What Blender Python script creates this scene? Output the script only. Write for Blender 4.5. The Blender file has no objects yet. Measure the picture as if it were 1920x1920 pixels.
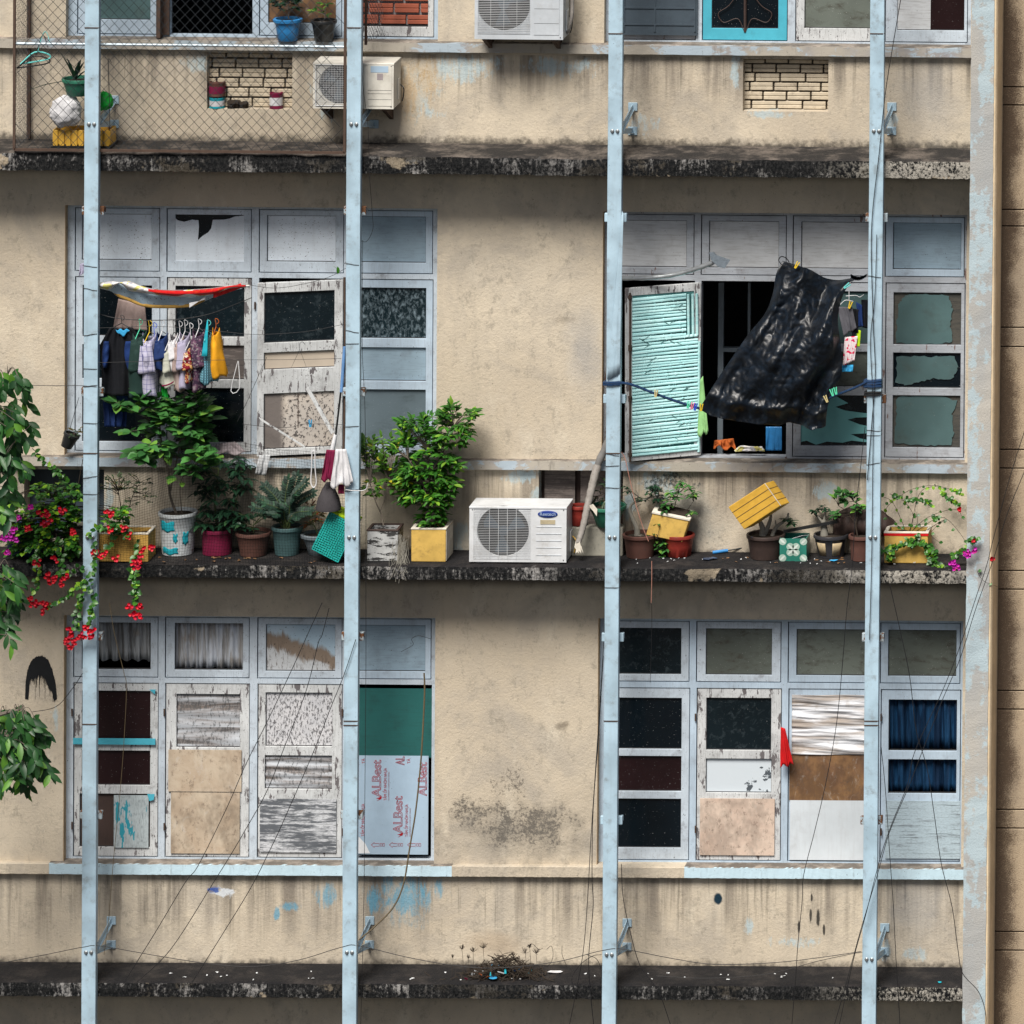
import bpy, math, random
from mathutils import Vector, Matrix
rnd = random.Random(7)
sc = bpy.context.scene
col = sc.collection
# ---------------------------------------------------------------- camera maths
CAM = Vector((10.8, -60.0, 14.4))
RHO, YAW, PIT, FPX, PPX, PPY = 0.016485, 0.035687, 0.047095, 13746.2, 3957.1, -1635.5
FW = Vector((math.sin(YAW)*math.cos(PIT), math.cos(YAW)*math.cos(PIT), -math.sin(PIT)))
_r = FW.cross(Vector((0, 0, 1))).normalized(); _u = _r.cross(FW)
CR = _r*math.cos(RHO) + _u*math.sin(RHO); CU = _u*math.cos(RHO) - _r*math.sin(RHO)
def ray(px, py): return FW*FPX + CR*(px-PPX) - CU*(py-PPY)
def W(px, py, d=0.0):
    v = ray(px, py); t = (-d-CAM.y)/v.y
    return CAM + v*t
def WZ(px, py, z, lo=None, hi=None):          # point of the ray at height z
    v = ray(px, py); t = (z-CAM.z)/v.z
    p = CAM + v*t
    d = -p.y
    if lo is not None and d < lo: d = lo; p = W(px, py, lo); p.z = z
    if hi is not None and d > hi: d = hi; p = W(px, py, hi); p.z = z
    return p
def RX(px, py, d): return W(px, py, d).x
def rect(x0, y0, x1, y1, d=0.0):              # world X0, X1, Z0(bottom), Z1(top)
    xm, ym = (x0+x1)/2, (y0+y1)/2
    return W(x0, ym, d).x, W(x1, ym, d).x, W(xm, y1, d).z, W(xm, y0, d).z
U = 1/230.0
# ---------------------------------------------------------------- node helper
class S:
    def __init__(s, g, o): s.g, s.o = g, o
    def __add__(s, b): return s.g.m('ADD', s, b)
    __radd__ = __add__
    def __sub__(s, b): return s.g.m('SUBTRACT', s, b)
    def __rsub__(s, b): return s.g.m('SUBTRACT', b, s)
    def __mul__(s, b): return s.g.m('MULTIPLY', s, b)
    __rmul__ = __mul__
class G:
    def __init__(s, name):
        s.mat = bpy.data.materials.new(name); s.mat.use_nodes = True
        s.t = s.mat.node_tree; s.n = s.t.nodes
        s.b = s.n['Principled BSDF']
        s.geo = s.n.new('ShaderNodeNewGeometry')
        s.pos = s.geo.outputs['Position']
        sp = s.n.new('ShaderNodeSeparateXYZ'); s.t.links.new(s.pos, sp.inputs[0])
        s.x, s.y, s.z = [S(s, sp.outputs[i]) for i in range(3)]
        sn = s.n.new('ShaderNodeSeparateXYZ'); s.t.links.new(s.geo.outputs['Normal'], sn.inputs[0])
        s.nz = S(s, sn.outputs[2]); s.ny = S(s, sn.outputs[1])
        s.isl = S(s, s.geo.outputs['Random Per Island'])
    def put(s, inp, v):
        if isinstance(v, S): s.t.links.new(v.o, inp)
        elif isinstance(v, tuple): inp.default_value = (*v[:3], 1)
        else: inp.default_value = v
    def m(s, op, a, b=0.0, c=None):
        n = s.n.new('ShaderNodeMath'); n.operation = op
        s.put(n.inputs[0], a); s.put(n.inputs[1], b)
        if c is not None: s.put(n.inputs[2], c)
        return S(s, n.outputs[0])
    def noise(s, sc_=(1, 1, 1), det=4, rough=.55, off=0.0, dist=0.0):
        if not isinstance(sc_, tuple): sc_ = (sc_,)*3
        mp = s.n.new('ShaderNodeMapping'); mp.inputs['Scale'].default_value = sc_
        mp.inputs['Location'].default_value = (off*3.1, off*1.7, off*2.3)
        s.t.links.new(s.pos, mp.inputs[0])
        n = s.n.new('ShaderNodeTexNoise'); n.inputs['Scale'].default_value = 1
        n.inputs['Detail'].default_value = min(det, 4.5); n.inputs['Roughness'].default_value = rough
        n.inputs['Distortion'].default_value = dist
        s.t.links.new(mp.outputs[0], n.inputs['Vector'])
        return S(s, n.outputs['Fac'])
    def vor(s, sc_=(1, 1, 1), feat='F1', color=False):
        if not isinstance(sc_, tuple): sc_ = (sc_,)*3
        mp = s.n.new('ShaderNodeMapping'); mp.inputs['Scale'].default_value = sc_
        s.t.links.new(s.pos, mp.inputs[0])
        n = s.n.new('ShaderNodeTexVoronoi'); n.feature = feat; n.inputs['Scale'].default_value = 1
        s.t.links.new(mp.outputs[0], n.inputs['Vector'])
        return S(s, n.outputs['Color' if color else 'Distance'])
    def sm(s, x, a, b):
        n = s.n.new('ShaderNodeMapRange'); n.interpolation_type = 'SMOOTHSTEP'
        s.put(n.inputs['Value'], x)
        if a <= b: fa, fb, ta, tb = a, b, 0, 1
        else: fa, fb, ta, tb = b, a, 1, 0
        n.inputs['From Min'].default_value = fa; n.inputs['From Max'].default_value = fb
        n.inputs['To Min'].default_value = ta; n.inputs['To Max'].default_value = tb
        return S(s, n.outputs[0])
    def mix(s, f, a, b, mode='MIX'):
        n = s.n.new('ShaderNodeMix'); n.data_type = 'RGBA'; n.blend_type = mode
        s.put(n.inputs[0], f); s.put(n.inputs[6], a); s.put(n.inputs[7], b)
        return S(s, n.outputs[2])
    def blob(s, px, py, rx, ry, warp=None, amt=.7, e0=.55, d=0.0):
        c = W(px, py, d)
        dx = (s.x - c.x)*(1/(rx*U)); dz = (s.z - c.z)*(1/(ry*U))
        e = s.m('SQRT', s.m('ADD', dx*dx, dz*dz))
        if warp is not None: e = e + (warp - .5)*(2*amt)
        return s.sm(e, 1.0, e0)
    def mx(s, *a):
        r = a[0]
        for b in a[1:]: r = s.m('MAXIMUM', r, b)
        return r
    def out(s, c, rough=.7, bump=None, bs=.3, dist=.01, spec=.35, metal=0, trans=0, alpha=None, sheen=0):
        s.put(s.b.inputs['Base Color'], c); s.put(s.b.inputs['Roughness'], rough)
        s.b.inputs['Specular IOR Level'].default_value = spec
        s.b.inputs['Metallic'].default_value = metal
        if alpha is not None: s.put(s.b.inputs['Alpha'], alpha)
        if bump is not None:
            n = s.n.new('ShaderNodeBump'); n.inputs['Strength'].default_value = bs
            n.inputs['Distance'].default_value = dist
            s.put(n.inputs['Height'], bump); s.t.links.new(n.outputs[0], s.b.inputs['Normal'])
        if trans:
            tr = s.n.new('ShaderNodeBsdfTranslucent'); s.put(tr.inputs[0], c)
            mxn = s.n.new('ShaderNodeMixShader'); mxn.inputs[0].default_value = trans
            s.t.links.new(s.b.outputs[0], mxn.inputs[1]); s.t.links.new(tr.outputs[0], mxn.inputs[2])
            s.t.links.new(mxn.outputs[0], s.n['Material Output'].inputs[0])
        return s.mat
SC = {'h': (1.2, 1.2, 14), 'v': (14, 14, 1.2), None: (3, 3, 3)}
def paint(name, c, c2=(.10, .085, .07), k=.35, sc_=1.0, peel=None, pk=.42, ps=5.0, pg=None, speck=0.0,
          grain=None, gk=.25, rough=.65, bump=.25, spec=.3, metal=0, off=0.0, streak=0.0, var=.12):
    """weathered painted surface: broad tone drift, dirt, peeled patches, specks, grain"""
    g = G(name)
    n1 = g.noise(2.1*sc_, 5, .6, off)
    colr = g.mix(g.sm(n1, .3, .7), tuple(v*(1-var) for v in c), tuple(min(1, v*(1+var)) for v in c))
    n2 = g.noise(6*sc_, 8, .7, off+5)
    if k: colr = g.mix(g.sm(n2, .5, .78)*k, colr, c2)
    h = n2
    if grain:
        gn = g.noise(tuple(v*5*sc_ for v in SC[grain]), 5, .65, off+9)
        colr = g.mix(g.sm(gn, .45, .75)*gk, colr, c2); h = gn
    if streak:
        sn = g.noise((16, 16, .8), 4, .6, off+3)
        colr = g.mix(g.sm(sn, .52, .75)*streak, colr, c2)
    rg = rough
    if peel:
        s3 = tuple(v*ps for v in ({'h': (.6, 1, 2.5), 'v': (2.5, 1, .6), None: (1, 1, 1)}[pg]))
        pn = g.noise(s3, 9, .68, off+2)
        mk = g.sm(pn, 1-pk, 1-pk+.015)
        colr = g.mix(mk, colr, peel); h = h*.4 - mk*.8
        rg = g.m('ADD', mk*.15, rough)
    if speck:
        v = g.noise(95, 2, .5, off+1)
        colr = g.mix(g.sm(v, .76-speck*.12, .80-speck*.12), colr, (.035, .03, .03))
    return g.out(colr, rg, h if (grain or peel) and bump > .3 else n2, bump, .006, spec, metal)
# ---------------------------------------------------------------- mesh builder
class MB:
    def __init__(s): s.v = []; s.f = []; s.sm = []
    def add(s, vs, fs, smooth=False):
        b = len(s.v); s.v += [Vector(p) for p in vs]; s.f += [tuple(i+b for i in f) for f in fs]
        s.sm += [smooth]*len(fs); return s
    def box(s, x0, x1, y0, y1, z0, z1):
        v = [(x, y, z) for z in (z0, z1) for y in (y0, y1) for x in (x0, x1)]
        return s.add(v, [(0, 2, 3, 1), (4, 5, 7, 6), (0, 1, 5, 4), (2, 6, 7, 3), (0, 4, 6, 2), (1, 3, 7, 5)])
    def pbox(s, x0, y0, x1, y1, d0, d1):      # pixel rectangle seen on the front face at d1, back at d0
        a = rect(x0, y0, x1, y1, d1); return s.box(a[0], a[1], -d1, -d0, a[2], a[3])
    def obox(s, c, ax, ay, az):               # centre and three half-axis vectors
        c, ax, ay, az = map(Vector, (c, ax, ay, az))
        v = [c+ax*i+ay*j+az*k for k in (-1, 1) for j in (-1, 1) for i in (-1, 1)]
        return s.add(v, [(0, 2, 3, 1), (4, 5, 7, 6), (0, 1, 5, 4), (2, 6, 7, 3), (0, 4, 6, 2), (1, 3, 7, 5)])
    def tube(s, pts, r, n=6, cap=True):
        pts = [Vector(p) for p in pts]
        rs = r if isinstance(r, (list, tuple)) else [r]*len(pts)
        t0 = (pts[1]-pts[0]).normalized()
        a = t0.orthogonal().normalized(); vs = []; fs = []
        for i, p in enumerate(pts):
            t = (pts[min(i+1, len(pts)-1)]-pts[max(i-1, 0)])
            t = t.normalized() if t.length > 1e-9 else t0
            a = (a - t*a.dot(t)); a = a.normalized() if a.length > 1e-6 else t.orthogonal().normalized()
            b = t.cross(a)
            for k in range(n):
                an = 2*math.pi*k/n
                vs.append(p+(a*math.cos(an)+b*math.sin(an))*rs[i])
        for i in range(len(pts)-1):
            for k in range(n):
                k2 = (k+1) % n
                fs.append((i*n+k, i*n+k2, (i+1)*n+k2, (i+1)*n+k))
        if cap: fs += [tuple(range(n))[::-1], tuple((len(pts)-1)*n+k for k in range(n))]
        return s.add(vs, fs, n > 4)
    def lathe(s, c, prof, n=28, sx=1, sy=1, fn=None, rot=None):   # prof: list of (r, z)
        c = Vector(c); vs = []; fs = []
        for r, z in prof:
            for k in range(n):
                a = 2*math.pi*k/n
                rr = r*(fn(a, z) if fn else 1)
                q = Vector((rr*math.cos(a)*sx, rr*math.sin(a)*sy, z))
                if rot: q = rot @ q
                vs.append(c+q)
        for i in range(len(prof)-1):
            for k in range(n):
                k2 = (k+1) % n; fs.append((i*n+k, i*n+k2, (i+1)*n+k2, (i+1)*n+k))
        if prof[0][0] > 1e-4: fs.append(tuple(range(n))[::-1])
        if prof[-1][0] > 1e-4: fs.append(tuple((len(prof)-1)*n+k for k in range(n)))
        return s.add(vs, fs, True)
    def grid(s, fn, nu, nv, smooth=True):
        vs = [fn(i/nu, j/nv) for j in range(nv+1) for i in range(nu+1)]
        fs = [(j*(nu+1)+i, j*(nu+1)+i+1, (j+1)*(nu+1)+i+1, (j+1)*(nu+1)+i) for j in range(nv) for i in range(nu)]
        return s.add(vs, fs, smooth)
    def leaf(s, p, d, L, w, fold=.25, droop=.25, up=None):
        p = Vector(p); d = Vector(d).normalized()
        up = Vector(up) if up is not None else Vector((0, 0, 1))
        sd = d.cross(up)
        sd = sd.normalized() if sd.length > 1e-4 else Vector((1, 0, 0))
        nn = sd.cross(d).normalized()
        vs = []
        for t, ww in ((0, .12), (.25, .8), (.55, 1), (.82, .6), (1, .04)):
            q = p+d*(L*t) - nn*(droop*L*t*t)
            e = sd*(w*.5*ww); u = nn*(fold*w*.5*ww)
            vs += [q-e+u, q, q+e+u]
        fs = []
        for i in range(4):
            for j in range(2): fs.append((i*3+j, i*3+j+1, i*3+j+4, i*3+j+3))
        return s.add(vs, fs, True)
    def holes(s, R, hs, yf, yb):              # R=(x0,x1,z0,z1) plate with rectangular holes, front yf, back yb
        E = 1e-6
        xs = sorted(set([R[0], R[1]] + [min(max(v, R[0]), R[1]) for h in hs for v in h[:2]]))
        zs = sorted(set([R[2], R[3]] + [min(max(v, R[2]), R[3]) for h in hs for v in h[2:]]))
        def hole(i, j):
            if not (0 <= i < len(xs)-1 and 0 <= j < len(zs)-1): return True
            cx, cz = (xs[i]+xs[i+1])/2, (zs[j]+zs[j+1])/2
            return any(h[0] < cx < h[1] and h[2] < cz < h[3] for h in hs)
        idx = {}
        def vert(i, j, k):
            if (i, j, k) not in idx:
                idx[(i, j, k)] = len(s.v); s.v.append(Vector((xs[i], (yf, yb)[k], zs[j])))
            return idx[(i, j, k)]
        def fa(*t): s.f.append(tuple(t)); s.sm.append(False)
        for i in range(len(xs)-1):
            for j in range(len(zs)-1):
                if hole(i, j): continue
                fa(vert(i, j, 0), vert(i+1, j, 0), vert(i+1, j+1, 0), vert(i, j+1, 0))
                fa(vert(i, j, 1), vert(i, j+1, 1), vert(i+1, j+1, 1), vert(i+1, j, 1))
                if hole(i-1, j): fa(vert(i, j, 0), vert(i, j+1, 0), vert(i, j+1, 1), vert(i, j, 1))
                if hole(i+1, j): fa(vert(i+1, j, 0), vert(i+1, j, 1), vert(i+1, j+1, 1), vert(i+1, j+1, 0))
                if hole(i, j-1): fa(vert(i, j, 0), vert(i, j, 1), vert(i+1, j, 1), vert(i+1, j, 0))
                if hole(i, j+1): fa(vert(i, j+1, 0), vert(i+1, j+1, 0), vert(i+1, j+1, 1), vert(i, j+1, 1))
        return s
    def xf(s, fn): s.v = [Vector(fn(p)) for p in s.v]; return s
    def obj(s, name, mat, parent=None, bevel=0, thick=0, seg=1):
        o0 = Vector(parent['_o']) if parent is not None and '_o' in parent else Vector((0, 0, 0))
        if parent is None and s.v:
            lo = Vector([min(v[i] for v in s.v) for i in range(3)]); hi = Vector([max(v[i] for v in s.v) for i in range(3)])
            o0 = Vector(((lo.x+hi.x)/2, (lo.y+hi.y)/2, lo.z))
        me = bpy.data.meshes.new(name)
        me.from_pydata([tuple(v-o0) for v in s.v], [], s.f); me.validate(); me.update()
        if len(me.polygons) == len(s.sm): me.polygons.foreach_set('use_smooth', s.sm)
        if any(s.sm): me.set_sharp_from_angle(angle=math.radians(50))
        me.materials.append(M[mat] if isinstance(mat, str) else mat)
        o = bpy.data.objects.new(name, me); col.objects.link(o)
        if parent is not None: o.parent = parent; o['_o'] = tuple(o0)
        else: o.location = o0; o['_o'] = tuple(o0)
        if bevel:
            b = o.modifiers.new('Bevel', 'BEVEL'); b.width = bevel; b.segments = seg; b.limit_method = 'ANGLE'
            b.angle_limit = math.radians(40)
        if thick:
            b = o.modifiers.new('Solid', 'SOLIDIFY'); b.thickness = thick; b.offset = 0
        return o
def thing(name, label, cat, loc, group=None):
    o = bpy.data.objects.new(name, None); col.objects.link(o); o.empty_display_size = .1
    o.location = loc; o['_o'] = tuple(loc); o['label'] = label; o['category'] = cat
    if group: o['group'] = group
    return o
def solo(mb, name, mat, label, cat, group=None, **k):
    o = mb.obj(name, mat, None, **k); o['label'] = label; o['category'] = cat
    if group: o['group'] = group
    return o
def lab(o, t): o['label'] = t; return o
def smoothpts(pts, n=6):                      # Catmull-Rom through points
    P = [Vector(p) for p in pts]
    if len(P) < 3: return [P[0].lerp(P[1], i/n) for i in range(n+1)]
    P = [P[0]*2-P[1]] + P + [P[-1]*2-P[-2]]; out = []
    for i in range(1, len(P)-2):
        a, b, c, d = P[i-1:i+3]
        for k in range(n):
            t = k/n
            out.append(.5*((2*b)+(c-a)*t+(2*a-5*b+4*c-d)*t*t+(3*b-a-3*c+d)*t**3))
    out.append(P[-2]); return out
# ---------------------------------------------------------------- materials
M = {}
def wall_mat():
    g = G('plaster_beige')
    w = g.noise(5, 5, .6); w2 = g.noise(18, 6, .65, 3); lowf = g.noise(.9, 4, .5, 8)
    c = g.mix(g.sm(lowf, .3, .7), (.51, .44, .34), (.61, .535, .42))
    c = g.mix(g.sm(w, .35, .7)*.35, c, (.44, .39, .32))
    c = g.mix(g.sm(g.noise(1.5, 6, .72, 21, .6), .44, .70)*.55, c, (.34, .31, .27))
    c = g.mix(g.sm(g.noise((2.6, 2.6, 1.1), 7, .75, 27), .54, .70)*.4, c, (.66, .60, .49))
    c = g.mix(g.sm(g.noise((11, 11, 8), 6, .82, 25), .52, .68)*.45, c, (.22, .20, .165))
    c = g.mix(g.sm(g.noise((5, 5, .45), 5, .65, 29), .55, .75)*.2, c, (.25, .23, .20))      # greyed areas
    # grime streaks running down from the sills
    st = g.noise((9, 9, .5), 5, .6, 2)
    fade = None
    for (py, ln) in ((104, 120), (884, 110), (1647, 165)):
        z = W(960, py).z
        f = g.sm(g.z, z-ln*U, z-ln*U*.15)*g.sm(g.z, z+.01, z)
        fade = f if fade is None else g.mx(fade, f)
    c = g.mix(fade*g.sm(st, .42, .66)*.72, c, (.15, .13, .11))
    c = g.mix(fade*g.sm(g.noise((30, 30, 1.2), 3, .6, 12), .56, .7)*.45, c, (.10, .09, .07))
    # soot crust where wall meets the ledges
    cr = None
    for py in (272, 1040, 1815):
        z = W(960, py).z
        f = g.sm(g.z + (w2-.5)*.16 + (w-.5)*.12, z+.09, z+.0)*g.sm(g.z, z-.3, z-.2)
        cr = f if cr is None else g.mx(cr, f)
    c = g.mix(cr*.85, c, (.05, .045, .04))
    # pale blue remains of old paint
    pb = None
    for b in ((790, 170, 70, 95), (860, 130, 160, 45), (1050, 125, 110, 35), (1210, 235, 45, 40), (620, 160, 60, 110), (370, 120, 60, 30), (1380, 130, 20, 70),
              (1440, 215, 80, 14), (1670, 225, 30, 30), (980, 895, 60, 25), (1003, 930, 18, 40), (1240, 905, 70, 50), (1180, 950, 20, 60), (1560, 925, 60, 40),
              (200, 935, 22, 60), (1500, 1765, 75, 26), (1405, 1740, 18, 30), (1720, 1790, 60, 22), (1655, 1775, 30, 40), (860, 1010, 30, 60), (700, 1820, 60, 14), (412, 1320, 0.01, 1), (105, 1350, 12, 40)):
        f = g.blob(*b, warp=w, amt=.8, e0=.2); pb = f if pb is None else g.mx(pb, f)
    c = g.mix(g.sm(pb*.75 + (g.noise((22, 22, 7), 6, .78, 4)-.5)*2.2, .42, .85)*.6, c, (.40, .55, .62))
    # bare plaster / ochre under flaked paint
    ob = g.mx(g.blob(765, 170, 40, 70, w, .6, .2), g.blob(800, 150, 30, 60, w, .6, .3))
    c = g.mix(ob*.55, c, (.60, .42, .22))
    # black mould under the right sill and on the pier
    mb_ = g.mx(g.blob(1255, 905, 80, 38, w, .9, .2), g.blob(1330, 1010, 60, 40, w, .7, .2)*.6, g.blob(1180, 1010, 40, 50, w, .7, .2)*.7)
    c = g.mix(g.sm(mb_*.8 + (g.noise(40, 6, .85, 6)-.5)*2.4, .55, .95)*.85, c, (.03, .035, .035))
    gy = g.mx(g.blob(1285, 980, 95, 80, w, .7, .1), g.blob(860, 1010, 70, 60, w, .7, .1))
    c = g.mix(gy*.55, c, (.24, .27, .27))
    gp = g.mx(g.blob(1095, 650, 50, 130, w, .6, .1), g.blob(1720, 1700, 90, 120, w, .6, .1), g.blob(1740, 180, 90, 110, w, .6, .1))
    c = g.mix(gp*.5, c, (.33, .33, .33))
    pb2 = g.mx(g.blob(990, 1555, 230, 95, w, .45, .0), g.blob(900, 1520, 170, 90, w, .45, .0)*.9, g.blob(930, 1480, 170, 90, w, .5, .0)*.7)
    c = g.mix(g.sm(pb2*1.0 + (g.noise(34, 6, .85, 7)-.5)*2.3 + (g.noise(3.5, 5, .7, 33)-.5)*1.6, .62, 1.05)*.8, c, (.055, .05, .045))
    c = g.mix(g.blob(985, 1560, 230, 85, w, 1.2, .0)*.5, c, (.15, .14, .125))
    # blue brushwork
    ws = g.noise((9, 9, 3.2), 5, .7, 13, 1.2)
    bb = g.mx(g.blob(765, 1678, 130, 62, ws, 1.1, .05)*.85, g.blob(700, 1688, 24, 36, ws, 1.2, .1)*.95, g.blob(612, 1682, 32, 42, ws, 1.3, .1)*.8,
              g.blob(540, 1700, 30, 14, ws, 1.3, .1)*.85, g.blob(519, 1712, 8, 20, ws, .9, .3), g.blob(770, 1722, 60, 36, ws, 1.2, .1)*.5)
    c = g.mix(g.sm(bb + (g.noise((60, 60, 9), 5, .75, 3, .8)-.5)*1.5, .30, 1.0)*.75, c, (.08, .31, .46))
    c = g.mix(g.blob(1347, 1685, 10, 14, w, .5, .6), c, (.01, .03, .05))
    c = g.mix(g.blob(420, 1672, 22, 11, w2, 1.6, .5)*.9, c, (.6, .64, .68))
    c = g.mix(g.blob(402, 1668, 16, 6, w2, 1.4, .4)*.9, c, (.02, .07, .30))
    for b in ((1534, 1722, 4, 20), (1520, 1718, 3, 16), (1545, 1745, 3, 14), (1498, 1738, 3, 15), (1522, 1683, 2.5, 9)):
        c = g.mix(g.blob(*b, warp=w2, amt=.4, e0=.6)*.9, c, (.02, .02, .02))
    # brown smudge above the rubbish pile, scuffs on the middle pier
    c = g.mix(g.blob(930, 1770, 90, 35, w, .6, .1)*.4, c, (.30, .21, .13))
    c = g.mix(g.mx(g.blob(1052, 1362, 20, 14, w2, .9, .2), g.blob(1060, 600, 30, 10, w2, .9, .3)*.5)*.6, c, (.10, .08, .06))
    # pits
    c = g.mix(g.sm(g.noise(70, 2, .5, 11), .70, .76)*.6, c, (.12, .10, .08))
    # hairline cracks
    
    h = g.noise(42, 4, .75, 9)*1.3 + w*.6
    return g.out(c, .92, h, .45, .011, .15)
M['wall'] = wall_mat()
ZMID = W(960, 1061, .48).z
def ledge_mat():
    g = G('ledge_concrete')
    w = g.noise(7, 6, .65); fine = g.noise((42, 42, 30), 6, .72, 3); big = g.noise((2.6, 2.6, 3.5), 5, .6, 5)
    top = g.mix(g.sm(g.noise((4, 4, 4), 6, .7, 1), .42, .72), (.03, .028, .027), (.17, .145, .125))
    top = g.mix(g.sm(fine, .55, .66)*.6, top, (.015, .015, .016))
    top = g.mix(g.sm(g.z, ZMID+.3, ZMID)*.8, top, (.010, .010, .012))
    blk = g.mix(g.sm(fine, .35, .7), (.003, .004, .005), (.025, .025, .025))
    f = g.mix(g.sm(big + (fine-.5)*.9 + (g.noise((26, 26, 3), 5, .7, 31)-.5)*.9, .50, .82)*.85, blk, (.36, .35, .34))
    f = g.mix(g.sm(g.noise((3.4, 3.4, 4), 4, .5, 9) + (w-.5)*.25, .665, .70)*.85, f, (.36, .30, .22))
    f = g.mix(g.sm(g.noise((2.0, 2.0, 4), 5, .6, 15) + (fine-.5)*.5, .58, .66)*.7, f, (.07, .06, .045))
    f = g.mix(g.sm(g.noise((60, 60, 40), 4, .7, 8) + (big-.5)*.5, .68, .73)*.8, f, (.36, .37, .38))
    f = g.mix(g.sm(g.noise((1.1, 1.1, .8), 3, .6, 23), .46, .60)*.6, f, blk)
    f = g.mix(g.sm(g.x, RX(1500, 1080, .48), RX(1720, 1080, .48))*g.sm(fine + big*.6, .70, .86), f, (.36, .34, .30))
    c = g.mix(g.sm(g.nz, .45, .7), f, top)
    return g.out(c, .9, fine + w, .9, .02, .2)
M['ledge'] = ledge_mat()
def sill_mat(name, a, b, blue, amt):
    g = G(name)
    w = g.noise((5, 5, 9), 8, .75, 0, .5); big = g.noise((1.6, 1.6, 2), 4, .6, 4)
    c = g.mix(g.sm(big, .4, .62), a, b)
    c = g.mix(g.sm(w + (big-.5)*1.1, .55-amt*.2, .62-amt*.2)*.8, c, blue)
    c = g.mix(g.sm(g.noise((14, 14, 3), 5, .7, 7), .55, .75)*.55, c, (.12, .11, .10))
    top = g.mix(g.sm(g.noise(7, 6, .7, 2), .4, .7), (.13, .115, .10), (.33, .29, .25))
    c = g.mix(g.sm(g.nz, .5, .7), c, top)
    c = g.mix(g.sm(g.noise(80, 2, .5, 9), .70, .74)*.7, c, (.06, .05, .05))
    return g.out(c, .85, w, .5, .008, .2)
M['sill'] = sill_mat('sill_flaking', (.38, .35, .30), (.27, .27, .29), (.38, .47, .54), .30)
M['sill_low'] = sill_mat('sill_repainted', (.47, .62, .70), (.52, .67, .75), (.50, .66, .75), .6)
def pillar_mat():
    g = G('pillar_render')
    w = g.noise(9, 7, .7); big = g.noise((1.6, 1.6, .9), 4, .5, 6)
    c = g.mix(g.sm(big, .35, .65), (.36, .37, .37), (.44, .42, .38))
    c = g.mix(g.sm(w + (g.noise((3, 3, .7), 4, .6, 2)-.5)*1.5, .49, .60)*.75, c, (.42, .54, .60))
    c = g.mix(g.sm(g.noise(90, 2, .5, 3), .66, .74)*.5, c, (.12, .11, .10))
    return g.out(c, .9, g.noise(60, 5, .7), .5, .01, .15)
M['pillar'] = pillar_mat()
def rough_wall():
    g = G('grooved_render')
    w = g.noise(110, 3, .6); big = g.noise((1.2, 1.2, 1.0), 5, .6, 3)
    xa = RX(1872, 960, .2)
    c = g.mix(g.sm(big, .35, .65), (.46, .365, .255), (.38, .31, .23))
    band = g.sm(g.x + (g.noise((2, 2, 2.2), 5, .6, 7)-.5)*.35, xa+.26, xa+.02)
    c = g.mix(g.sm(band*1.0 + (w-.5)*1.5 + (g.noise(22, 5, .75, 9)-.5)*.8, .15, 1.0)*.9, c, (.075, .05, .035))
    c = g.mix(g.sm(g.noise(55, 4, .7, 4), .55, .75)*.6, c, (.16, .11, .07))
    return g.out(c, .95, w, .8, .01, .1)
M['grooved'] = rough_wall()
M['pale_edge'] = paint('pale_edge', (.66, .53, .36), (.30, .2, .12), .3, 2, rough=.9, streak=.25)
M['jamb'] = paint('jamb_bare', (.50, .36, .22), (.2, .14, .09), .5, 2, rough=.9)
WD = (.23, .19, .17)
M['frame'] = paint('frame_paint', (.47, .54, .61), (.12, .11, .12), .6, 1.8, peel=WD, pk=.27, speck=.55, grain='v', gk=.25, rough=.6)
M['frame_worn'] = paint('frame_worn', (.54, .56, .57), (.11, .10, .10), .5, 1.5, peel=(.13, .12, .125), pk=.42, ps=9, pg='v', speck=.7, grain='v', gk=.4, rough=.7)
M['frame_blue'] = paint('frame_bluegrey', (.42, .52, .62), (.13, .12, .13), .35, 1.2, peel=WD, pk=.24, speck=.3, grain='v', gk=.2, rough=.6)
M['frame_grey'] = paint('frame_greyed', (.37, .40, .44), (.12, .10, .10), .5, 1.5, peel=(.17, .12, .11), pk=.38, ps=6, pg='v', speck=.4, grain='h', gk=.35, rough=.75)
M['turq_frame'] = paint('frame_turquoise', (.07, .40, .52), (.05, .12, .14), .3, 1.5, peel=(.35, .45, .5), pk=.28, ps=9, rough=.55)
M['pole'] = paint('pole_paint', (.38, .52, .62), (.17, .18, .18), .7, 1.6, streak=.22, var=.16, peel=(.20, .12, .08), pk=.29, ps=8, pg='v', speck=.15, rough=.45, spec=.5, bump=.12)
M['pole_rust'] = paint('clamp_rust', (.35, .42, .46), (.12, .07, .04), .6, 4, peel=(.13, .06, .03), pk=.50, ps=18, rough=.7)
M['bolt'] = paint('bolt_steel', (.25, .27, .28), (.05, .04, .04), .5, 8, rough=.4, metal=.6, spec=.5)
M['black'] = paint('black_plastic', (.012, .013, .014), (.03, .03, .03), .3, 3, rough=.4, spec=.5)
M['net_black'] = paint('net_black', (.006, .008, .008), (.01, .01, .01), .2, 2, rough=.9, spec=.1)
M['cable'] = paint('cable_black', (.012, .012, .014), (.03, .03, .03), .2, 2, rough=.55)
M['cable_brown'] = paint('cable_brown', (.10, .075, .04), (.03, .03, .02), .4, 5, rough=.6)
M['cable_pink'] = paint('cable_pink', (.42, .20, .15), (.12, .08, .06), .4, 5, rough=.6)
M['wire_steel'] = paint('wire_steel', (.028, .034, .04), (.02, .015, .012), .4, 6, rough=.5, metal=.2)
M['wire_white'] = paint('wire_white', (.65, .66, .68), (.25, .25, .25), .3, 6, rough=.5)
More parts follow.
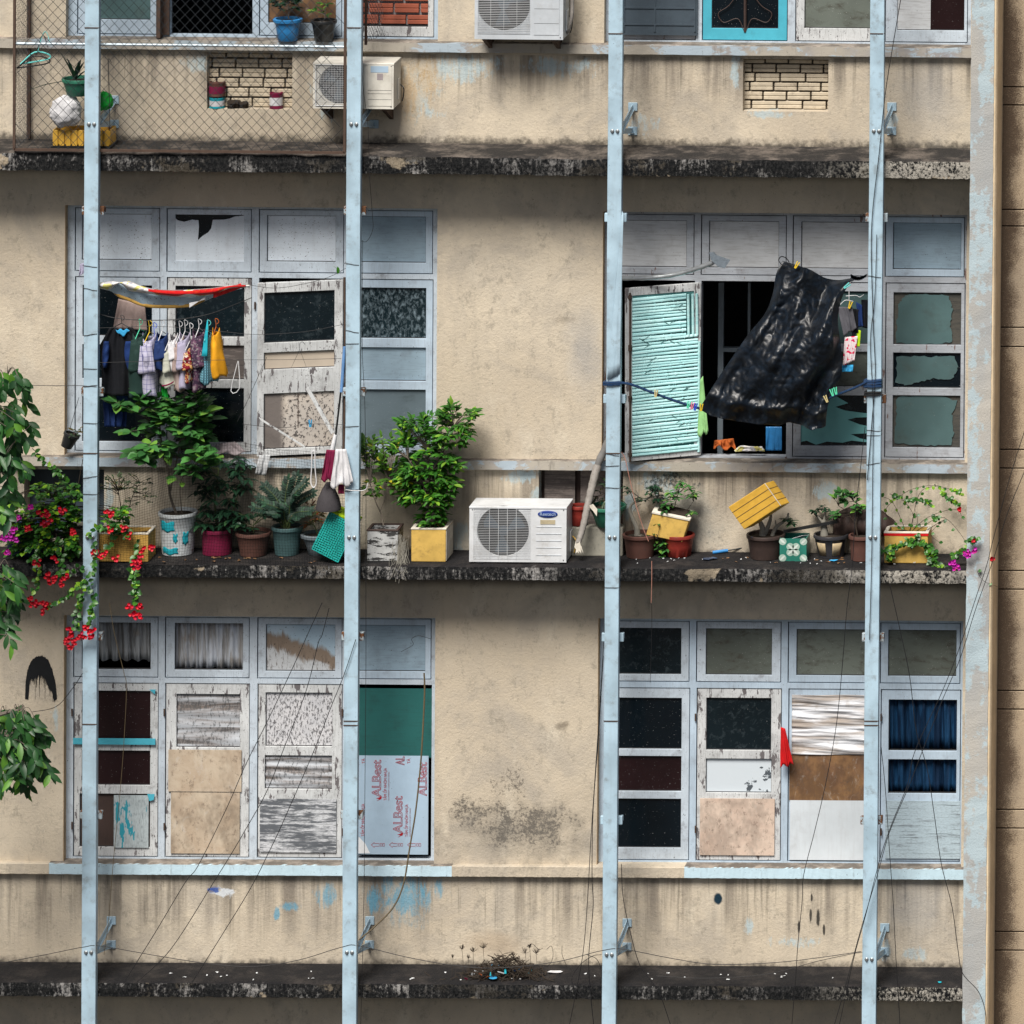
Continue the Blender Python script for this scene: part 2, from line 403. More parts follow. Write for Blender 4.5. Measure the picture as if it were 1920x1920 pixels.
M['rust'] = paint('rust_iron', (.075, .048, .036), (.03, .02, .018), .6, 5, peel=(.30, .22, .16), pk=.27, ps=12, rough=.8)
M['galv'] = paint('galvanised', (.42, .50, .56), (.14, .12, .11), .4, 5, rough=.4, metal=.3, spec=.5)
# panes and boards
M['white_board'] = paint('board_white', (.62, .69, .76), (.12, .10, .10), .25, .8, speck=.75, grain='h', gk=.08, rough=.5, streak=.12)
M['grey_board'] = paint('board_greywood', (.50, .52, .54), (.16, .14, .13), .35, 1, grain='h', gk=.45, speck=.3, rough=.6)
M['blue_board'] = paint('board_bluegrey', (.27, .37, .45), (.10, .10, .11), .35, 1.2, speck=.4, grain='h', gk=.3, rough=.55)
def glassy(name, c, dirt, k, rough=.12, off=0, scr=0.0, sc_=(9, 9, 9), film=None):
    g = G(name)
    n = g.noise(sc_, 8, .72, off, .4); n1 = g.noise(1.6, 3, .5, off+4)
    cc = g.mix(g.sm(n1, .3, .7), tuple(v*.6 for v in c), c)
    mk = g.sm(n, .60-k*.3, .84-k*.2)
    cc = g.mix(mk*min(1, .35+k), cc, dirt)
    cc = g.mix(g.sm(g.noise(120, 2, .5, off), .72, .75)*.8, cc, (.5, .5, .5))
    return g.out(cc, g.m('ADD', mk*.45, rough), n, .12, .003, .3)
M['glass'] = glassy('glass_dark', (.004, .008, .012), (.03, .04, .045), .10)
M['glass_dirty'] = glassy('glass_dirty', (.006, .012, .016), (.035, .05, .058), .36, .2, 3, sc_=(16, 16, 16))
M['glass_scraped'] = glassy('glass_scraped', (.010, .022, .028), (.24, .32, .37), .52, .25, 6, sc_=(34, 34, 20))
M['glass_maroon'] = glassy('glass_maroon', (.020, .008, .009), (.05, .03, .03), .1, .3, 2)
M['glass_film'] = glassy('glass_film', (.14, .16, .14), (.045, .04, .03), .50, .35, 8, sc_=(7, 7, 14))
M['glass_teal'] = glassy('glass_teal', (.085, .15, .155), (.05, .07, .065), .35, .35, 9, sc_=(4, 4, 4))
M['glass_swirl'] = glassy('glass_swirl', (.15, .20, .23), (.05, .07, .075), .5, .35, 12, sc_=(3, 3, 6))
M['teal_board'] = paint('board_teal', (.13, .34, .35), (.04, .13, .15), .25, .6, rough=.5)
M['green_board'] = paint('board_green', (.02, .105, .10), (.02, .05, .05), .5, .9, rough=.45, grain='h', gk=.3)
def tin_mat():
    g = G('board_grime_streaks')
    n = g.noise((1.4, 1.4, 15), 5, .6, 3, .5); f = g.noise((60, 60, 25), 6, .75, 1)
    c = g.mix(g.sm(n, .38, .66), (.46, .49, .53), (.17, .14, .125))
    c = g.mix(g.sm(f + (n-.5)*.5, .52, .6)*.7, c, (.06, .065, .07))
    return g.out(c, .6, f, .3, .004)
M['tin'] = tin_mat()
def speckw():
    g = G('board_speckled')
    f = g.noise((65, 65, 30), 7, .78, 1); n = g.noise(2.2, 4, .6, 3)
    c = g.mix(g.sm(n, .35, .6), (.46, .47, .50), (.60, .60, .62))
    c = g.mix(g.sm(f + (n-.5)*.25, .50, .57)*.85, c, (.05, .05, .055))
    return g.out(c, .7, f, .5, .004)
M['speckled'] = speckw()
def woodw(name, a, b, off=0, pk=.5):
    g = G(name)
    f = g.noise((5, 5, 50), 7, .75, off, .3); n = g.noise(3, 5, .6, off+3)
    c = g.mix(g.sm(f + (n-.5)*.6, 1-pk-.07, 1-pk+.09), a, b)
    c = g.mix(g.sm(g.noise((45, 45, 120), 5, .7, off+8), .5, .62)*.5, c, b)
    c = g.mix(g.sm(g.noise((3, 3, 90), 4, .6, off+1), .58, .66)*.6, c, (.03, .03, .035))
    return g.out(c, .8, f, .6, .005)
M['wood_worn'] = woodw('board_wornwood', (.55, .57, .60), (.10, .11, .125), 0, .52)
M['wood_flaked'] = woodw('board_flakedblue', (.40, .50, .56), (.22, .26, .29), 4, .42)
M['wood_old2'] = woodw('board_dimwood', (.075, .07, .06), (.05, .05, .045), 3, .5)
M['wood_old'] = woodw('board_oldwood', (.20, .17, .155), (.10, .085, .08), 6, .5)
def ply(name, a, b, c3, off):
    g = G(name)
    n = g.noise(4, 7, .68, off, .6); v = g.noise((3, 3, 1.2), 5, .6, off+4); f = g.noise(30, 6, .7, off)
    c = g.mix(g.sm(n, .35, .65), a, b)
    c = g.mix(g.sm(v, .50, .72)*.7, c, c3)
    c = g.mix(g.sm(g.noise((11, 11, 6), 8, .8, off+2, .9), .54, .70)*.4, c, (.54, .52, .48))
    c = g.mix(g.sm(g.noise((3.3, 3.3, 2.1), 6, .78, off+6), .44, .64)*.6, c, tuple(v*.42 for v in b))
    c = g.mix(g.sm(g.noise((24, 24, 16), 6, .8, off+7), .54, .66)*.5, c, (.09, .065, .05))
    c = g.mix(g.sm(f, .62, .75)*.5, c, (.10, .07, .05))
    return g.out(c, .75, f, .35, .004)
M['ply_tan'] = ply('plywood_tan', (.52, .44, .34), (.43, .34, .25), (.30, .23, .17), 1)
M['ply_pink'] = ply('plywood_pink', (.55, .42, .34), (.62, .50, .41), (.42, .31, .24), 5)
M['ply_brown'] = ply('board_brownfilm', (.24, .13, .055), (.16, .085, .045), (.05, .035, .03), 9)
M['white_panel'] = paint('panel_white', (.55, .60, .64), (.28, .26, .25), .3, .7, rough=.5, streak=.1, grain='v', gk=.12)
M['white_wrinkled'] = M['tin']
def peelw():
    g = G('board_peeled')
    n = g.noise(7, 9, .65, 2); c3 = W(1435, 1465, .1)
    sx = g.sm(g.x + g.z*-.6, c3.x-.25 - c3.z*.6, c3.x+.1 - c3.z*.6)
    mk = g.sm(n + (sx-.5)*.22, .585, .60)
    c = g.mix(mk, (.55, .61, .66), (.07, .085, .10))
    return g.out(c, .6, n, .2, .004)
M['peeled'] = peelw()
def wrinkle(name, a, b, sc_, off=0, st=(.25, .20, .15)):
    g = G(name)
    n = g.noise(sc_, 5, .6, off, .8)
    c = g.mix(g.sm(n, .35, .62), a, b)
    c = g.mix(g.sm(g.noise(5, 5, .6, off+2), .55, .7)*.5, c, st)
    return g.out(c, .6, n, .9, .02, .2)
M['sheet_white'] = wrinkle('sheet_white', (.30, .26, .23), (.66, .68, .72), (1.6, 1.6, 14))
M['curtain_grey'] = wrinkle('curtain_grey', (.12, .12, .12), (.34, .36, .38), (26, 26, 1.6), 4)
M['curtain_white'] = wrinkle('curtain_white', (.30, .29, .28), (.50, .54, .60), (24, 24, 2), 7)
M['curtain_blue'] = wrinkle('curtain_blue', (.002, .012, .035), (.008, .045, .11), (20, 20, 1.2), 9, (.004, .02, .06))
def stainm():
    g = G('board_stained'); a = W(500, 1205, .1); b = W(628, 1250, .1)
    n = g.noise((8, 8, 3), 6, .75, 3, .6); t = (g.z - a.z) + (g.x - a.x)*((a.z-b.z)/(b.x-a.x)) + (n-.5)*.22
    c = g.mix(g.sm(g.noise(3, 5, .6), .3, .7), (.34, .46, .56), (.44, .55, .64))
    c = g.mix(g.sm(t, .06, .0), c, (.22, .17, .13)); c = g.mix(g.sm(t, -.07, -.12), c, (.48, .50, .52))
    c = g.mix(g.sm(g.noise((70, 70, 14), 4, .7, 5), .52, .62)*g.sm(t, .0, -.1)*.8, c, (.10, .08, .07))
    c = g.mix(g.sm(g.noise(55, 2, .5, 8), .66, .70), c, (.04, .03, .03))
    return g.out(c, .6, n, .2, .004)
M['stain_board'] = stainm()
M['crust'] = speckw(); 
def crustm():
    g = G('board_crusted'); f = g.noise((38, 38, 30), 7, .75, 4); n = g.noise(3, 4, .6, 1)
    c = g.mix(g.sm(n, .35, .65), (.62, .55, .47), (.48, .44, .40))
    c = g.mix(g.sm(f, .53, .58)*.9, c, (.04, .035, .035))
    b = g.sm(g.x, RX(535, 790, .1), RX(520, 790, .1))
    c = g.mix(b, c, (.16, .14, .13))
    return g.out(c, .8, f, .6, .006)
M['crust'] = crustm()
M['beige_board'] = paint('board_beige', (.44, .38, .31), (.3, .25, .2), .2, 1, rough=.6)
M['dark_board'] = paint('board_slate', (.055, .075, .095), (.03, .03, .04), .3, 2, rough=.5)
M['brown_dark'] = paint('board_darkbrown', (.055, .035, .03), (.02, .02, .02), .4, 2, grain='v', gk=.4, rough=.6)
M['turq_chip'] = paint('board_turqchip', (.42, .48, .50), (.04, .05, .06), .6, 3, peel=(.03, .28, .36), pk=.42, ps=4, pg='v', grain='v', gk=.7, rough=.7)
M['sheet_blue'] = paint('sheet_alu', (.36, .48, .60), (.3, .38, .45), .3, .8, rough=.4, speck=.1)
M['frame_grey_in'] = paint('interior_paint', (.35, .42, .48), (.1, .1, .1), .3, 1, rough=.7)
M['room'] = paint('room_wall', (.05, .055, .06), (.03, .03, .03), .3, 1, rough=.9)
M['dark_brick'] = paint('brick_red', (.30, .085, .05), (.12, .05, .04), .4, 3, rough=.85)
M['brick_pale'] = paint('brick_pale', (.52, .45, .34), (.14, .10, .08), .55, 4, rough=.85, bump=.6)
M['mortar'] = paint('mortar_dark', (.10, .085, .07), (.03, .03, .03), .6, 6, rough=.95, bump=.8)
M['mortar_grey'] = paint('mortar_grey', (.28, .28, .29), (.1, .1, .1), .5, 5, rough=.95, bump=.8)
M['ground'] = paint('asphalt', (.06, .06, .06), (.03, .03, .03), .4, 2, rough=.9)
M['red_ink'] = paint('ink_red', (.36, .012, .02), (.3, .03, .03), .2, 4, rough=.5)
M['grey_ink'] = paint('ink_grey', (.30, .18, .22), (.3, .2, .2), .2, 4, rough=.5)
M['black_paint'] = paint('black_smear', (.008, .009, .011), (.02, .02, .02), .2, 5, rough=.35, spec=.5)
M['pane_shade'] = paint('pane_shade_dark', (.035, .035, .038), (.12, .12, .12), .4, 6, rough=.8)  # near-black colour for the shadow line painted round the panes
# plastics and cloth
def plain(name, c, c2=None, k=.35, rough=.5, **kw):
    M[name] = paint(name, c, c2 or tuple(v*.3+.02 for v in c), k, kw.pop('sc_', 4), rough=rough, **kw)
plain('ac_white', (.60, .62, .64), (.28, .25, .2), .35, .4, sc_=2, spec=.5)
plain('ac_grey', (.52, .56, .60), (.28, .26, .24), .3, .45, sc_=2, spec=.5)
plain('ac_cream', (.62, .60, .54), (.26, .2, .14), .4, .5, sc_=2)
plain('ac_dark', (.02, .022, .024), None, .3, .6)
plain('badge_blue', (.012, .035, .20), None, .1, .3)
plain('badge_text', (.35, .45, .62), None, .1, .4)
plain('sticker', (.42, .36, .24), None, .3, .5)
plain('yellow', (.58, .34, .045), (.40, .2, .02), .3, .45, spec=.5)
plain('yellow_foam', (.55, .36, .09), (.20, .13, .05), .6, .8, peel=(.66, .62, .52), pk=.33, ps=7)
plain('ochre', (.50, .30, .07), (.12, .07, .03), .6, .8, grain='h', gk=.4)
plain('foam_white', (.62, .58, .50), (.2, .15, .1), .5, .85)
plain('foam_black', (.42, .43, .43), (.03, .03, .03), .7, .85, peel=(.04, .04, .04), pk=.45, ps=14, pg='h')
plain('terracotta', (.10, .045, .035), (.05, .04, .035), .5, .7)
plain('red_pot', (.21, .025, .018), (.10, .02, .02), .4, .5)
plain('brown_pot', (.045, .03, .026), (.02, .02, .02), .4, .55)
plain('pink_tin', (.15, .010, .04), (.15, .04, .06), .45, .45, peel=(.5, .4, .42), pk=.24, ps=12)
plain('bucket', (.50, .54, .56), (.14, .11, .09), .5, .5, peel=(.24, .20, .17), pk=.34, ps=7)
plain('teal_pot', (.05, .10, .105), (.04, .05, .05), .4, .5)
plain('green_pot', (.025, .14, .09), (.02, .05, .04), .4, .45)
plain('grey_bowl', (.16, .19, .21), (.06, .06, .06), .4, .5)
plain('blue_pot', (.03, .22, .52), (.02, .08, .2), .3, .4, spec=.5)
plain('glazed_pot', (.035, .035, .04), (.02, .02, .02), .3, .3)
plain('cream_glaze', (.42, .33, .20), (.05, .08, .12), .55, .4)
plain('soil', (.03, .022, .016), (.01, .01, .01), .5, .95, bump=1)
plain('teal_basket', (.02, .42, .38), (.02, .2, .18), .35, .4, spec=.5)
plain('tile_green', (.025, .17, .13), None, .2, .3)
plain('tile_pale', (.34, .46, .40), None, .2, .3)
plain('tile_white', (.58, .64, .60), None, .2, .3)
plain('concrete', (.26, .25, .21), (.08, .08, .07), .6, .9, bump=.6)
plain('bark', (.13, .11, .09), (.04, .035, .03), .6, .85, bump=.8)
plain('bark_grey', (.22, .21, .18), (.08, .07, .06), .5, .8, bump=.6)
plain('twig', (.04, .03, .022), None, .4, .85)
plain('stem_green', (.07, .10, .03), None, .4, .7)
plain('silver', (.45, .48, .50), (.12, .12, .12), .5, .3, metal=.7)
plain('foil', (.20, .24, .28), (.08, .09, .1), .7, .35, sc_=14, metal=.3, bump=.8)
plain('tape', (.27, .25, .23), (.12, .10, .08), .7, .6, sc_=8)
plain('pipe_grey', (.17, .165, .16), (.06, .055, .05), .6, .7, grain='h', gk=.3)
plain('mop_blue', (.13, .27, .52), None, .3, .4)
plain('blue_plastic', (.03, .20, .48), None, .3, .4)
plain('navy_plastic', (.012, .035, .09), (.05, .08, .14), .3, .25, spec=.6)
plain('umbrella', (.055, .05, .055), (.02, .02, .02), .5, .9, grain='v', gk=.6)
for n_, c_ in dict(cl_white=(.60, .60, .62), cl_black=(.003, .004, .007), cl_navy=(.010, .03, .12), cl_royal=(.008, .03, .13), cl_lav=(.36, .34, .46),
                   cl_sage=(.26, .34, .17), cl_cream=(.44, .45, .38), cl_taupe=(.33, .25, .23), cl_darkgreen=(.012, .035, .03), cl_yellow=(.72, .33, .012),
                   cl_teal=(.01, .32, .40), cl_maroon=(.16, .006, .04), cl_grey=(.09, .09, .105), cl_lime=(.42, .62, .01), cl_sky=(.04, .33, .62),
                   cl_red=(.50, .006, .008), cl_ltgreen=(.28, .55, .22), cl_rag=(.30, .26, .27), cl_orange=(.42, .10, .02), cl_green=(.01, .36, .04),
                   p_yellow=(.72, .50, .03), p_pink=(.7, .22, .32), p_green=(.10, .62, .38), p_blue=(.03, .08, .6), p_teal=(.15, .62, .60), p_cream=(.62, .52, .25)).items():
    plain(n_, c_, None, .25, .85, sc_=3, bump=.4)
def check(name, a, b, s_=42, thin=False):
    g = G(name)
    fx = g.m('FRACT', g.x*s_ + g.y*s_*.7); fz = g.m('FRACT', g.z*s_)
    t = .88 if thin else .5
    c = g.mix(g.sm(fx, t-.04, t+.04)*.9, a, b); c = g.mix(g.sm(fz, t-.04, t+.04)*.8, c, b if thin else tuple(v*.35 for v in b))
    M[name] = g.out(c, .9, g.noise(30), .2, .004, .1)
check('cl_check', (.02, .06, .10), (.18, .42, .52), 48)
check('cl_plaid', (.40, .39, .50), (.12, .12, .26), 26, True)
def floral(name, a, b, c3, s_=36):
    g = G(name)
    v = g.noise(s_, 2, .5, 3); v2 = g.noise(s_*1.3, 2, .5, 8)
    c = g.mix(g.sm(v, .52, .56), a, b); c = g.mix(g.sm(v2, .57, .60), c, c3)
    M[name] = g.out(c, .9, v, .15, .004, .1)
floral('cl_floral', (.18, .012, .025), (.50, .28, .10), (.55, .50, .42))
floral('cl_purple', (.05, .03, .055), (.12, .06, .10), (.22, .18, .2))
floral('cl_pinkprint', (.68, .58, .60), (.66, .60, .62), (.60, .02, .08), 30)
floral('cl_banner', (.72, .70, .70), (.42, .42, .46), (.60, .55, .20), 12)
M['banner_red'] = paint('banner_red', (.55, .01, .012), (.45, .3, .02), .15, 5, rough=.45)
def tarp_mat():
    g = G('tarp_black')
    n = g.noise((9, 9, 13), 6, .62, 1, 1.4); f = g.noise((34, 34, 26), 4, .6, 4, 1.0)
    c = g.mix(g.sm(n, .4, .7), (.002, .0035, .006), (.006, .012, .022))
    return g.out(c, g.m('ADD', g.sm(f, .3, .7)*.12, .34), n*.8, .35, .008, .40)
M['tarp'] = tarp_mat()
def bamboo_mat():
    g = G('bamboo_turquoise')
    n = g.noise((3, 3, 60), 4, .6, 2)
    c = g.mix(g.sm(n, .35, .65), (.38, .70, .72), (.55, .85, .86))
    c = g.mix(g.sm(g.noise(12, 6, .7, 1), .58, .7)*.45, c, (.16, .36, .34))
    return g.out(c, .5, n, .2, .003, .4)
M['bamboo'] = bamboo_mat()
plain('bamboo_dark', (.05, .16, .16), (.02, .05, .05), .5, .8)
def leafm(name, a, b, c3, k3=.12, tr=.12, rough=.38):
    g = G(name)
    c = g.mix(g.isl, a, b)
    c = g.mix(g.sm(g.m('FRACT', g.isl*7.31), 1-k3, 1-k3+.03), c, c3)
    c = g.mix(g.sm(g.noise(4, 3, .5), .35, .7)*.35, c, tuple(v*.5 for v in a))
    M[name] = g.out(c, rough, g.noise(60, 3), .15, .003, .45, trans=tr)
leafm('lf_tree', (.008, .045, .014), (.03, .125, .022), (.11, .28, .03), .2, .18, .45)
leafm('lf_tree_new', (.03, .09, .015), (.06, .16, .02), (.12, .22, .03), .2)
leafm('lf_shrub', (.03, .11, .03), (.07, .23, .05), (.16, .34, .05), .2, .15)
leafm('lf_dark', (.006, .028, .014), (.018, .065, .03), (.04, .11, .04), .1)
leafm('lf_zz', (.004, .024, .013), (.008, .045, .024), (.02, .08, .035), .1, .08, .65)
leafm('lf_lush', (.015, .085, .008), (.055, .215, .014), (.20, .38, .03), .15, .2, .5)
leafm('lf_light', (.04, .12, .015), (.11, .25, .03), (.42, .38, .02), .12, .2)
leafm('lf_vine', (.015, .08, .015), (.06, .21, .02), (.22, .42, .02), .2, .2)
leafm('lf_dull', (.025, .05, .025), (.06, .10, .04), (.12, .09, .03), .2)
leafm('lf_red', (.55, .004, .018), (.75, .012, .03), (.45, .003, .05), .2, .15, .6)
leafm('lf_magenta', (.45, .01, .35), (.62, .03, .50), (.55, .02, .2), .2, .15, .6)
leafm('lf_croton', (.10, .07, .01), (.03, .06, .02), (.30, .08, .02), .3)
leafm('lf_dead', (.16, .085, .04), (.26, .15, .08), (.08, .05, .03), .3)
from mathutils import noise as mn
# ---------------------------------------------------------------- building
ZL = [W(960, 293, .48).z, W(960, 1061, .48).z, W(960, 1844, .48).z]      # ledge tops
ZLb = [W(960, 328, .48).z, W(960, 1088, .48).z, W(960, 1873, .48).z]
ZS = [W(960, 81, .06).z, W(960, 863, .06).z, W(960, 1624, .06).z]        # sill tops
ZSb = [W(960, 99.5, .06).z, W(960, 881, .06).z, W(960, 1644, .06).z]
XL = RX(-620, 960, 0); XP0 = RX(1813, 960, .5); XP1 = RX(1856, 960, .5)
ZT = W(960, -560, 0).z; ZG = -13.0
bld = thing('apartment_building', 'weathered beige apartment block with blackened ledges and patched pale blue timber windows', 'building', (0, 0, ZG))
def head(px, py): return W(px, py, 0).z
OPS = []                                       # openings in the wall: X0,X1,Z0,Z1
def opening(x0, x1, ytop_z, zb, ym): OPS.append((RX(x0, ym, 0), RX(x1, ym, 0), zb, ytop_z))
opening(124, 822, head(960, -372), ZS[0]-.02, -100)
opening(1134, 1822, head(960, -372), ZS[0]-.02, -100)
opening(121, 819, head(470, 388), ZS[1]-.02, 620)
opening(1129, 1811, head(1480, 400), ZS[1]-.02, 620)
opening(119, 815, head(470, 1156), ZS[2]-.02, 1390)
opening(1120, 1804, head(1480, 1162), ZS[2]-.02, 1390)
NI = [(388, 99, 548, 205), (1393, 111, 1553, 209), (45, 880, 195, 1020), (1010, 882, 1168, 990)]
for n in NI: OPS.append(rect(*n, 0.0))
OPS = [(a, min(b, XP0+.02), c, d) for a, b, c, d in OPS]
mb = MB().holes((XL, XP0+.03, ZG, ZT), OPS, 0.0, .24); mb.obj('wall', 'wall', bld)
# interior shell
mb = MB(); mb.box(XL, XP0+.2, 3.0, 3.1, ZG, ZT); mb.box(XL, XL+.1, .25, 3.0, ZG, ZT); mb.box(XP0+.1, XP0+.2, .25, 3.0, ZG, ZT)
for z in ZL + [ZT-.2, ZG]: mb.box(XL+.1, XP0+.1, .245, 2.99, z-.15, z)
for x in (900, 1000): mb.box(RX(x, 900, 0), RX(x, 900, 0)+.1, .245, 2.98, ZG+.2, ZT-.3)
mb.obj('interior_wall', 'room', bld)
mb = MB()
for a_, b_, c_, e_ in ((1346, 1356, 530, 855), (1356, 1420, 652, 660), (1402, 1407, 530, 655)): q = rect(a_, c_, b_, e_, -.9); mb.box(q[0], q[1], .9, .95, q[2], q[3])
mb.obj('interior_door', 'frame_grey_in', bld)
# ledges: extruded rough profile
def ledge(zt, zb, x0, x1, dep=.48, lbl=None, seed=0):
    r = random.Random(seed); mb = MB(); n = 420
    prof = [(.1, zb), (-dep+.0, zb), (-dep-.004, (zt+zb)/2), (-dep, zt-.012), (-dep+.015, zt), (-dep*.5, zt+.004), (.1, zt+.012)]
    ch = [0]*(n+1)
    for _ in range(34):
        c = r.randint(0, n); w = r.randint(2, 9); h = r.uniform(.004, .018)
        for i in range(max(0, c-w), min(n, c+w)+1): ch[i] = max(ch[i], h*(1-abs(i-c)/(w+1)))
    vs = []; low = 0; 
    for i in range(n+1):
        x = x0+(x1-x0)*i/n; low = low*.9+r.uniform(-.0012, .0012)
        for k, (y, z) in enumerate(prof):
            jy = r.uniform(-.002, .002); jz = r.uniform(-.002, .002) + low*(k in (1, 2, 3))
            if k in (0, 6): jy = jz = 0
            if k in (3, 4): jy += ch[i]*.8; jz -= ch[i]*.6
            if k == 1: jz += ch[(i*7+31) % n]*.5
            vs.append((x, y+jy, z+jz))
    m = len(prof)
    fs = [(i*m+k, (i+1)*m+k, (i+1)*m+(k+1) % m, i*m+(k+1) % m) for i in range(n) for k in range(m)]
    fs += [tuple(range(m)), tuple(n*m+k for k in range(m))[::-1]]
    mb.add(vs, fs); o = mb.obj('ledge', 'ledge', bld)
    if lbl: o['label'] = lbl
    return o
for i, t in enumerate(('upper blackened concrete ledge', 'middle concrete ledge carrying the potted plants', 'lower blackened concrete ledge with rubbish')):
    ledge(ZL[i], ZLb[i], XL, XP0-.002, lbl=t, seed=i+3)
ledge(head(960, -440), head(960, -475), XL, XP0-.002, seed=9)
# sills
def sill(zt, zb, x0, x1, mat, y0=-.06, y1=.22, lbl=None):
    r = random.Random(int(zt*1000)); mb = MB(); n = 120
    def f(u, v):
        x = x0+(x1-x0)*u
        pr = [(y1, zb), (y0, zb), (y0, zt-.006), (y0+.006, zt), (y1, zt)]
        k = int(round(v*4)); y, z = pr[k]
        return (x, y + (r.uniform(-.0015, .0015) if 0 < k < 4 else 0), z + (r.uniform(-.0015, .0015) if 0 < k < 4 else 0))
    mb.grid(f, n, 4, False); o = mb.obj('sill', mat, bld)
    if lbl: o['label'] = lbl
sill(ZS[0], ZSb[0], XL, XP0, 'sill')
sill(ZS[1], ZSb[1], XL, XP0, 'sill')
sill(ZS[2], ZSb[2], XL, RX(92, 1630, .06), 'wall'); sill(ZS[2], ZSb[2], RX(847, 1630, .06), RX(1283, 1630, .06), 'wall')
sill(ZS[2]+.001, ZSb[2]-.001, RX(92, 1630, .06), RX(847, 1630, .06), 'sill_low', lbl='sill repainted light blue')
sill(ZS[2]+.001, ZSb[2]-.001, RX(1283, 1630, .06), XP0, 'sill_low', lbl='sill repainted light blue')
# bare jambs (left reveals)
for x, y0, z1, z0 in ((121, 620, OPS[2][3], ZS[1]), (1129, 620, OPS[3][3], ZS[1]), (119, 1390, OPS[4][3], ZS[2]), (1120, 1390, OPS[5][3], ZS[2])):
    X = RX(x, y0, 0); MB().box(X-.004, X+.003, .001, .10, z0, z1).obj('jamb', 'jamb', bld)
# pillar at the right end
mb = MB(); n = 60; r = random.Random(2)
def pf(u, v):
    X = [(XP0, .1), (XP0, -.5), (XP1, -.5), (XP1, .1)][int(round(u*3))]
    j = .0025
    return (X[0]+r.uniform(-j, j), X[1]+r.uniform(-j, j), ZG+(ZT-ZG)*v)
mb.grid(pf, 3, 260, False); lab(mb.obj('pillar', 'pillar', bld), 'rough grey pillar with flaked pale blue paint')
mb = MB(); cx = XP1+.004
pr = [(XP1-.003, .05), (XP1-.003, -.492), (XP1+.012, -.497), (XP1+.024, -.485), (XP1+.028, -.45), (XP1+.028, -.1)]
mb.grid(lambda u, v: (pr[int(round(u*5))][0], pr[int(round(u*5))][1], ZG+(ZT-ZG)*v), 5, 200, False)
mb.sm = [True]*len(mb.f); mb.obj('pillar_edge', 'pale_edge', bld)
# neighbouring grooved wall
nb = thing('neighbouring_building', 'brown sooty rendered wall with paired horizontal grooves right of the pillar', 'building', (RX(2000, 960, .1), -.1, ZG))
mb = MB(); gy = []
b0 = [(163, 197), (393, 424), (614, 650), (843, 878), (1070, 1105), (1295, 1330), (1518, 1553), (1747, 1782)]
for a, b in [(163-228*2, 197-228*2), (163-228, 197-228)] + b0 + [(1747+227, 1782+227), (1747+454, 1782+454)]: gy += [a, b]
zs = [ZT] + [W(1880, y, .1).z for y in gy] + [ZG]
x0, x1 = XP1+.026, RX(2700, 960, .1)
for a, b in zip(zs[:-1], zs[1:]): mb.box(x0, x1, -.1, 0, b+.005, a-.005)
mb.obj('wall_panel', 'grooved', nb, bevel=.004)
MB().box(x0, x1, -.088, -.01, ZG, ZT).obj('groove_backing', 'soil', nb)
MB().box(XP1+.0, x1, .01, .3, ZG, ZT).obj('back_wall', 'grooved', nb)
# ground
g_ = solo(MB().box(-400, 400, -400, 60, ZG-.3, ZG), 'ground', 'ground', 'asphalt ground far below the building', 'ground'); g_['kind'] = 'structure'
# brick niches
def bricks(px, d, rows, bw, mat, mort, seed, miss=()):
    r = random.Random(seed); a = rect(*px, 0.0); x0, x1, z0, z1 = a[0]-.02, a[1]+.12, a[2]-.02, a[3]+.02
    MB().box(x0, x1, -d+.03, -d+.07, z0, z1).obj('mortar', mort, bld)
    mb = MB(); h = (a[3]-a[2]+.02)/rows
    for j in range(rows):
        x = x0 - r.uniform(0, 1)*bw*.5 - (bw*.5 if j % 2 else 0)
        while x < x1:
            w = bw*r.uniform(.92, 1.05)
            if True and (j, int((x-x0)/bw)) not in miss:
                c = Vector((x+w/2, -d+.02, z1-h*(j+.5)+r.uniform(-.002, .002)))
                t = r.uniform(-.012, .012)
                dy = r.uniform(-.006, .006)
                for s in (-1, 1):       # hollow-clay brick: ribbed face of two courses
                    mb.obox(c+Vector((0, dy, s*h*.215)), (w*.48, 0, t*w*.5), (0, .03, 0), (0, 0, h*.195))
            x += w+.006
    return mb.obj('brick_infill', mat, bld, bevel=.004)
bricks(NI[0], -.10, 6, .185, 'brick_pale', 'mortar', 4, ())
bricks(NI[1], -.10, 6, .195, 'brick_pale', 'mortar', 8, ())
a = rect(*NI[3], 0.0); MB().box(a[0]-.1, a[1]+.2, .15, .17, a[2]-.05, a[3]+.05).obj('niche_back', 'brown_dark', bld)
mb = MB(); mb.box(RX(1021, 930, -.1), RX(1078, 930, -.1), .10, .12, a[2]-.02, a[3]); mb.box(RX(1088, 930, -.1), RX(1135, 930, -.1), .11, .13, a[2]-.02, a[3])
mb.obj('niche_door', 'stain_niche' if 'stain_niche' in M else 'wood_old', bld)
a = rect(*NI[2], 0.0); MB().box(a[0]-.1, a[1]+.2, .20, .22, a[2]-.05, a[3]+.05).obj('niche_back', 'dark_board', bld)
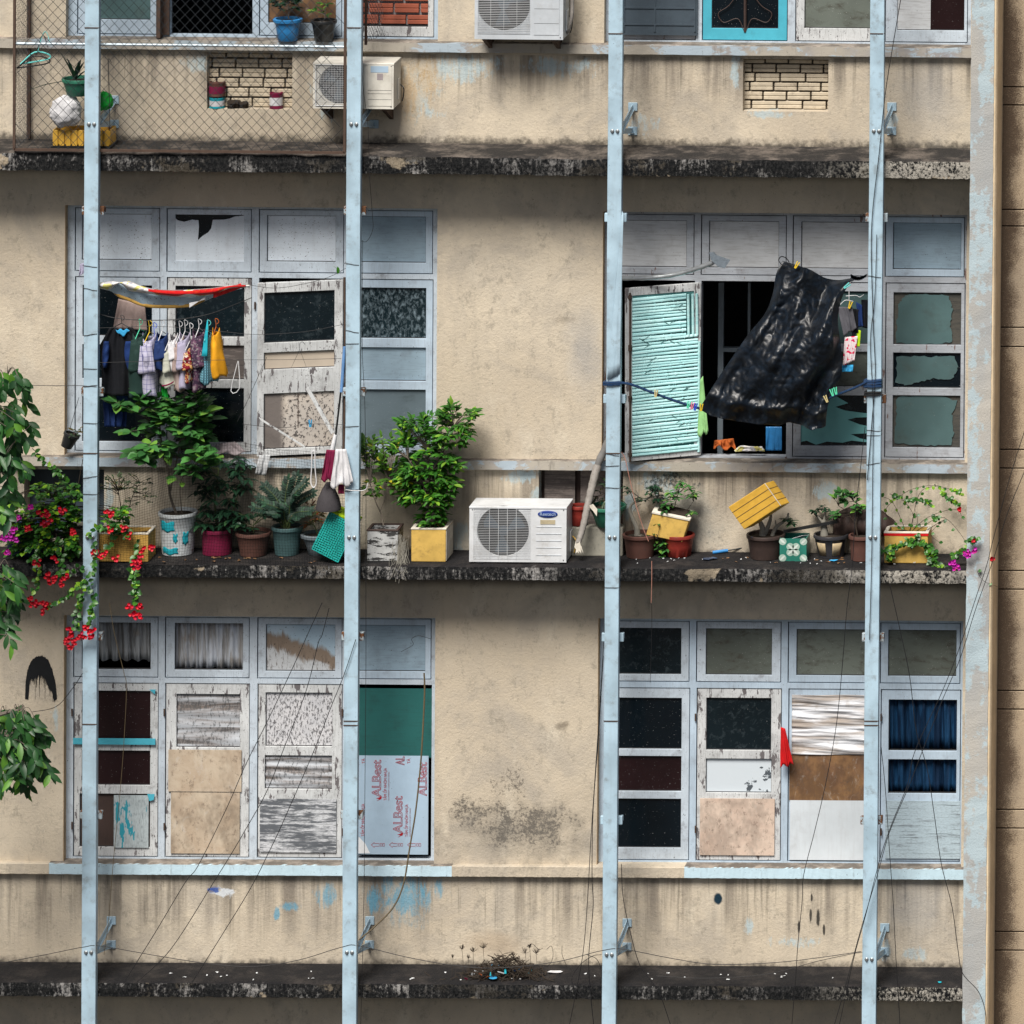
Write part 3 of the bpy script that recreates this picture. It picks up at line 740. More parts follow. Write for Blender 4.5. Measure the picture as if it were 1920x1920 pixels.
# ---------------------------------------------------------------- windows
DF = -.085
def window(lbl, ox0, ox1, ytz, zb, xref, cells, fmat):
    """ox: opening px; ytz top z; cells: list of dict(x0,x1,y0,y1|None, mat, panes)"""
    X = lambda x, y=700, d=DF: RX(x, y, d)
    Z = lambda y, d=DF: zb if y is None else W(xref, y, d).z
    hs = []
    for c in cells:
        ym = (c['y0'] + (c['y1'] or c['y0']+330))/2
        c['R'] = (X(c['x0'], ym), X(c['x1'], ym), Z(c['y1'])+(.012 if c['y1'] is None else 0), Z(c['y0'])); c['ym'] = ym
        hs.append(c['R'])
    ym = 1390 if xref and cells[0]['y0'] > 900 else 620
    w = MB().holes((X(ox0, ym)-.02, X(ox1, ym)+.10, zb, ytz+.06), hs, -DF, -DF+.10).obj('window', fmat, bld)
    w['label'] = lbl
    for c in cells:
        R = c['R']; gx = .0075
        if c.get('open'): continue
        ds = DF - .008
        xf = None
        if 'swing' in c:                         # free left edge out by swing metres, hinged right
            sw = c['swing']
            def xf(p, R=R, sw=sw):
                t = (R[1]-p.x)/(R[1]-R[0]); return Vector((R[1]-(R[1]-p.x)*math.sqrt(max(.05, 1-(sw/(R[1]-R[0]))**2)), p.y-.03-sw*t, p.z))
        if c.get('mat'):
            ph = [(X(p[0], c['ym']), X(p[2], c['ym']), Z(p[3]), Z(p[1])) for p in c['panes'] if not (len(p) > 6 and p[6] == 'over')]
            m = MB().holes((R[0]+gx, R[1]-gx, R[2]+gx, R[3]-gx), ph, -ds, -ds+.04)
            bd = MB()
            for h in ph:
                b = .0045
                bd.holes((h[0]-.001, h[1]+.001, h[2]-.001, h[3]+.001), [(h[0]+b, h[1]-b, h[2]+b+.002, h[3]-b-.002)], -ds+.020, -ds+.036)
            if xf: m.xf(xf); bd.xf(xf)
            if ph: bd.obj('pane_shade_ring', 'pane_shade', w)  # dark ring standing in for the shade at each pane's edge
            so = m.obj('sash', c['mat'], w, bevel=.0022)
            if c.get('label'): so['label'] = c['label']
        for p in c['panes']:
            over = len(p) > 6 and p[6] == 'over'
            d = ds + (.014 if over else -.022)
            if len(p) > 5 and p[5] == 'curtain': d = ds-.03
            x0, x1, z0, z1 = X(p[0], c['ym']), X(p[2], c['ym']), Z(p[3]), Z(p[1])
            e = 0 if over else .004
            if p[4] is None: continue
            nm = p[5] if len(p) > 5 and p[5] else ('pane' if 'glass' in str(p[4]) else 'board')
            m = MB()
            if nm == 'curtain':
                r = random.Random(int(p[0])); ph_ = [r.uniform(0, 6) for _ in range(3)]
                m.grid(lambda u, v: (x0+(x1-x0)*u, -d+.03+.014*math.sin(u*38+ph_[0]+v*2)+.007*math.sin(u*83+ph_[1]), z0+(z1-z0)*v + (.006*math.sin(u*38+ph_[0]) if v < .01 else 0)), 90, 4)
            elif nm == 'sheet':
                m.grid(lambda u, v: (x0+(x1-x0)*u, -d-.006+.022*mn.noise(Vector((u*1.3, v*9+u*.8, x0)))+.012*mn.noise(Vector((u*2.6, v*22+u*1.5, x0+4))), z0+(z1-z0)*v), 24, 90)
            elif nm == 'tin_sheet':
                m.grid(lambda u, v: (x0+(x1-x0)*u, -d+.004*math.sin(v*26+u*1.5), z0+(z1-z0)*v), 4, 60)
            else: m.box(x0-e, x1+e, -d, -d+.008, z0-e, z1+e)
            if xf: m.xf(xf)
            o = m.obj(nm, p[4], w)
            if nm in ('curtain', 'sheet'): mo = o.modifiers.new('Solid', 'SOLIDIFY'); mo.thickness = .003
            if nm == 'curtain' and len(p) > 7:  # dark glass before the curtain
                pass
    return w
def C(x0, x1, y0, y1, mat, panes, **k): return dict(x0=x0, x1=x1, y0=y0, y1=y1, mat=mat, panes=panes, **k)
# --- B1 (middle left)
w1 = window('middle left window with a missing corner of board and laundry before its open side', 121, 819, OPS[2][3], ZS[1], 390, [
    C(140, 300, 391, 511, 'frame', [(153, 403, 284, 490, 'white_board')]),
    C(312, 472, 391, 511, 'frame', [(328, 403, 457, 490, 'glass', 'pane')]),
    C(485, 645, 391, 511, 'frame', [(500, 403, 629, 490, 'white_board')]),
    C(656, 812, 391, 511, 'frame_blue', [(672, 403, 798, 490, 'blue_board')]),
    C(140, 300, 520, None, 'frame', [(154, 537, 284, 632, 'glass'), (154, 648, 284, 712, 'glass'), (154, 728, 284, 830, 'glass')]),
    C(312, 472, 520, None, 'frame_worn', [(328, 537, 457, 632, 'glass_dirty'), (328, 648, 457, 712, 'wood_old'), (328, 728, 457, 830, 'glass')]),
    C(485, 645, 520, 847, 'frame_worn', [(499, 540, 628, 634, 'glass_dirty'), (499, 652, 628, 684, 'beige_board'), (499, 729, 628, 833, 'crust')], swing=.17, label='casement hanging half open with peeling paint'),
    C(656, 812, 520, None, 'frame_blue', [(672, 537, 798, 632, 'glass_scraped'), (672, 649, 798, 712, 'blue_board'), (672, 728, 798, 832, 'glass_swirl')]),
], 'frame')
# the broken transom board: polygon with the torn notch
def poly_board(parent, pts, d, mat, name='board', th=.006, ref=None, lbl=None):
    mb = MB(); P = [W(x, y, d) for x, y in pts]; n = len(P)
    mb.v = [Vector((p.x, -d, p.z)) for p in P] + [Vector((p.x, -d+th, p.z)) for p in P]
    mb.f = [tuple(range(n))] + [tuple(range(n, 2*n))[::-1]] + [(i, n+i, n+(i+1) % n, (i+1) % n) for i in range(n)]
    mb.sm = [False]*len(mb.f)
    o = mb.obj(name, mat, parent)
    if lbl: o['label'] = lbl
    return o
dd = DF-.026
poly_board(w1, [(326, 407), (333, 413), (345, 416), (360, 412), (372, 413), (373, 425), (371, 450), (379, 443), (390, 436), (396, 428), (399, 412), (418, 412), (430, 410), (440, 406), (459, 404), (459, 493), (326, 491)], dd+.012, 'white_board', lbl='white board with a torn notch at its top')
# --- B2 (middle right)
w2 = window('middle right window with an open bamboo-covered shutter', 1129, 1811, OPS[3][3], ZS[1], 1500, [
    C(1150, 1302, 404, 518, 'frame_grey', [(1160, 416, 1287, 504, 'grey_board')]),
    C(1314, 1475, 404, 518, 'frame_grey', [(1329, 416, 1460, 504, 'grey_board')]),
    C(1486, 1646, 404, 518, 'frame_grey', [(1502, 416, 1631, 504, 'grey_board')]),
    C(1659, 1809, 404, 518, 'frame_blue', [(1674, 416, 1802, 504, 'blue_board')]),
    C(1150, 1302, 528, None, None, [], open=1),
    C(1314, 1475, 528, None, None, [], open=1),
    C(1486, 1646, 528, None, 'frame_grey', [(1502, 546, 1631, 645, 'glass_teal'), (1502, 659, 1631, 725, 'glass_film'), (1502, 741, 1631, 836, 'glass_dirty')]),
    C(1659, 1809, 528, None, 'frame_grey', [(1674, 547, 1801, 645, 'wood_old2'), (1674, 660, 1801, 726, 'glass'), (1674, 740, 1801, 838, 'wood_old2')]),
], 'frame_grey')
poly_board(w2, [(1500, 741), (1565, 741), (1590, 756), (1566, 763), (1585, 770), (1632, 776), (1632, 782), (1605, 783), (1589, 787), (1612, 796), (1632, 800), (1632, 812), (1595, 814), (1612, 822), (1632, 826), (1632, 830), (1597, 826), (1580, 830), (1550, 828), (1530, 834), (1512, 826), (1500, 829)], DF-.022, 'teal_board', 'film', .003, lbl='torn teal film')
def torn(pts, seed):
    r_ = random.Random(seed); out = []
    for i, a_ in enumerate(pts):
        b_ = pts[(i+1) % len(pts)]
        for k in range(7): t_ = k/7; out.append((a_[0]+(b_[0]-a_[0])*t_+r_.uniform(-1.8, 1.8), a_[1]+(b_[1]-a_[1])*t_+r_.uniform(-1.6, 1.6)))
    return out
for i, pts in enumerate(([(1700, 553), (1735, 551), (1778, 554), (1786, 580), (1782, 612), (1786, 642), (1740, 645), (1680, 643), (1682, 600), (1686, 568)],
            [(1682, 668), (1740, 669), (1790, 668), (1796, 690), (1784, 712), (1750, 710), (1722, 716), (1700, 722), (1680, 718)],
            [(1682, 744), (1760, 742), (1796, 752), (1784, 775), (1788, 812), (1782, 834), (1730, 836), (1678, 830), (1680, 790)])):
    poly_board(w2, torn(pts, i), DF-.021, 'glass_teal', 'film', .003)
# --- C1 (lower left)
w3 = window('lower left window boarded with plywood, grimy panels and a printed sheet', 119, 815, OPS[4][3], ZS[2], 390, [
    C(137, 297, 1157, 1272, 'frame', [(153, 1169, 282, 1257, None), (153, 1165, 282, 1243, 'curtain_grey', 'curtain', 'over')]),
    C(309, 468, 1157, 1272, 'frame', [(327, 1169, 455, 1257, 'curtain_white', 'curtain')]),
    C(482, 642, 1157, 1272, 'frame', [(498, 1170, 628, 1258, 'stain_board')]),
    C(654, 809, 1157, 1272, 'frame_blue', [(668, 1170, 797, 1257, 'blue_board')]),
    C(137, 297, 1281, None, 'frame_worn', [(153, 1297, 281, 1389, 'glass_maroon'), (153, 1409, 281, 1474, 'glass_maroon'), (149, 1490, 281, 1590, 'brown_dark'), (214, 1492, 279, 1590, 'turq_chip', None, 'over')]),
    C(309, 468, 1281, None, 'frame_worn', [(330, 1302, 449, 1402, 'tin', 'tin_sheet'), (316, 1406, 453, 1484, 'ply_tan', None, 'over'), (321, 1486, 450, 1600, 'ply_tan', None, 'over')]),
    C(482, 642, 1281, None, 'frame_worn', [(497, 1298, 622, 1399, 'speckled'), (496, 1416, 622, 1479, 'tin', 'tin_sheet'), (488, 1497, 631, 1597, 'wood_worn', None, 'over')]),
    C(654, 809, 1281, None, None, []),
], 'frame')
a = [(X_, 1390) for X_ in (0,)]
def plate(parent, x0, y0, x1, y1, d, mat, name='board', th=.008, lbl=None):
    A = rect(x0, y0, x1, y1, d); o = MB().box(A[0], A[1], -d, -d+th, A[2], A[3]).obj(name, mat, parent)
    if lbl: o['label'] = lbl
    return o
plate(w3, 654, 1291, 812, 1420, DF-.005, 'green_board', lbl='dark green board')
sheet = plate(w3, 662, 1417, 803, 1602, DF+.004, 'sheet_blue', 'printed_sheet', .004, 'pale blue sheet printed with red lettering and arrows')
poly_board(w3, [(671, 1567), (685, 1582), (694, 1600), (668, 1600)], DF+.0065, 'ac_white', 'torn_film', .001)
plate(w3, 137, 1385, 291, 1396, DF+.02, 'turq_frame', 'batten', .014, 'turquoise batten')
poly_board(w3, [(280, 1293), (292, 1293), (290, 1302)], DF+.012, 'turq_frame', 'chip', .004)
poly_board(w3, [(276, 1489), (290, 1489), (288, 1500), (280, 1502)], DF+.016, 'turq_frame', 'chip', .004)
# --- C2 (lower right)
w4 = window('lower right window with dark panes, plywood patches and a blue curtain', 1120, 1804, OPS[5][3], ZS[2], 1500, [
    C(1139, 1293, 1166, 1281, 'frame', [(1148, 1180, 1277, 1267, 'glass_dirty')]),
    C(1305, 1465, 1166, 1281, 'frame', [(1323, 1180, 1447, 1267, 'glass_film')]),
    C(1477, 1638, 1166, 1281, 'frame_blue', [(1493, 1180, 1622, 1267, 'glass_film')]),
    C(1650, 1801, 1166, 1281, 'frame_blue', [(1665, 1180, 1793, 1267, 'glass_film')]),
    C(1139, 1293, 1291, None, 'frame', [(1150, 1311, 1277, 1407, 'glass'), (1150, 1420, 1277, 1486, 'glass_maroon'), (1150, 1500, 1277, 1592, 'glass')]),
    C(1305, 1465, 1291, None, 'frame_worn', [(1323, 1310, 1445, 1408, 'glass_dirty'), (1323, 1424, 1446, 1488, 'peeled'), (1313, 1498, 1453, 1604, 'ply_pink', None, 'over')]),
    C(1477, 1638, 1291, None, 'frame_blue', [(1484, 1302, 1634, 1414, 'sheet_white', 'sheet', 'over'), (1480, 1415, 1634, 1500, 'ply_brown', None, 'over'), (1482, 1500, 1634, 1612, 'white_panel', None, 'over')]),
    C(1650, 1801, 1291, None, 'frame_blue', [(1665, 1311, 1793, 1407, 'curtain_blue', 'curtain'), (1665, 1423, 1793, 1487, 'curtain_blue', 'curtain'), (1661, 1500, 1801, 1608, 'wood_flaked', None, 'over')]),
], 'frame_blue')
# --- A1 / A2 (top, cut by the frame)
w5 = window('top left window behind the wire cage', 124, 822, OPS[0][3], ZS[0], 390, [
    C(145, 298, -265, None, 'frame_blue', [(160, -250, 282, -150, 'glass'), (160, -130, 282, -60, 'glass'), (160, -45, 282, 39, 'glass_teal')]),
    C(318, 474, -265, None, None, [], open=1),
    C(486, 642, -265, None, 'frame_blue', [(503, -250, 630, -150, 'glass'), (503, -130, 630, -60, 'glass_film'), (503, -45, 630, 42, 'ply_brown')]),
    C(662, 815, -265, None, 'frame_worn', [(675, -260, 803, 47, None)]),
], 'frame_blue')
w6 = window('top right window with a turquoise casement and a slate board', 1134, 1822, OPS[1][3], ZS[0], 1500, [
    C(1160, 1306, -255, None, 'frame_grey', [(1172, -240, 1292, -140, 'dark_board'), (1172, -120, 1292, -50, 'dark_board'), (1172, -40, 1292, 52, 'dark_board')]),
    C(1317, 1478, -255, None, 'turq_frame', [(1335, -240, 1460, -140, 'glass'), (1335, -120, 1460, -50, 'glass'), (1335, -40, 1460, 55, 'glass')]),
    C(1492, 1648, -255, None, 'frame_worn', [(1509, -240, 1634, -140, 'glass'), (1509, -120, 1634, -50, 'glass'), (1509, -40, 1634, 53, 'glass_film')]),
    C(1660, 1816, -255, None, 'frame', [(1683, -240, 1809, -140, 'glass'), (1683, -120, 1809, -50, 'glass'), (1683, -40, 1809, 55, 'glass_maroon')]),
], 'frame')
plate(w6, 1163, -60, 1308, 66, DF+.03, 'dark_board', 'board', .02, 'ribbed slate grey board')
mb = MB()
for y in (-42, 15, 46): mb.pbox(1168, y-1.5, 1303, y+1.5, DF+.03, DF+.038)
for x in (1228, 1303, 1170): mb.pbox(x-1.5, -60, x+1.5, 60, DF+.03, DF+.0375)
mb.obj('board_rib', 'dark_board', w6)
plate(w6, 1683, -40, 1745, 55, DF-.02, 'grey_board', 'curtain_panel', .004)
mb = MB()                                      # iron curls behind the turquoise casement
for s in (-1, 1):
    mb.tube(smoothpts([W(1397+s*2, 58, DF-.01), W(1397+s*14, 35, DF-.01), W(1397+s*40, 42, DF-.01), W(1397+s*50, 25, DF-.01), W(1397+s*30, 10, DF-.01), W(1397+s*8, -20, DF-.01)]), .004, 5)
mb.tube([W(1397, 60, DF-.01), W(1397, -50, DF-.01)], .012, 6); mb.obj('iron_curl', 'brown_dark', w6)
# red brick infill, far column of the top-left window
mb = MB(); r = random.Random(5)
x0, x1, z0, z1 = RX(664, 0, -.14), RX(808, 0, -.14), W(740, 47, -.14).z, W(740, -60, -.14).z
MB().box(x0, x1, .16, .2, z0, OPS[0][3]).obj('mortar', 'mortar_grey', w5)
j = 0; z = z0+.006
while z < z1+.5:
    x = x0 - (.09 if j % 2 else .0)
    while x < x1:
        w_ = .20*r.uniform(.9, 1.05); a_, b_ = max(x, x0), min(x+w_, x1)
        if b_-a_ > .03:
            for s in (0, 1): mb.obox(((a_+b_)/2, .15+r.uniform(-.004, .004), z+.022+s*.038), ((b_-a_)/2, 0, 0), (0, .02, 0), (0, 0, .0175))
        x += w_+.014
    z += .095; j += 1
mb.obj('brick_infill', 'dark_brick', w5, bevel=.004)
# open casement edge in the top-left window
mb = MB(); mb.pbox(293, -260, 301, 72, DF, .05); mb.pbox(301, -260, 318, 66, DF, DF+.02); mb.obj('sash', 'rust', w5, bevel=.003)
# shutter covered with painted bamboo (middle right)
P00, P10, P11, P01 = W(1173, 866, .14), W(1314, 853, DF+.01), W(1314, 530, DF+.01), W(1173, 541, .14)
def sh(u, v, o=0.0):                           # point on shutter plane, o = offset towards the street
    a_ = P00.lerp(P10, u); b_ = P01.lerp(P11, u); p = a_.lerp(b_, v)
    nn = (P10-P00).cross(P01-P00).normalized()
    if nn.y > 0: nn = -nn
    return p + nn*o
def shbox(mb, u0, u1, v0, v1, o0, o1):
    vs = [sh(u, v, o) for o in (o0, o1) for v in (v0, v1) for u in (u0, u1)]
    return mb.add(vs, [(0, 2, 3, 1), (4, 5, 7, 6), (0, 1, 5, 4), (2, 6, 7, 3), (0, 4, 6, 2), (1, 3, 7, 5)])
mb = MB(); shbox(mb, 0, .09, 0, 1, -.03, .004); shbox(mb, .91, 1, 0, 1, -.03, .0); shbox(mb, .09, .91, .955, 1, -.03, .002); shbox(mb, .09, .91, 0, .03, -.03, 0)
lab(mb.obj('shutter', 'frame_worn', w2, bevel=.002), 'open shutter faced with turquoise bamboo')
mb = MB(); shbox(mb, .09, .91, .03, .955, -.02, -.004); mb.obj('shutter_backing', 'bamboo_dark', w2)
mb = MB(); r = random.Random(3); v = .035
while v < .95:
    gap = .008
    tl = r.uniform(-.003, .009)+.004; u1 = .955 if v < .70 else .80; rr = r.uniform(.0105, .0165)
    pts = [sh(.085, v, .004), sh(.4, v+tl*.5+r.uniform(-.002, .002), .006), sh(u1, v+tl, .005)]
    mb.tube(pts, [rr, rr*.95, rr*.85], 7)
    for k in range(3):
        u = r.uniform(.1, .85); q = sh(u, v+tl*u, .006); q2 = sh(u+.012, v+tl*u, .006); mb.tube([q, q2], rr*1.13, 7)
    v += (rr*2+.001)/1.41
for u in (.835, .895, .95): mb.tube([sh(u, .70, .01), sh(u-.008, .94, .012)], .011, 7)
for u in (.97,): mb.tube([sh(u, .02, .0), sh(u+.005, .66, .0)], .014, 7)
mb.obj('bamboo_facing', 'bamboo', w2)
mb = MB()
for _ in range(26):
    u, v = r.uniform(.15, .8), r.uniform(.08, .9); a_ = r.uniform(.03, .09); s = r.choice((-1, 1))
    mb.tube([sh(u, v, .017), sh(u+a_, v+s*a_*.25, .018)], .0025, 4)
mb.obj('bamboo_twig', 'bamboo_dark', w2)['kind'] = 'stuff'
mb = MB(); mb.tube([sh(.055, .0, .014), sh(.055, .975, .014)], .008, 8)
for v in (.03, .35, .36, .64, .655, .94): mb.tube([sh(.055, v, .014), sh(.055, v+.02, .014)], .015, 8)
mb.obj('espagnolette', 'rust', w2)
# hinges on window frames
def hinges(w, pts):
    for x, y in pts:
        c = W(x, y, DF+.012); MB().tube([c-Vector((0, 0, .03)), c+Vector((0, 0, .03))], .007, 8).obj('hinge', 'rust', w)
hinges(w1, [(646, 573), (646, 780), (478, 573)]); hinges(w3, [(135, 1336), (135, 1548), (308, 1336), (308, 1550), (642, 1336), (642, 1560)])
hinges(w4, [(1304, 1345), (1304, 1555), (1652, 1345), (1652, 1560)])
# printed lettering on the pale blue sheet
def lettering(txt, px, py, size, mat, parent, rot=0, d=DF+.005, outline=False, name='lettering', align='LEFT', th=.0008, sx=1):
    cu = bpy.data.curves.new(name, 'FONT'); cu.body = txt; cu.size = size; cu.align_x = align
    if outline: cu.fill_mode = 'NONE'; cu.bevel_depth = .0021; cu.bevel_resolution = 0
    else: cu.extrude = th*.5
    o = bpy.data.objects.new(name, cu); col.objects.link(o)
    me = bpy.data.meshes.new_from_object(o.evaluated_get(bpy.context.evaluated_depsgraph_get()))
    col.objects.unlink(o); bpy.data.objects.remove(o)
    c = W(px, py, d); o0 = Vector(parent['_o']); ca, sa = math.cos(rot), math.sin(rot)
    for v in me.vertices:
        x, z, y = v.co.x*sx, v.co.y, v.co.z
        v.co = Vector((c.x + x*ca - z*sa, -d - y, c.z + x*sa + z*ca)) - o0
    me.materials.clear(); me.materials.append(M[mat]); me.name = name
    ob = bpy.data.objects.new(name, me); col.objects.link(ob); ob.parent = parent; ob['_o'] = tuple(o0); return ob
HP = math.pi/2
for x, y in ((714, 1494), (754, 1562)):
    lettering('ALBest', x, y, .105, 'red_ink', w3, HP, outline=True); 
    lettering('TẤM ỐP NHÔM NHỰA', x+11, y+7, .034, 'red_ink', w3, HP, sx=.78)
    lettering('ALUMINIUM COMPOSITE PANEL', x+16, y+7, .016, 'grey_ink', w3, HP, sx=1.05)
    mb = MB(); P = [(x-8, y+8), (x+1, y+4), (x+2, y-1), (x-3, y+1), (x-9, y+3), (x-3, y+4)]
    poly_board(w3, P, DF+.0058, 'red_ink', 'emblem', .0015)
lettering('ALBest', 800, 1492, .105, 'red_ink', w3, HP, outline=True, sx=.9)
lettering('TẤM ỐP NHÔM NHỰA', 683, 1568, .034, 'red_ink', w3, HP, sx=.78)
lettering('TÂ', 684, 1432, .034, 'red_ink', w3, HP); lettering('TÂ', 769, 1432, .034, 'red_ink', w3, HP); lettering('AL', 758, 1434, .10, 'red_ink', w3, HP, outline=True, sx=.6)
lettering('TAMPHATNHUA.COM', 735, 1484, .010, 'red_ink', w3, HP) if False else None
def arrow(x, y):
    mb = MB(); d = DF+.0055
    def ln(pts):
        pts = [W(a_, b_, d) for a_, b_ in pts]; mb.tube(pts + [pts[0]], .0016, 4)
    ln([(x, y), (x+6, y-5), (x+6, y-2.5), (x+15, y-2.5), (x+15, y+2.5), (x+6, y+2.5), (x+6, y+5)])
    ln([(x+17, y-2.5), (x+20, y-2.5), (x+20, y+2.5), (x+17, y+2.5)]); ln([(x+21.5, y-2.5), (x+25, y-2.5), (x+25, y+2.5), (x+21.5, y+2.5)])
    mb.obj('printed_arrow', 'red_ink', w3)
for x in (696, 730, 764): arrow(x, 1584)
# black paint smear on the wall at left
mb = MB()
outer = [(47, 1310), (48, 1280), (51, 1258), (58, 1240), (68, 1231), (78, 1229), (90, 1236), (98, 1255), (104, 1280), (107, 1310)]
inner = [(53, 1312), (55, 1285), (58, 1268), (66, 1266), (76, 1264), (84, 1268), (90, 1280), (94, 1290), (98, 1300), (101, 1316)]
def sm_(u, v):
    i = min(int(u*9), 8); t = u*9-i; o_ = Vector(outer[i]).lerp(Vector(outer[i+1]), t); n_ = Vector(inner[i]).lerp(Vector(inner[i+1]), t)
    q = o_.lerp(n_, v); q.y += rnd.uniform(-1.5, 1.5) + (rnd.uniform(0, 10) if v > .95 and .2 < u < .8 else 0); p = W(q.x, q.y, .003); return p
mb.grid(sm_, 90, 6, False)
for i in range(26):
    x = 56+i*1.7+rnd.uniform(-.5, .5); y0 = 1262+abs(i-12)*.6; y1 = y0+rnd.uniform(8, 48)
    a_, b_ = W(x, y0, .003), W(x+rnd.uniform(-1, 1), y1, .003); mb.tube([a_, b_], [rnd.uniform(.0016, .0034), .0006], 4)
o = mb.obj('paint_smear', 'black_paint', bld); o.modifiers.new('Solid', 'SOLIDIFY').thickness = .002
o['label'] = 'black arched paint smear with drips'
# ---------------------------------------------------------------- poles
PX = [169, 659.5, 1148, 1637]
plab = ['leftmost pale blue steel pole, chain link cage and bougainvillea around it', 'second pale blue steel pole from the left, beside the hanging white cloth',
        'third pale blue steel pole, between the white condenser and the bamboo shutter', 'rightmost pale blue steel pole, wound with black cables and dark rope']
for i, px in enumerate(PX):
    c = W(px, 960, .56); t = thing('metal_pole', plab[i], 'pole', (c.x, -.53, ZG), 'steel poles standing in front of the facade')
    hw = .0565
    mb = MB()
    def lbox(a, b, ya, yb):                     # long member with the slight waviness of rolled steel
        z0_, z1_, n = W(960, 2300, .5).z, ZT, 110
        ring = [(a, yb), (a, ya), (b, ya), (b, yb)]; vs = []
        for j in range(n+1):
            z = z0_+(z1_-z0_)*j/n; ox = .0035*mn.noise(Vector((z*.55, i*7, 1)))+.0012*mn.noise(Vector((z*3, i*7, 2))); oy = .003*mn.noise(Vector((z*.6, i*5, 3)))
            vs += [(x+ox, y+oy, z) for x, y in ring]
        mb.add(vs, [(j*4+k, j*4+(k+1) % 4, j*4+4+(k+1) % 4, j*4+4+k) for j in range(n) for k in range(4)])
        mb.box(a, b, ya, yb, ZG, z0_)
    lbox(c.x-hw, c.x+hw, -.56, -.548); lbox(c.x+hw-.012, c.x+hw, -.548, -.49); lbox(c.x-hw, c.x-hw+.012, -.548, -.49); lbox(c.x+hw-.007, c.x+hw+.001, -.564, -.56)
    mb.obj('post', 'pole', t, bevel=.003)
    for y in (52 if i < 2 else 63, 850 if i in (0, 2) else 1010 if 0 else 1360, 1358 if i == 0 else 1352):
        z = W(px, y, .56).z; MB().box(c.x-hw-.001, c.x+hw+.002, -.5645, -.5475, z-.004, z+.004).obj('weld', 'rust', t)
    for y in (233 if i < 2 else 246, 1008, 1786 if i < 2 else 1790 if i == 2 else 1799):
        z = W(px, y, .56).z
        for s in (-1, 1):
            q = Vector((c.x+s*.021, -.56, z)); 
            MB().lathe(q, [(.017, -.004), (.017, .003), (.010, .008), (.010, .016), (0.0, .018)], 8, rot=Matrix.Rotation(math.pi/2, 3, 'X')).obj('bolt', 'bolt', t)
        for s in ((-1, 1) if y != 1008 else ()):
            a_ = Vector((c.x+.035, -.50, z-.01)); b_ = Vector((c.x+.05, -.0, z+s*.10-.0))
            dv = (b_-a_); m_ = (a_+b_)/2; up = Vector((0, 0, 1)); nn = dv.cross(Vector((1, 0, 0))).normalized()
            MB().obox(m_, Vector((.004, 0, 0)), dv/2, nn*.022).obox(m_+nn*.02, Vector((.018, 0, 0)), dv/2, nn*.003).obj('bracket', 'pole', t)
            MB().box(b_.x-.035, b_.x+.04, -.012, -.001, b_.z-.035, b_.z+.035).obj('wall_plate', 'pole', t, bevel=.003)
    for y in ((395, 735, 1193, 1528) if i < 2 else (408, 748, 1195, 1538)):
        z = W(px, y, .50).z
        for s in (-1, 1):
            x = c.x+s*(hw+.014); MB().box(x-.019, x+.019, -.505, -.47, z-.036, z+.036).box(x-.008, x+.012, -.47, -.40, z-.03, z+.02).obj('clamp', 'pole' if i in (2,) else 'pole_rust', t, bevel=.006, seg=2)
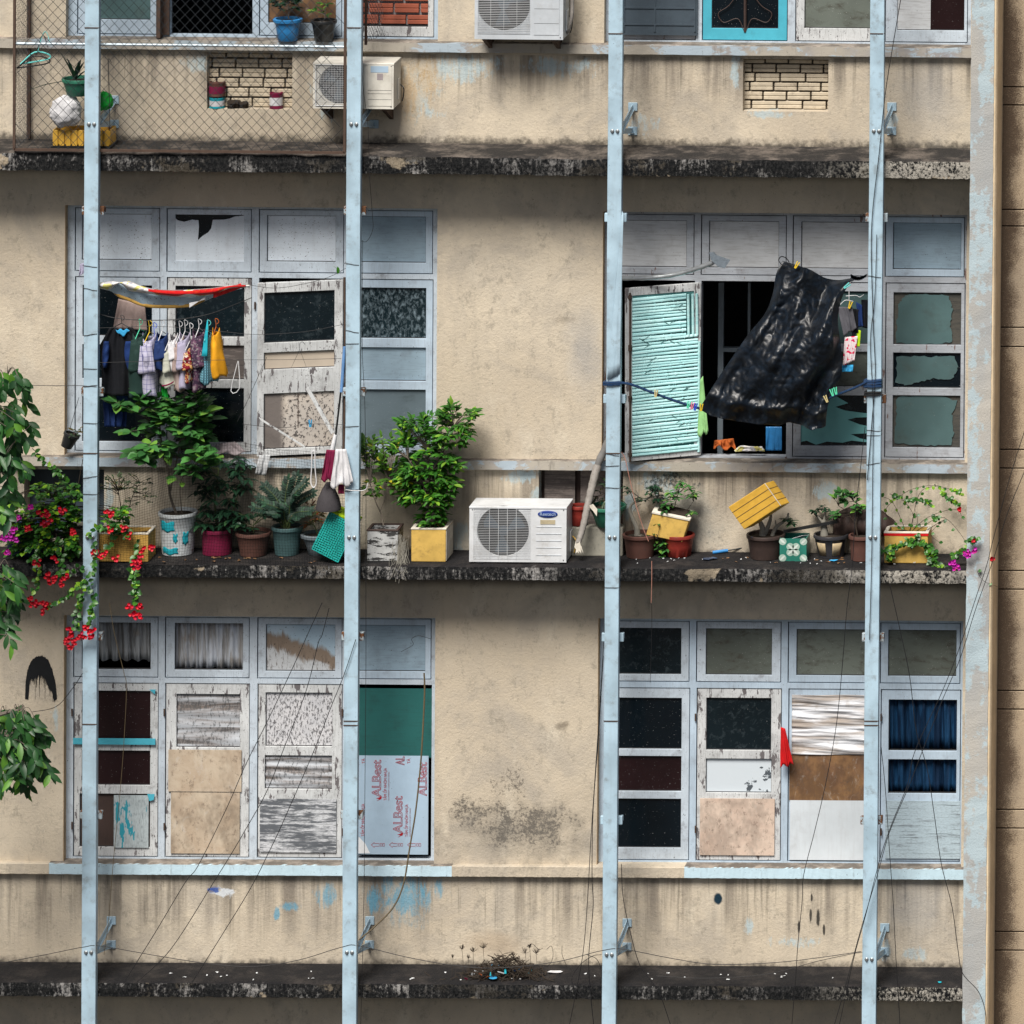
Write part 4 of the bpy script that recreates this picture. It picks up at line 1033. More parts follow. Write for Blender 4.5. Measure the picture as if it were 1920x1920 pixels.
# ---------------------------------------------------------------- air conditioners
def condenser(label, fx0, fy0, fx1, fy1, d, dep, circ, grille, panel, style, mat, loc_z=None):
    A = rect(fx0, fy0, fx1, fy1, d); yf, yb = -d, -d+dep
    t = thing('air_conditioner', label, 'air conditioner', ((A[0]+A[1])/2, (yf+yb)/2, A[2]))
    cx, cy, cr = circ; c = W(cx, cy, d); R = cr*U
    g = rect(*grille, d)
    X0, X1, Z0, Z1 = A
    # front: plate with square hole at the grille zone, filled by ring to a circle
    mb = MB(); hz = (max(g[0], X0+.012), g[1], max(g[2], Z0+.012), min(g[3], Z1-.012))
    mb.holes((X0, X1, Z0, Z1), [hz], yf, yf+.02)
    angs = sorted([2*math.pi*k/48 for k in range(48)] + [math.atan2(z-c.z, x-c.x) % (2*math.pi) for x in hz[:2] for z in hz[2:]])
    ring_o, ring_i, ring_b = [], [], []
    for a in angs:
        dx, dz = math.cos(a), math.sin(a)
        s = min([(v-c.x)/dx for v in hz[:2] if abs(dx) > 1e-6 and (v-c.x)/dx > 0] + [(v-c.z)/dz for v in hz[2:] if abs(dz) > 1e-6 and (v-c.z)/dz > 0])
        rr = min(R, s*.985)
        ring_o.append((c.x+dx*s, yf+.006, c.z+dz*s)); ring_i.append((c.x+dx*rr, yf+.004, c.z+dz*rr)); ring_b.append((c.x+dx*rr*.93, yf+.07, c.z+dz*rr*.93))
    n = len(angs)
    mb.add(ring_o+ring_i, [(k, n+k, n+(k+1) % n, (k+1) % n) for k in range(n)])
    mb.add(ring_i+ring_b, [(k, n+k, n+(k+1) % n, (k+1) % n) for k in range(n)], True)
    mb.box(X0+.002, X1-.002, yf+.02, yb, Z0+.002, Z1-.004)
    mb.obj('casing', mat, t)
    MB().box(X0-.003, X1+.003, yf-.004, yb+.002, Z1-.014, Z1+.004).obj('lid', mat, t, bevel=.004, seg=2)
    MB().box(c.x-R, c.x+R, yf+.0195, yf+.0197, c.z-R, c.z+R).obj('duct', 'ac_dark', t) if False else None
    m = MB(); m.add([(c.x, yf+.0185, c.z)] + [(c.x+R*.98*math.cos(2*math.pi*k/40), yf+.0185, c.z+R*.98*math.sin(2*math.pi*k/40)) for k in range(40)], [(0, k+1, (k+1) % 40+1) for k in range(40)])
    m.obj('fan_duct', 'ac_dark', t)
    m = MB()
    for k in range(3):
        a0 = k*2.094+.4
        m.add([(c.x+R*q*math.cos(a0+w), yf+.012+.004*j, c.z+R*q*math.sin(a0+w)) for j, (q, w) in enumerate(((.18, -.3), (.88, -.25), (.9, .5), (.2, .5)))], [(0, 1, 2, 3)])
    m.lathe((c.x, yf+.016, c.z), [(R*.2, 0), (R*.2, .004), (0, .008)], 16, rot=Matrix.Rotation(math.pi/2, 3, 'X'))
    m.obj('fan', 'dark_board', t)
    m = MB(); x0, x1, z0, z1 = hz; rr = .0014
    if style == 'fine':
        k = 30
        for i in range(k+1):
            z = z0+(z1-z0)*i/k; m.tube([(x0, yf-.002, z), (x1, yf-.002, z)], rr, 4)
        for i in range(1, 5):
            x = c.x+(i-2.5)*.2*2*R*.88/1.0*.97; m.tube([(x, yf-.005, z0), (x, yf-.005, z1)], rr*1.4, 4)
    elif style == 'grid':
        for i in range(31): x = x0+(x1-x0)*i/30; m.tube([(x, yf-.003, z0), (x, yf-.003, z1)], rr, 4)
        for i in range(19): z = z0+(z1-z0)*i/18; m.tube([(x0, yf-.005, z), (x1, yf-.005, z)], rr, 4)
        m.tube([(x0, yf-.005, z0), (x1, yf-.005, z0), (x1, yf-.005, z1), (x0, yf-.005, z1), (x0, yf-.005, z0)], .004, 6)
    else:
        for i in range(34): z = z0+(z1-z0)*i/33; m.tube([(x0, yf-.003, z), (x1, yf-.003, z)], rr*1.5, 4)
        for i in (1, 2, 3): x = x0+(x1-x0)*i/4; m.tube([(x, yf-.005, z0), (x, yf-.005, z1)], rr, 4)
    m.obj('grille', 'ac_white', t)
    p = rect(*panel, d); m = MB()
    if style == 'fine':
        for y in (952, 988, 1001, 1014, 1027, 1041):
            z = W(1028, y, d).z; m.box(p[0]+.01, p[1]-.01, yf-.0035, yf, z-.0022, z+.0022)
        m.obj('panel_rib', 'ac_grey', t)
        b = W(1027, 964, d); m = MB(); m.lathe((b.x, yf-.001, b.z), [(.080, 0), (.080, .004), (.074, .006), (0, .006)], 36, 1, .36, rot=Matrix.Rotation(math.pi/2, 3, 'X'))
        o = m.obj('badge', 'badge_blue', t)
        tx = lettering('Reetech', 1027, 967, .040, 'badge_text', t, 0, d+.0085, align='CENTER', th=.002)
        MB().pbox(1013, 975, 1041, 983, d, d+.003).obj('sticker', 'sticker', t)
    else:
        m.box(p[0], p[1], yf-.004, yf, p[2], p[3]); m.obj('service_panel', 'ac_cream' if style == 'grid' else mat, t, bevel=.003)
        m = MB()
        for f in ((.16, .30, .38) if style == 'grid' else (.2, .45, .7)):
            z = p[2]+(p[3]-p[2])*f; m.box(p[0]+.004, p[1]-.004, yf-.0048, yf-.004, z-.0012, z+.0012)
        m.obj('panel_groove', 'ac_dark', t)
        if style == 'grid': MB().pbox(695, 124, 728, 136, d+.004, d+.006).obj('sticker', 'sheet_blue', t); MB().pbox(707, 138, 718, 150, d+.004, d+.0055).obj('sticker', 'cl_rag', t)
    for sx_ in (X0+.06, X1-.10):
        if style == 'fine': MB().box(sx_, sx_+.05, yf-.008, yb, Z0-.010, Z0+.001).obj('foot', 'ac_dark', t)
        else:
            MB().box(sx_, sx_+.035, yf+.01, -.0, Z0-.012, Z0-.001).add([(sx_, yf+.02, Z0-.012), (sx_+.03, yf+.02, Z0-.012), (sx_+.03, -.0, Z0-.15), (sx_, -.0, Z0-.15), (sx_, -.0, Z0-.012), (sx_+.03, -.0, Z0-.012)], [(0, 1, 2, 3), (0, 3, 4), (1, 5, 2)]).obj('bracket', 'rust', t)
    m = MB()
    for k in range(4): m.lathe((X0+(X1-X0)*(.03, .5, .97, .97)[k], yf-.002, (Z1-.02, Z1-.02, Z1-.02, Z0+.02)[k]), [(.004, 0), (.004, .003), (0, .004)], 8, rot=Matrix.Rotation(math.pi/2, 3, 'X'))
    m.obj('screw', 'ac_dark', t)
    m = MB(); m.box(X1-.0005, X1+.008, yb-.14, yb-.05, Z0+.05, Z0+.22); m.obj('valve_cover', mat, t, bevel=.003)
    m = MB(); q = [(X1+.01, yb-.06, Z0+.16), (X1+.04, yb-.08, Z0+.13), (X1+.03, yb-.05, Z0+.06), (X1+.02, yb-.05, Z0+.02)]
    m.tube(smoothpts(q), .005, 6); m.obj('wiring', 'yellow' if style == 'fine' else 'black', t)
    return t
condenser('white condenser with a blue oval badge standing on the middle ledge beside the yellow box', 880, 951, 1062, 1054, .41, .30, (943, 996, 48.5), (888, 948, 995, 1048), (1003, 950, 1055, 1050), 'fine', 'ac_white')
condenser('cream condenser bracketed to the wall under the top sill, behind the second pole', 587, 119, 738, 204, .36, .30, (636, 158, 38), (592, 121, 680, 198), (689, 121, 735, 199), 'grid', 'ac_cream')
condenser('light grey condenser with a slatted grille cut by the top edge of the photo', 890, -50, 1056, 74, .36, .28, (944, 8, 50), (896, -44, 994, 63), (1001, -44, 1049, 66), 'slat', 'ac_grey')
# drain pipe beside the top condenser
solo(MB().tube(smoothpts([W(1075, -60, .2), W(1073, 0, .2), W(1072, 30, .22), W(1066, 55, .2), W(1060, 64, .16)]), [.018]*100, 8) if False else MB().tube(smoothpts([W(1075, -60, .2), W(1073, 0, .2), W(1072, 30, .22), W(1066, 55, .2), W(1060, 64, .16)]), .016, 8), 'insulated_pipe', 'tape', 'taped pipe hanging at the right side of the topmost condenser', 'pipe')
# insulated pipe rising from the white condenser
pp = smoothpts([W(1148, 560, .03), W(1146, 640, .03), W(1143, 700, .04), W(1149, 760, .05), W(1142, 820, .08), W(1121, 872, .12), W(1106, 930, .2), W(1094, 985, .28), W(1084, 1018, .33)], 8)
t = thing('insulated_pipe', 'thick grey taped pipe running down beside the third pole to the white condenser', 'pipe', W(1100, 1030, .3))
k_ = int(len(pp)*.62)
MB().tube(pp[:k_+1], [.030+.003*math.sin(i*1.7) for i in range(k_+1)], 10).obj('grey_sleeve', 'pipe_grey', t)
m = MB(); q = pp[k_:]
m.tube(q, [.033-.012*i/len(q)+.0035*(i % 2) for i in range(len(q))], 10); m.obj('tape_wrap', 'tape', t)
m = MB(); e = q[-1]
for i in range(7): m.add([e+Vector((rnd.uniform(-.03, .03), rnd.uniform(-.02, .0), .02)), e+Vector((rnd.uniform(-.03, .04), -.02, -.03)), e+Vector((rnd.uniform(-.03, .05), -.03, -.08))], [(0, 1, 2)])
m.add([W(1103, 948, .24), W(1112, 945, .26), W(1120, 955, .27), W(1119, 968, .27), W(1112, 958, .26)], [(0, 1, 2, 3, 4)])
m.obj('torn_tape', 'foam_white', t, thick=.001)
t = thing('taped_pipe', 'silver taped pipe sticking out above the bamboo shutter', 'pipe', W(1250, 517, .2))
q = smoothpts([W(1160, 522, .0), W(1215, 521, .12), W(1265, 515, .16), W(1305, 504, .2), W(1338, 492, .25)], 6)
MB().tube(q, [.018+.002*(i % 3) for i in range(len(q))], 9).obj('sleeve', 'silver', t)
P = [(1330, 474), (1337, 474), (1343, 480), (1368, 489), (1359, 503), (1347, 501), (1333, 487)]
poly_board(t, P, .30, 'foil', 'foil_end', .04)
# ---------------------------------------------------------------- plants
def ON(px, py, L): return WZ(px, py, ZL[L], .06, .46)
def nearest(pt, polys):
    best = None
    for pl in polys:
        for a_ in pl:
            dd_ = (a_-pt).length + max(0, (a_.z-pt.z))*1.2
            if best is None or dd_ < best[0]: best = (dd_, a_)
    return best[1]
def foliage(t, trunks, blobs, lmat, L, w, seed=1, style='alt', d0=.3, dd=.12, trunk_r=.008, bark='bark', twr=.0022, droop=.3, fold=.3, tiltup=.2, name='foliage'):
    r = random.Random(seed); st = MB(); lf = MB(); polys = []
    for tr in trunks:
        pl = smoothpts([W(x, y, dq) for x, y, dq in tr[0]], 5); polys.append(pl); n = len(pl)
        st.tube(pl, [tr[1]*(1-i/n*.55)*r.uniform(.9, 1.1) for i in range(n)], 8)
    for b in blobs:
        px, py, rx, ry, nt, nl = b[:6]; d = b[6] if len(b) > 6 else d0
        for _ in range(nt):
            while True:
                a, c, e = r.uniform(-1, 1), r.uniform(-1, 1), r.uniform(-1, 1)
                if a*a+c*c+e*e <= 1: break
            s = (a*a+c*c+e*e)**.5; k = (s**.45)/max(s, .05)
            a, c, e = a*k, c*k, e*k
            tip = W(px+a*rx, py+c*ry, d+e*dd); cen = W(px, py, d)
            an = nearest(tip, polys) if polys else cen
            mid = an.lerp(tip, .55)+Vector((0, 0, .12*(tip-an).length*r.uniform(0, 1)))
            tw = smoothpts([an, mid, tip], 5); st.tube(tw, [twr*(1.5-.9*i/len(tw)) for i in range(len(tw))], 4, False)
            seg = (tip-mid); tl = min(.6, nl*L*.28/max(seg.length, .01)); dirn = seg.normalized()
            if style == 'whorl':
                for j in range(nl):
                    an_ = 2*math.pi*j/nl+r.uniform(-.2, .2); rad = Vector((math.cos(an_), math.sin(an_), 0))
                    lf.leaf(tip+Vector((0, 0, r.uniform(-.01, .01))), rad+Vector((0, 0, r.uniform(-.1, .35))), L*r.uniform(.75, 1.1), w*r.uniform(.85, 1.1), fold, droop)
            else:
                for j in range(nl):
                    f = 1-(j/nl)*tl; q = mid.lerp(tip, max(0, f))
                    side = dirn.cross(Vector((0, 0, 1))); side = side.normalized() if side.length > .1 else Vector((1, 0, 0))
                    an_ = r.uniform(-.5, .5) + (0 if j % 2 else math.pi)
                    sd = side*math.cos(an_)+side.cross(dirn)*math.sin(an_)
                    if j == 0: dv = dirn
                    else: dv = dirn*.55+sd
                    dv = dv.normalized()+Vector((r.uniform(-.15, .15), r.uniform(-.35, .05), tiltup+r.uniform(-.15, .15)))
                    lf.leaf(q, dv, L*r.uniform(.5, 1.15), w*r.uniform(.6, 1.15), fold, droop*r.uniform(.5, 1.5), up=Vector((r.uniform(-.3, .3), -.45+r.uniform(-.2, .2), 1)))
    if st.v: st.obj('stem', bark, t)
    lf.obj(name, lmat, t)
def pot(t, px, pyb, rt, rb, h, L, mat, rim=.012, sq=None, z=None, n=32, ribs=0):
    p = ON(px, pyb, L) if z is None else z; rt, rb, h = rt*U, rb*U, h*U
    c = Vector((p.x+rb*.16, p.y+rb, p.z+.003)) if z is None else Vector(z)
    fn = (lambda a, zz: 1+.012*math.cos(a*ribs)) if ribs else None
    pr = [(rb*.9, 0), (rb, .006), (rb+(rt-rb)*.45, h*.5), (rt-.004, h-.03), (rt-.002, h-.028), (rt+rim*.4, h-.026), (rt+rim*.5, h-.004), (rt+rim*.3, h), (rt-.010, h), (rt-.014, h-.03), (rt*.9, h-.04)]
    MB().lathe(c, pr, n, fn=fn).obj('pot', mat, t)
    m = MB(); m.lathe(c, [(rt*.93, h-.028), (rt*.6, h-.018), (0, h-.014)], 20, fn=lambda a, zz: 1); m.obj('soil', 'soil', t)
    return c, c+Vector((0, 0, h))
def rootpt(c): return c
def planter(label, cat='potted plant', x=0, y=0, L=1, nm='potted_plant', group=None):
    p = ON(x, y, L); return thing(nm, label, cat, p, group)
def px_of(p):                                   # world -> pixel
    v = p-CAM; k = FPX/v.dot(FW); return PPX+v.dot(CR)*k, PPY-v.dot(CU)*k
def boxpot(t, x0, y0, x1, y1, dep, L, mat, rimmat=None, wall=.02, tilt=0, rimh=.0, sidemat=None):
    p = ON((x0+x1)/2, y1, L); d = -p.y; X0, X1 = RX(x0, (y0+y1)/2, d), RX(x1, (y0+y1)/2, d); h = (y1-y0)*U*.985; z = ZL[L]+.003
    m = MB(); yf, yb = -d, -d+dep
    m.box(X0, X1, yf, yf+wall, z, z+h); m.box(X0, X1, yb-wall, yb, z, z+h); m.box(X0, X0+wall, yf+wall, yb-wall, z, z+h); m.box(X1-wall, X1, yf+wall, yb-wall, z, z+h)
    r = random.Random(int(x0)); m.xf(lambda q: (q.x+r.uniform(-.002, .002), q.y+r.uniform(-.002, .002), q.z+r.uniform(-.002, .002)))
    m.obj('box', mat, t, bevel=.006, seg=2)
    if rimmat:
        m = MB(); e = .004
        m.holes((X0-e, X1+e, yf-e, yb+e), [(X0+wall, X1-wall, yf+wall, yb-wall)], 0, .014); m.xf(lambda q: (q.x, q.z, z+h-.006+q.y)); m.obj('rim', rimmat, t, bevel=.003)
    MB().grid(lambda u, v: (X0+wall+(X1-X0-2*wall)*u, yf+wall+(dep-2*wall)*v, z+h-.035+.012*math.sin(u*9+v*5)*math.sin(v*7)), 10, 8).obj('soil', 'soil', t)
    return Vector(((X0+X1)/2, (yf+yb)/2, z+h-.03)), d
# white bucket shrub
t = planter('leafy green shrub in a battered white and blue bucket', x=322, y=1045)
c, top = pot(t, 322, 1045, 35, 29, 80, 1, 'bucket'); bx, by = px_of(top); d0 = -c.y
tr = [([(bx-2, by+8, d0), (318, 925, d0), (316, 885, d0+.02), (305, 850, d0+.04), (300, 800, d0+.05)], .011), ([(318, 925, d0), (328, 880, d0), (335, 845, d0+.03), (345, 790, d0+.04)], .008), ([(bx+8, by+8, d0), (338, 930, d0), (340, 900, d0+.05), (352, 885, d0+.08)], .004)]
foliage(t, tr, [(245, 752, 38, 16, 7, 7, .45), (300, 770, 35, 28, 9, 6, .4), (325, 800, 50, 38, 26, 7, .36), (365, 765, 32, 30, 14, 6, .36), (378, 800, 24, 26, 9, 6), (345, 835, 50, 26, 15, 6), (265, 850, 42, 18, 9, 6, .5), (375, 868, 34, 28, 11, 5, .45), (240, 800, 16, 16, 2, 3, .5), (335, 905, 12, 14, 2, 2, .4)], 'lf_shrub', .130, .072, 11, dd=.14, d0=d0, droop=.2, fold=.2, twr=.0026)
for a0, w_, z0_, z1_ in ((-2.0, .9, .21, .29), (-1.9, 1.1, .02, .07), (-.9, .35, .10, .20), (-1.5, .25, .12, .19)):
    m = MB(); m.grid(lambda u, v: c+Vector(((29+6*(z0_+(z1_-z0_)*v)/.35)*U*1.012*math.cos(a0+(u-.5)*w_+.03*math.sin(v*9)), (29+6*(z0_+(z1_-z0_)*v)/.35)*U*1.012*math.sin(a0+(u-.5)*w_), z0_+(z1_-z0_)*v+.008*math.sin(u*9))), 14, 5)
    m.obj('paint_patch', 'cl_teal', t, thick=.001)
# pink tin
t = planter('dark umbrella-leaved plant in a dented pink paint tin', x=397, y=1045)
c, top = pot(t, 397, 1045, 28, 27, 48, 1, 'pink_tin', rim=.006); d0 = -c.y; bx, by = px_of(top)
foliage(t, [([(bx, by+5, d0), (403, 940, d0), (410, 880, d0)], .009), ([(bx+6, by+5, d0), (440, 950, d0), (452, 890, d0)], .006)], [(405, 890, 42, 34, 17, 7), (448, 895, 26, 36, 11, 7), (395, 940, 38, 30, 14, 7), (405, 975, 48, 24, 17, 7), (440, 960, 34, 24, 9, 7)], 'lf_dark', .095, .034, 12, 'whorl', d0=d0, dd=.12, droop=.5, bark='stem_green')
# brown pot
t = planter('squat brown clay pot with a low sprawling plant', x=466, y=1047)
c, top = pot(t, 466, 1047, 32, 24, 45, 1, 'terracotta'); d0 = -c.y; bx, by = px_of(top)
foliage(t, [([(bx, by+5, d0), (475, 985, d0)], .006)], [(460, 985, 26, 14, 7, 5), (487, 968, 22, 10, 6, 5)], 'lf_dark', .075, .034, 13, d0=d0, dd=.1, bark='stem_green')
# teal pot with pinnate plant
t = planter('grey-green ribbed pot with an arching zz plant', x=530, y=1045)
c, top = pot(t, 530, 1045, 28, 22, 54, 1, 'teal_pot', ribs=18); d0 = -c.y; bx, by = px_of(top)
st, lf = MB(), MB(); r = random.Random(5)
for x, y, dq in ((487, 935, .1), (497, 912, .0), (514, 925, -.1), (540, 900, .05), (557, 893, .0), (572, 905, .1), (585, 925, .0), (478, 952, .2), (580, 958, .2), (525, 950, .2), (548, 935, .2), (510, 965, .25), (562, 968, .22), (535, 930, -.05), (500, 945, .12)):
    tip = W(x, y, d0+dq*.6); a_ = top+Vector((r.uniform(-.03, .03), r.uniform(-.03, .03), -.02)); mid = a_.lerp(tip, .5)+Vector(((a_.x-tip.x)*.15, 0, .05))
    pl = smoothpts([a_, mid, tip], 8); st.tube(pl, [.006*(1-.7*i/len(pl)) for i in range(len(pl))], 5)
    for i in range(4, len(pl)):
        tg = (pl[i]-pl[i-1]).normalized(); sd = tg.cross(Vector((0, -.6, .8))).normalized()
        for s in (-1, 1): lf.leaf(pl[i], sd*s+tg*.6+Vector((0, 0, .1)), .062*r.uniform(.85, 1.1), .027, .2, .15, up=Vector((0, -.7, .7)))
    lf.leaf(pl[-1], tg, .06, .026, .2, .1, up=Vector((0, -.7, .7)))
st.obj('stem', 'stem_green', t); lf.obj('foliage', 'lf_zz', t)
# bowl
t = planter('shallow grey bowl with a small croton behind the teal basket', x=590, y=1044)
c, top = pot(t, 590, 1044, 30, 18, 40, 1, 'grey_bowl', rim=.03); d0 = -c.y; bx, by = px_of(top)
foliage(t, [([(bx, by+4, d0), (583, 970, d0)], .005)], [(580, 965, 26, 24, 16, 5)], 'lf_croton', .075, .026, 14, d0=d0, dd=.09, bark='stem_green')
# black and white foam box, right of the second pole
t = planter('thin straggly shrub in a peeling black and white foam box', x=716, y=1052)
c, d0 = boxpot(t, 688, 994, 746, 1053, .22, 1, 'foam_black', 'brown_dark')
foliage(t, [([(719, 985, d0-.05), (714, 962, d0-.05), (704, 940, d0), (694, 905, d0)], .0065), ([(712, 960, d0-.05), (722, 935, d0-.05), (728, 900, d0-.05)], .004), ([(704, 940, d0-.05), (712, 915, d0-.05)], .003)],
        [(690, 838, 22, 26, 16, 5), (715, 832, 34, 18, 12, 5), (700, 870, 26, 22, 14, 5), (728, 868, 24, 20, 13, 5), (745, 895, 24, 22, 13, 5), (698, 918, 20, 16, 10, 5), (730, 912, 20, 14, 7, 5)], 'lf_light', .062, .032, 15, d0=d0-.05, dd=.08, bark='bark')
# lush shrub in the yellow foam box
t = planter('lush bright green shrub in a chipped yellow foam box', x=805, y=1053)
c, d0 = boxpot(t, 771, 991, 836, 1054, .30, 1, 'yellow_foam', 'foam_white', wall=.028)
MB().box(c.x+.141, c.x+.1435, c.y-.145, c.y+.145, ZL[1]+.01, c.z+.02).obj('box_side', 'foam_white', t)
foliage(t, [([(806, 990, d0-.12), (804, 950, d0-.12), (806, 890, d0-.1), (800, 840, d0-.08)], .010), ([(804, 950, d0-.12), (790, 900, d0-.05), (765, 860, d0-.02)], .007), ([(806, 890, d0-.1), (835, 840, d0-.1), (850, 800, d0-.1)], .007)],
        [(862, 778, 34, 22, 22, 7), (818, 788, 30, 22, 20, 7), (775, 800, 34, 20, 20, 7), (850, 818, 42, 20, 30, 7), (795, 825, 46, 22, 28, 7), (755, 850, 30, 24, 18, 7), (800, 865, 42, 28, 44, 7), (845, 868, 26, 16, 16, 7), (765, 885, 30, 24, 24, 7), (800, 905, 46, 28, 50, 7), (840, 915, 18, 20, 12, 7), (770, 930, 26, 18, 18, 7), (815, 938, 30, 22, 30, 7), (808, 970, 26, 16, 20, 7)],
        'lf_lush', .078, .030, 16, d0=d0-.1, dd=.15, bark='bark', droop=.25, tiltup=.05)
# dark green pot and brown pot behind the third pole, on a grey kerb block
p = ON(1118, 1044, 1); A = rect(1070, 986, 1168, 1044, -p.y)
blk = solo(MB().box(A[0], A[1], p.y, -.03, ZL[1], ZL[1]+.245), 'concrete_block', 'concrete', 'grey rendered block on the ledge behind the third pole', 'block', bevel=.012, seg=2)
def potz(t, px, py, d, rt, rb, h, mat, z, **k): q = W(px, py, d); return pot(t, 0, 0, rt, rb, h, 1, mat, z=(q.x, q.y, z+.002), **k)
t = thing('potted_plant', 'round dark green pot with spiky dark leaves behind the third pole', 'potted plant', W(1140, 985, .1))
zb_ = ZL[1]+.245; c, top = potz(t, 1139, 985, .12, 34, 20, 40, 'green_pot', zb_)
foliage(t, [], [(1135, 925, 26, 22, 12, 6, .12)], 'lf_dull', .10, .012, 18, d0=.12, dd=.06, bark='twig', droop=.6)
t = thing('plant_pot', 'empty red-brown pot between the taped pipe and the white condenser', 'pot', W(1088, 985, .08))
potz(t, 1086, 985, .09, 17, 15, 38, 'red_pot', zb_)
# adenium in brown pot right of the third pole
t = planter('bent swollen bonsai trunk in a brown clay pot right of the third pole', x=1193, y=1050)
c, top = pot(t, 1192, 1050, 31, 25, 44, 1, 'terracotta', rim=.02); d0 = -c.y; bx, by = px_of(top)
m = MB(); pl = smoothpts([W(1195, by+9, d0), W(1194, 990, d0), W(1186, 972, d0), W(1181, 954, d0), W(1188, 943, d0), W(1206, 938, d0), W(1222, 930, d0)], 5)
m.tube(pl, [.022*(1-i/len(pl))**1.8+.006 for i in range(len(pl))], 10)
for s in range(5): m.tube([W(1195, by+6, d0), c+Vector((.05*math.cos(s*1.3), .05*math.sin(s*1.3), .165))], [.022, .008], 6)
m.tube(smoothpts([W(1190, 942, d0), W(1184, 928, d0), W(1178, 918, d0)]), .004, 6); m.tube(smoothpts([W(1194, 938, d0), W(1196, 928, d0), W(1193, 920, d0)]), .0035, 6); m.tube(smoothpts([W(1186, 960, d0), W(1195, 950, d0), W(1202, 945, d0)]), .003, 6)
m.obj('trunk', 'bark_grey', t)
foliage(t, [([(1206, 938, d0), (1235, 928, d0)], .004)], [(1176, 918, 7, 5, 2, 5), (1203, 936, 9, 6, 3, 5), (1228, 922, 16, 10, 8, 6), (1240, 935, 16, 8, 6, 6)], 'lf_dark', .055, .026, 19, 'whorl', d0=d0, dd=.06)
# red pot
t = planter('ribbed red pot with a tall sparse green plant', x=1268, y=1048)
c, top = pot(t, 1266, 1048, 28, 22, 42, 1, 'red_pot', ribs=24); d0 = -c.y; bx, by = px_of(top)
foliage(t, [([(1262, by+6, d0), (1262, 970, d0), (1266, 945, d0), (1272, 925, d0)], .005), ([(1262, 975, d0), (1285, 960, d0), (1300, 940, d0)], .003), ([(1258, by+6, d0), (1240, 985, d0+.1), (1232, 1010, d0+.14)], .003)],
        [(1262, 935, 14, 14, 8, 6), (1283, 912, 12, 10, 6, 6), (1304, 930, 9, 9, 4, 6), (1292, 955, 10, 10, 4, 5), (1250, 955, 10, 10, 4, 6), (1240, 985, 8, 8, 4, 5), (1226, 1008, 10, 10, 5, 5), (1248, 1025, 10, 9, 5, 6), (1258, 1008, 10, 8, 3, 5), (1238, 1038, 8, 8, 3, 5)], 'lf_shrub', .060, .026, 20, 'whorl', d0=d0+.05, dd=.06, bark='twig')
# foam boxes
def tilted_box(nm, label, mat, TL, TR, BL, depth, d, extra=None):
    a, b, c = W(*TL, d), W(*TR, d), W(*BL, d); ux, uz = (b-a), (c-a); o_ = a+ux*.5+uz*.5
    t = thing(nm, label, 'box', o_+uz*.5, None); dv = Vector(depth)
    MB().obox(o_+dv*.5, ux*.5, dv*.5, uz*.5).obj('body', mat, t, bevel=.006, seg=2)
    return t, a, ux, uz, dv
t, a, ux, uz, dv = tilted_box('foam_box', 'speckled ochre foam box leaning behind the red pot', 'yellow_foam', (1224, 962), (1292, 976), (1211, 1003), (.01, .14, .03), .22)
m = MB().obox(a+ux*.5+dv*.5-uz*.04, ux*.53, dv*.56, uz*.06); m.obj('rim', 'foam_white', t, bevel=.005); MB().obox(a+ux*.5+dv*.5-uz*.12, ux*.4, dv*.4, uz*.02).obj('filling', 'soil', t)
t, a, ux, uz, dv = tilted_box('plastic_box', 'bright yellow grooved plastic box balanced upside down on the bonsai branches', 'yellow', (1365, 951), (1434, 906), (1395, 993), (.055, .13, -.006), .36)
m = MB()
for k in (.25, .5, .75):
    q = a+uz*k; m.obox(q+ux*.5-Vector((0, .001, 0)), ux*.495, (0, .0015, 0), uz*.008)
    m.obox(a+ux+uz*k+dv*.5+Vector((.001, 0, 0)), dv*.49, (.0015, 0, 0), uz*.008)
m.obj('groove', 'rust', t)
MB().obox(a+ux+uz*.5-Vector((0, .0015, 0)), (.003, 0, 0), (0, .002, 0), uz*.5).obj('edge', 'foam_white', t)
# bonsai under yellow box
t = planter('wide dark pot holding a stubby forked bonsai under the yellow box', x=1427, y=1053)
c, top = pot(t, 1427, 1053, 35, 28, 46, 1, 'brown_pot'); d0 = -c.y; bx, by = px_of(top)
m = MB()
for pl, r_ in (([(1430, by+10), (1430, 992), (1424, 975)], .034), ([(1434, 1000), (1442, 982), (1446, 965)], .022), ([(1446, by+10), (1454, 990), (1466, 980), (1476, 972), (1478, 962)], .018), ([(1455, 988), (1454, 975)], .007)):
    q = smoothpts([W(x, y, d0) for x, y in pl], 5); m.tube(q, [r_*(1-.6*i/len(q)) for i in range(len(q))], 9)
m.obj('trunk', 'bark_grey', t)
foliage(t, [], [(1478, 972, 6, 6, 3, 6), (1488, 980, 5, 5, 3, 6)], 'lf_dark', .06, .028, 21, 'whorl', d0=d0, dd=.03)
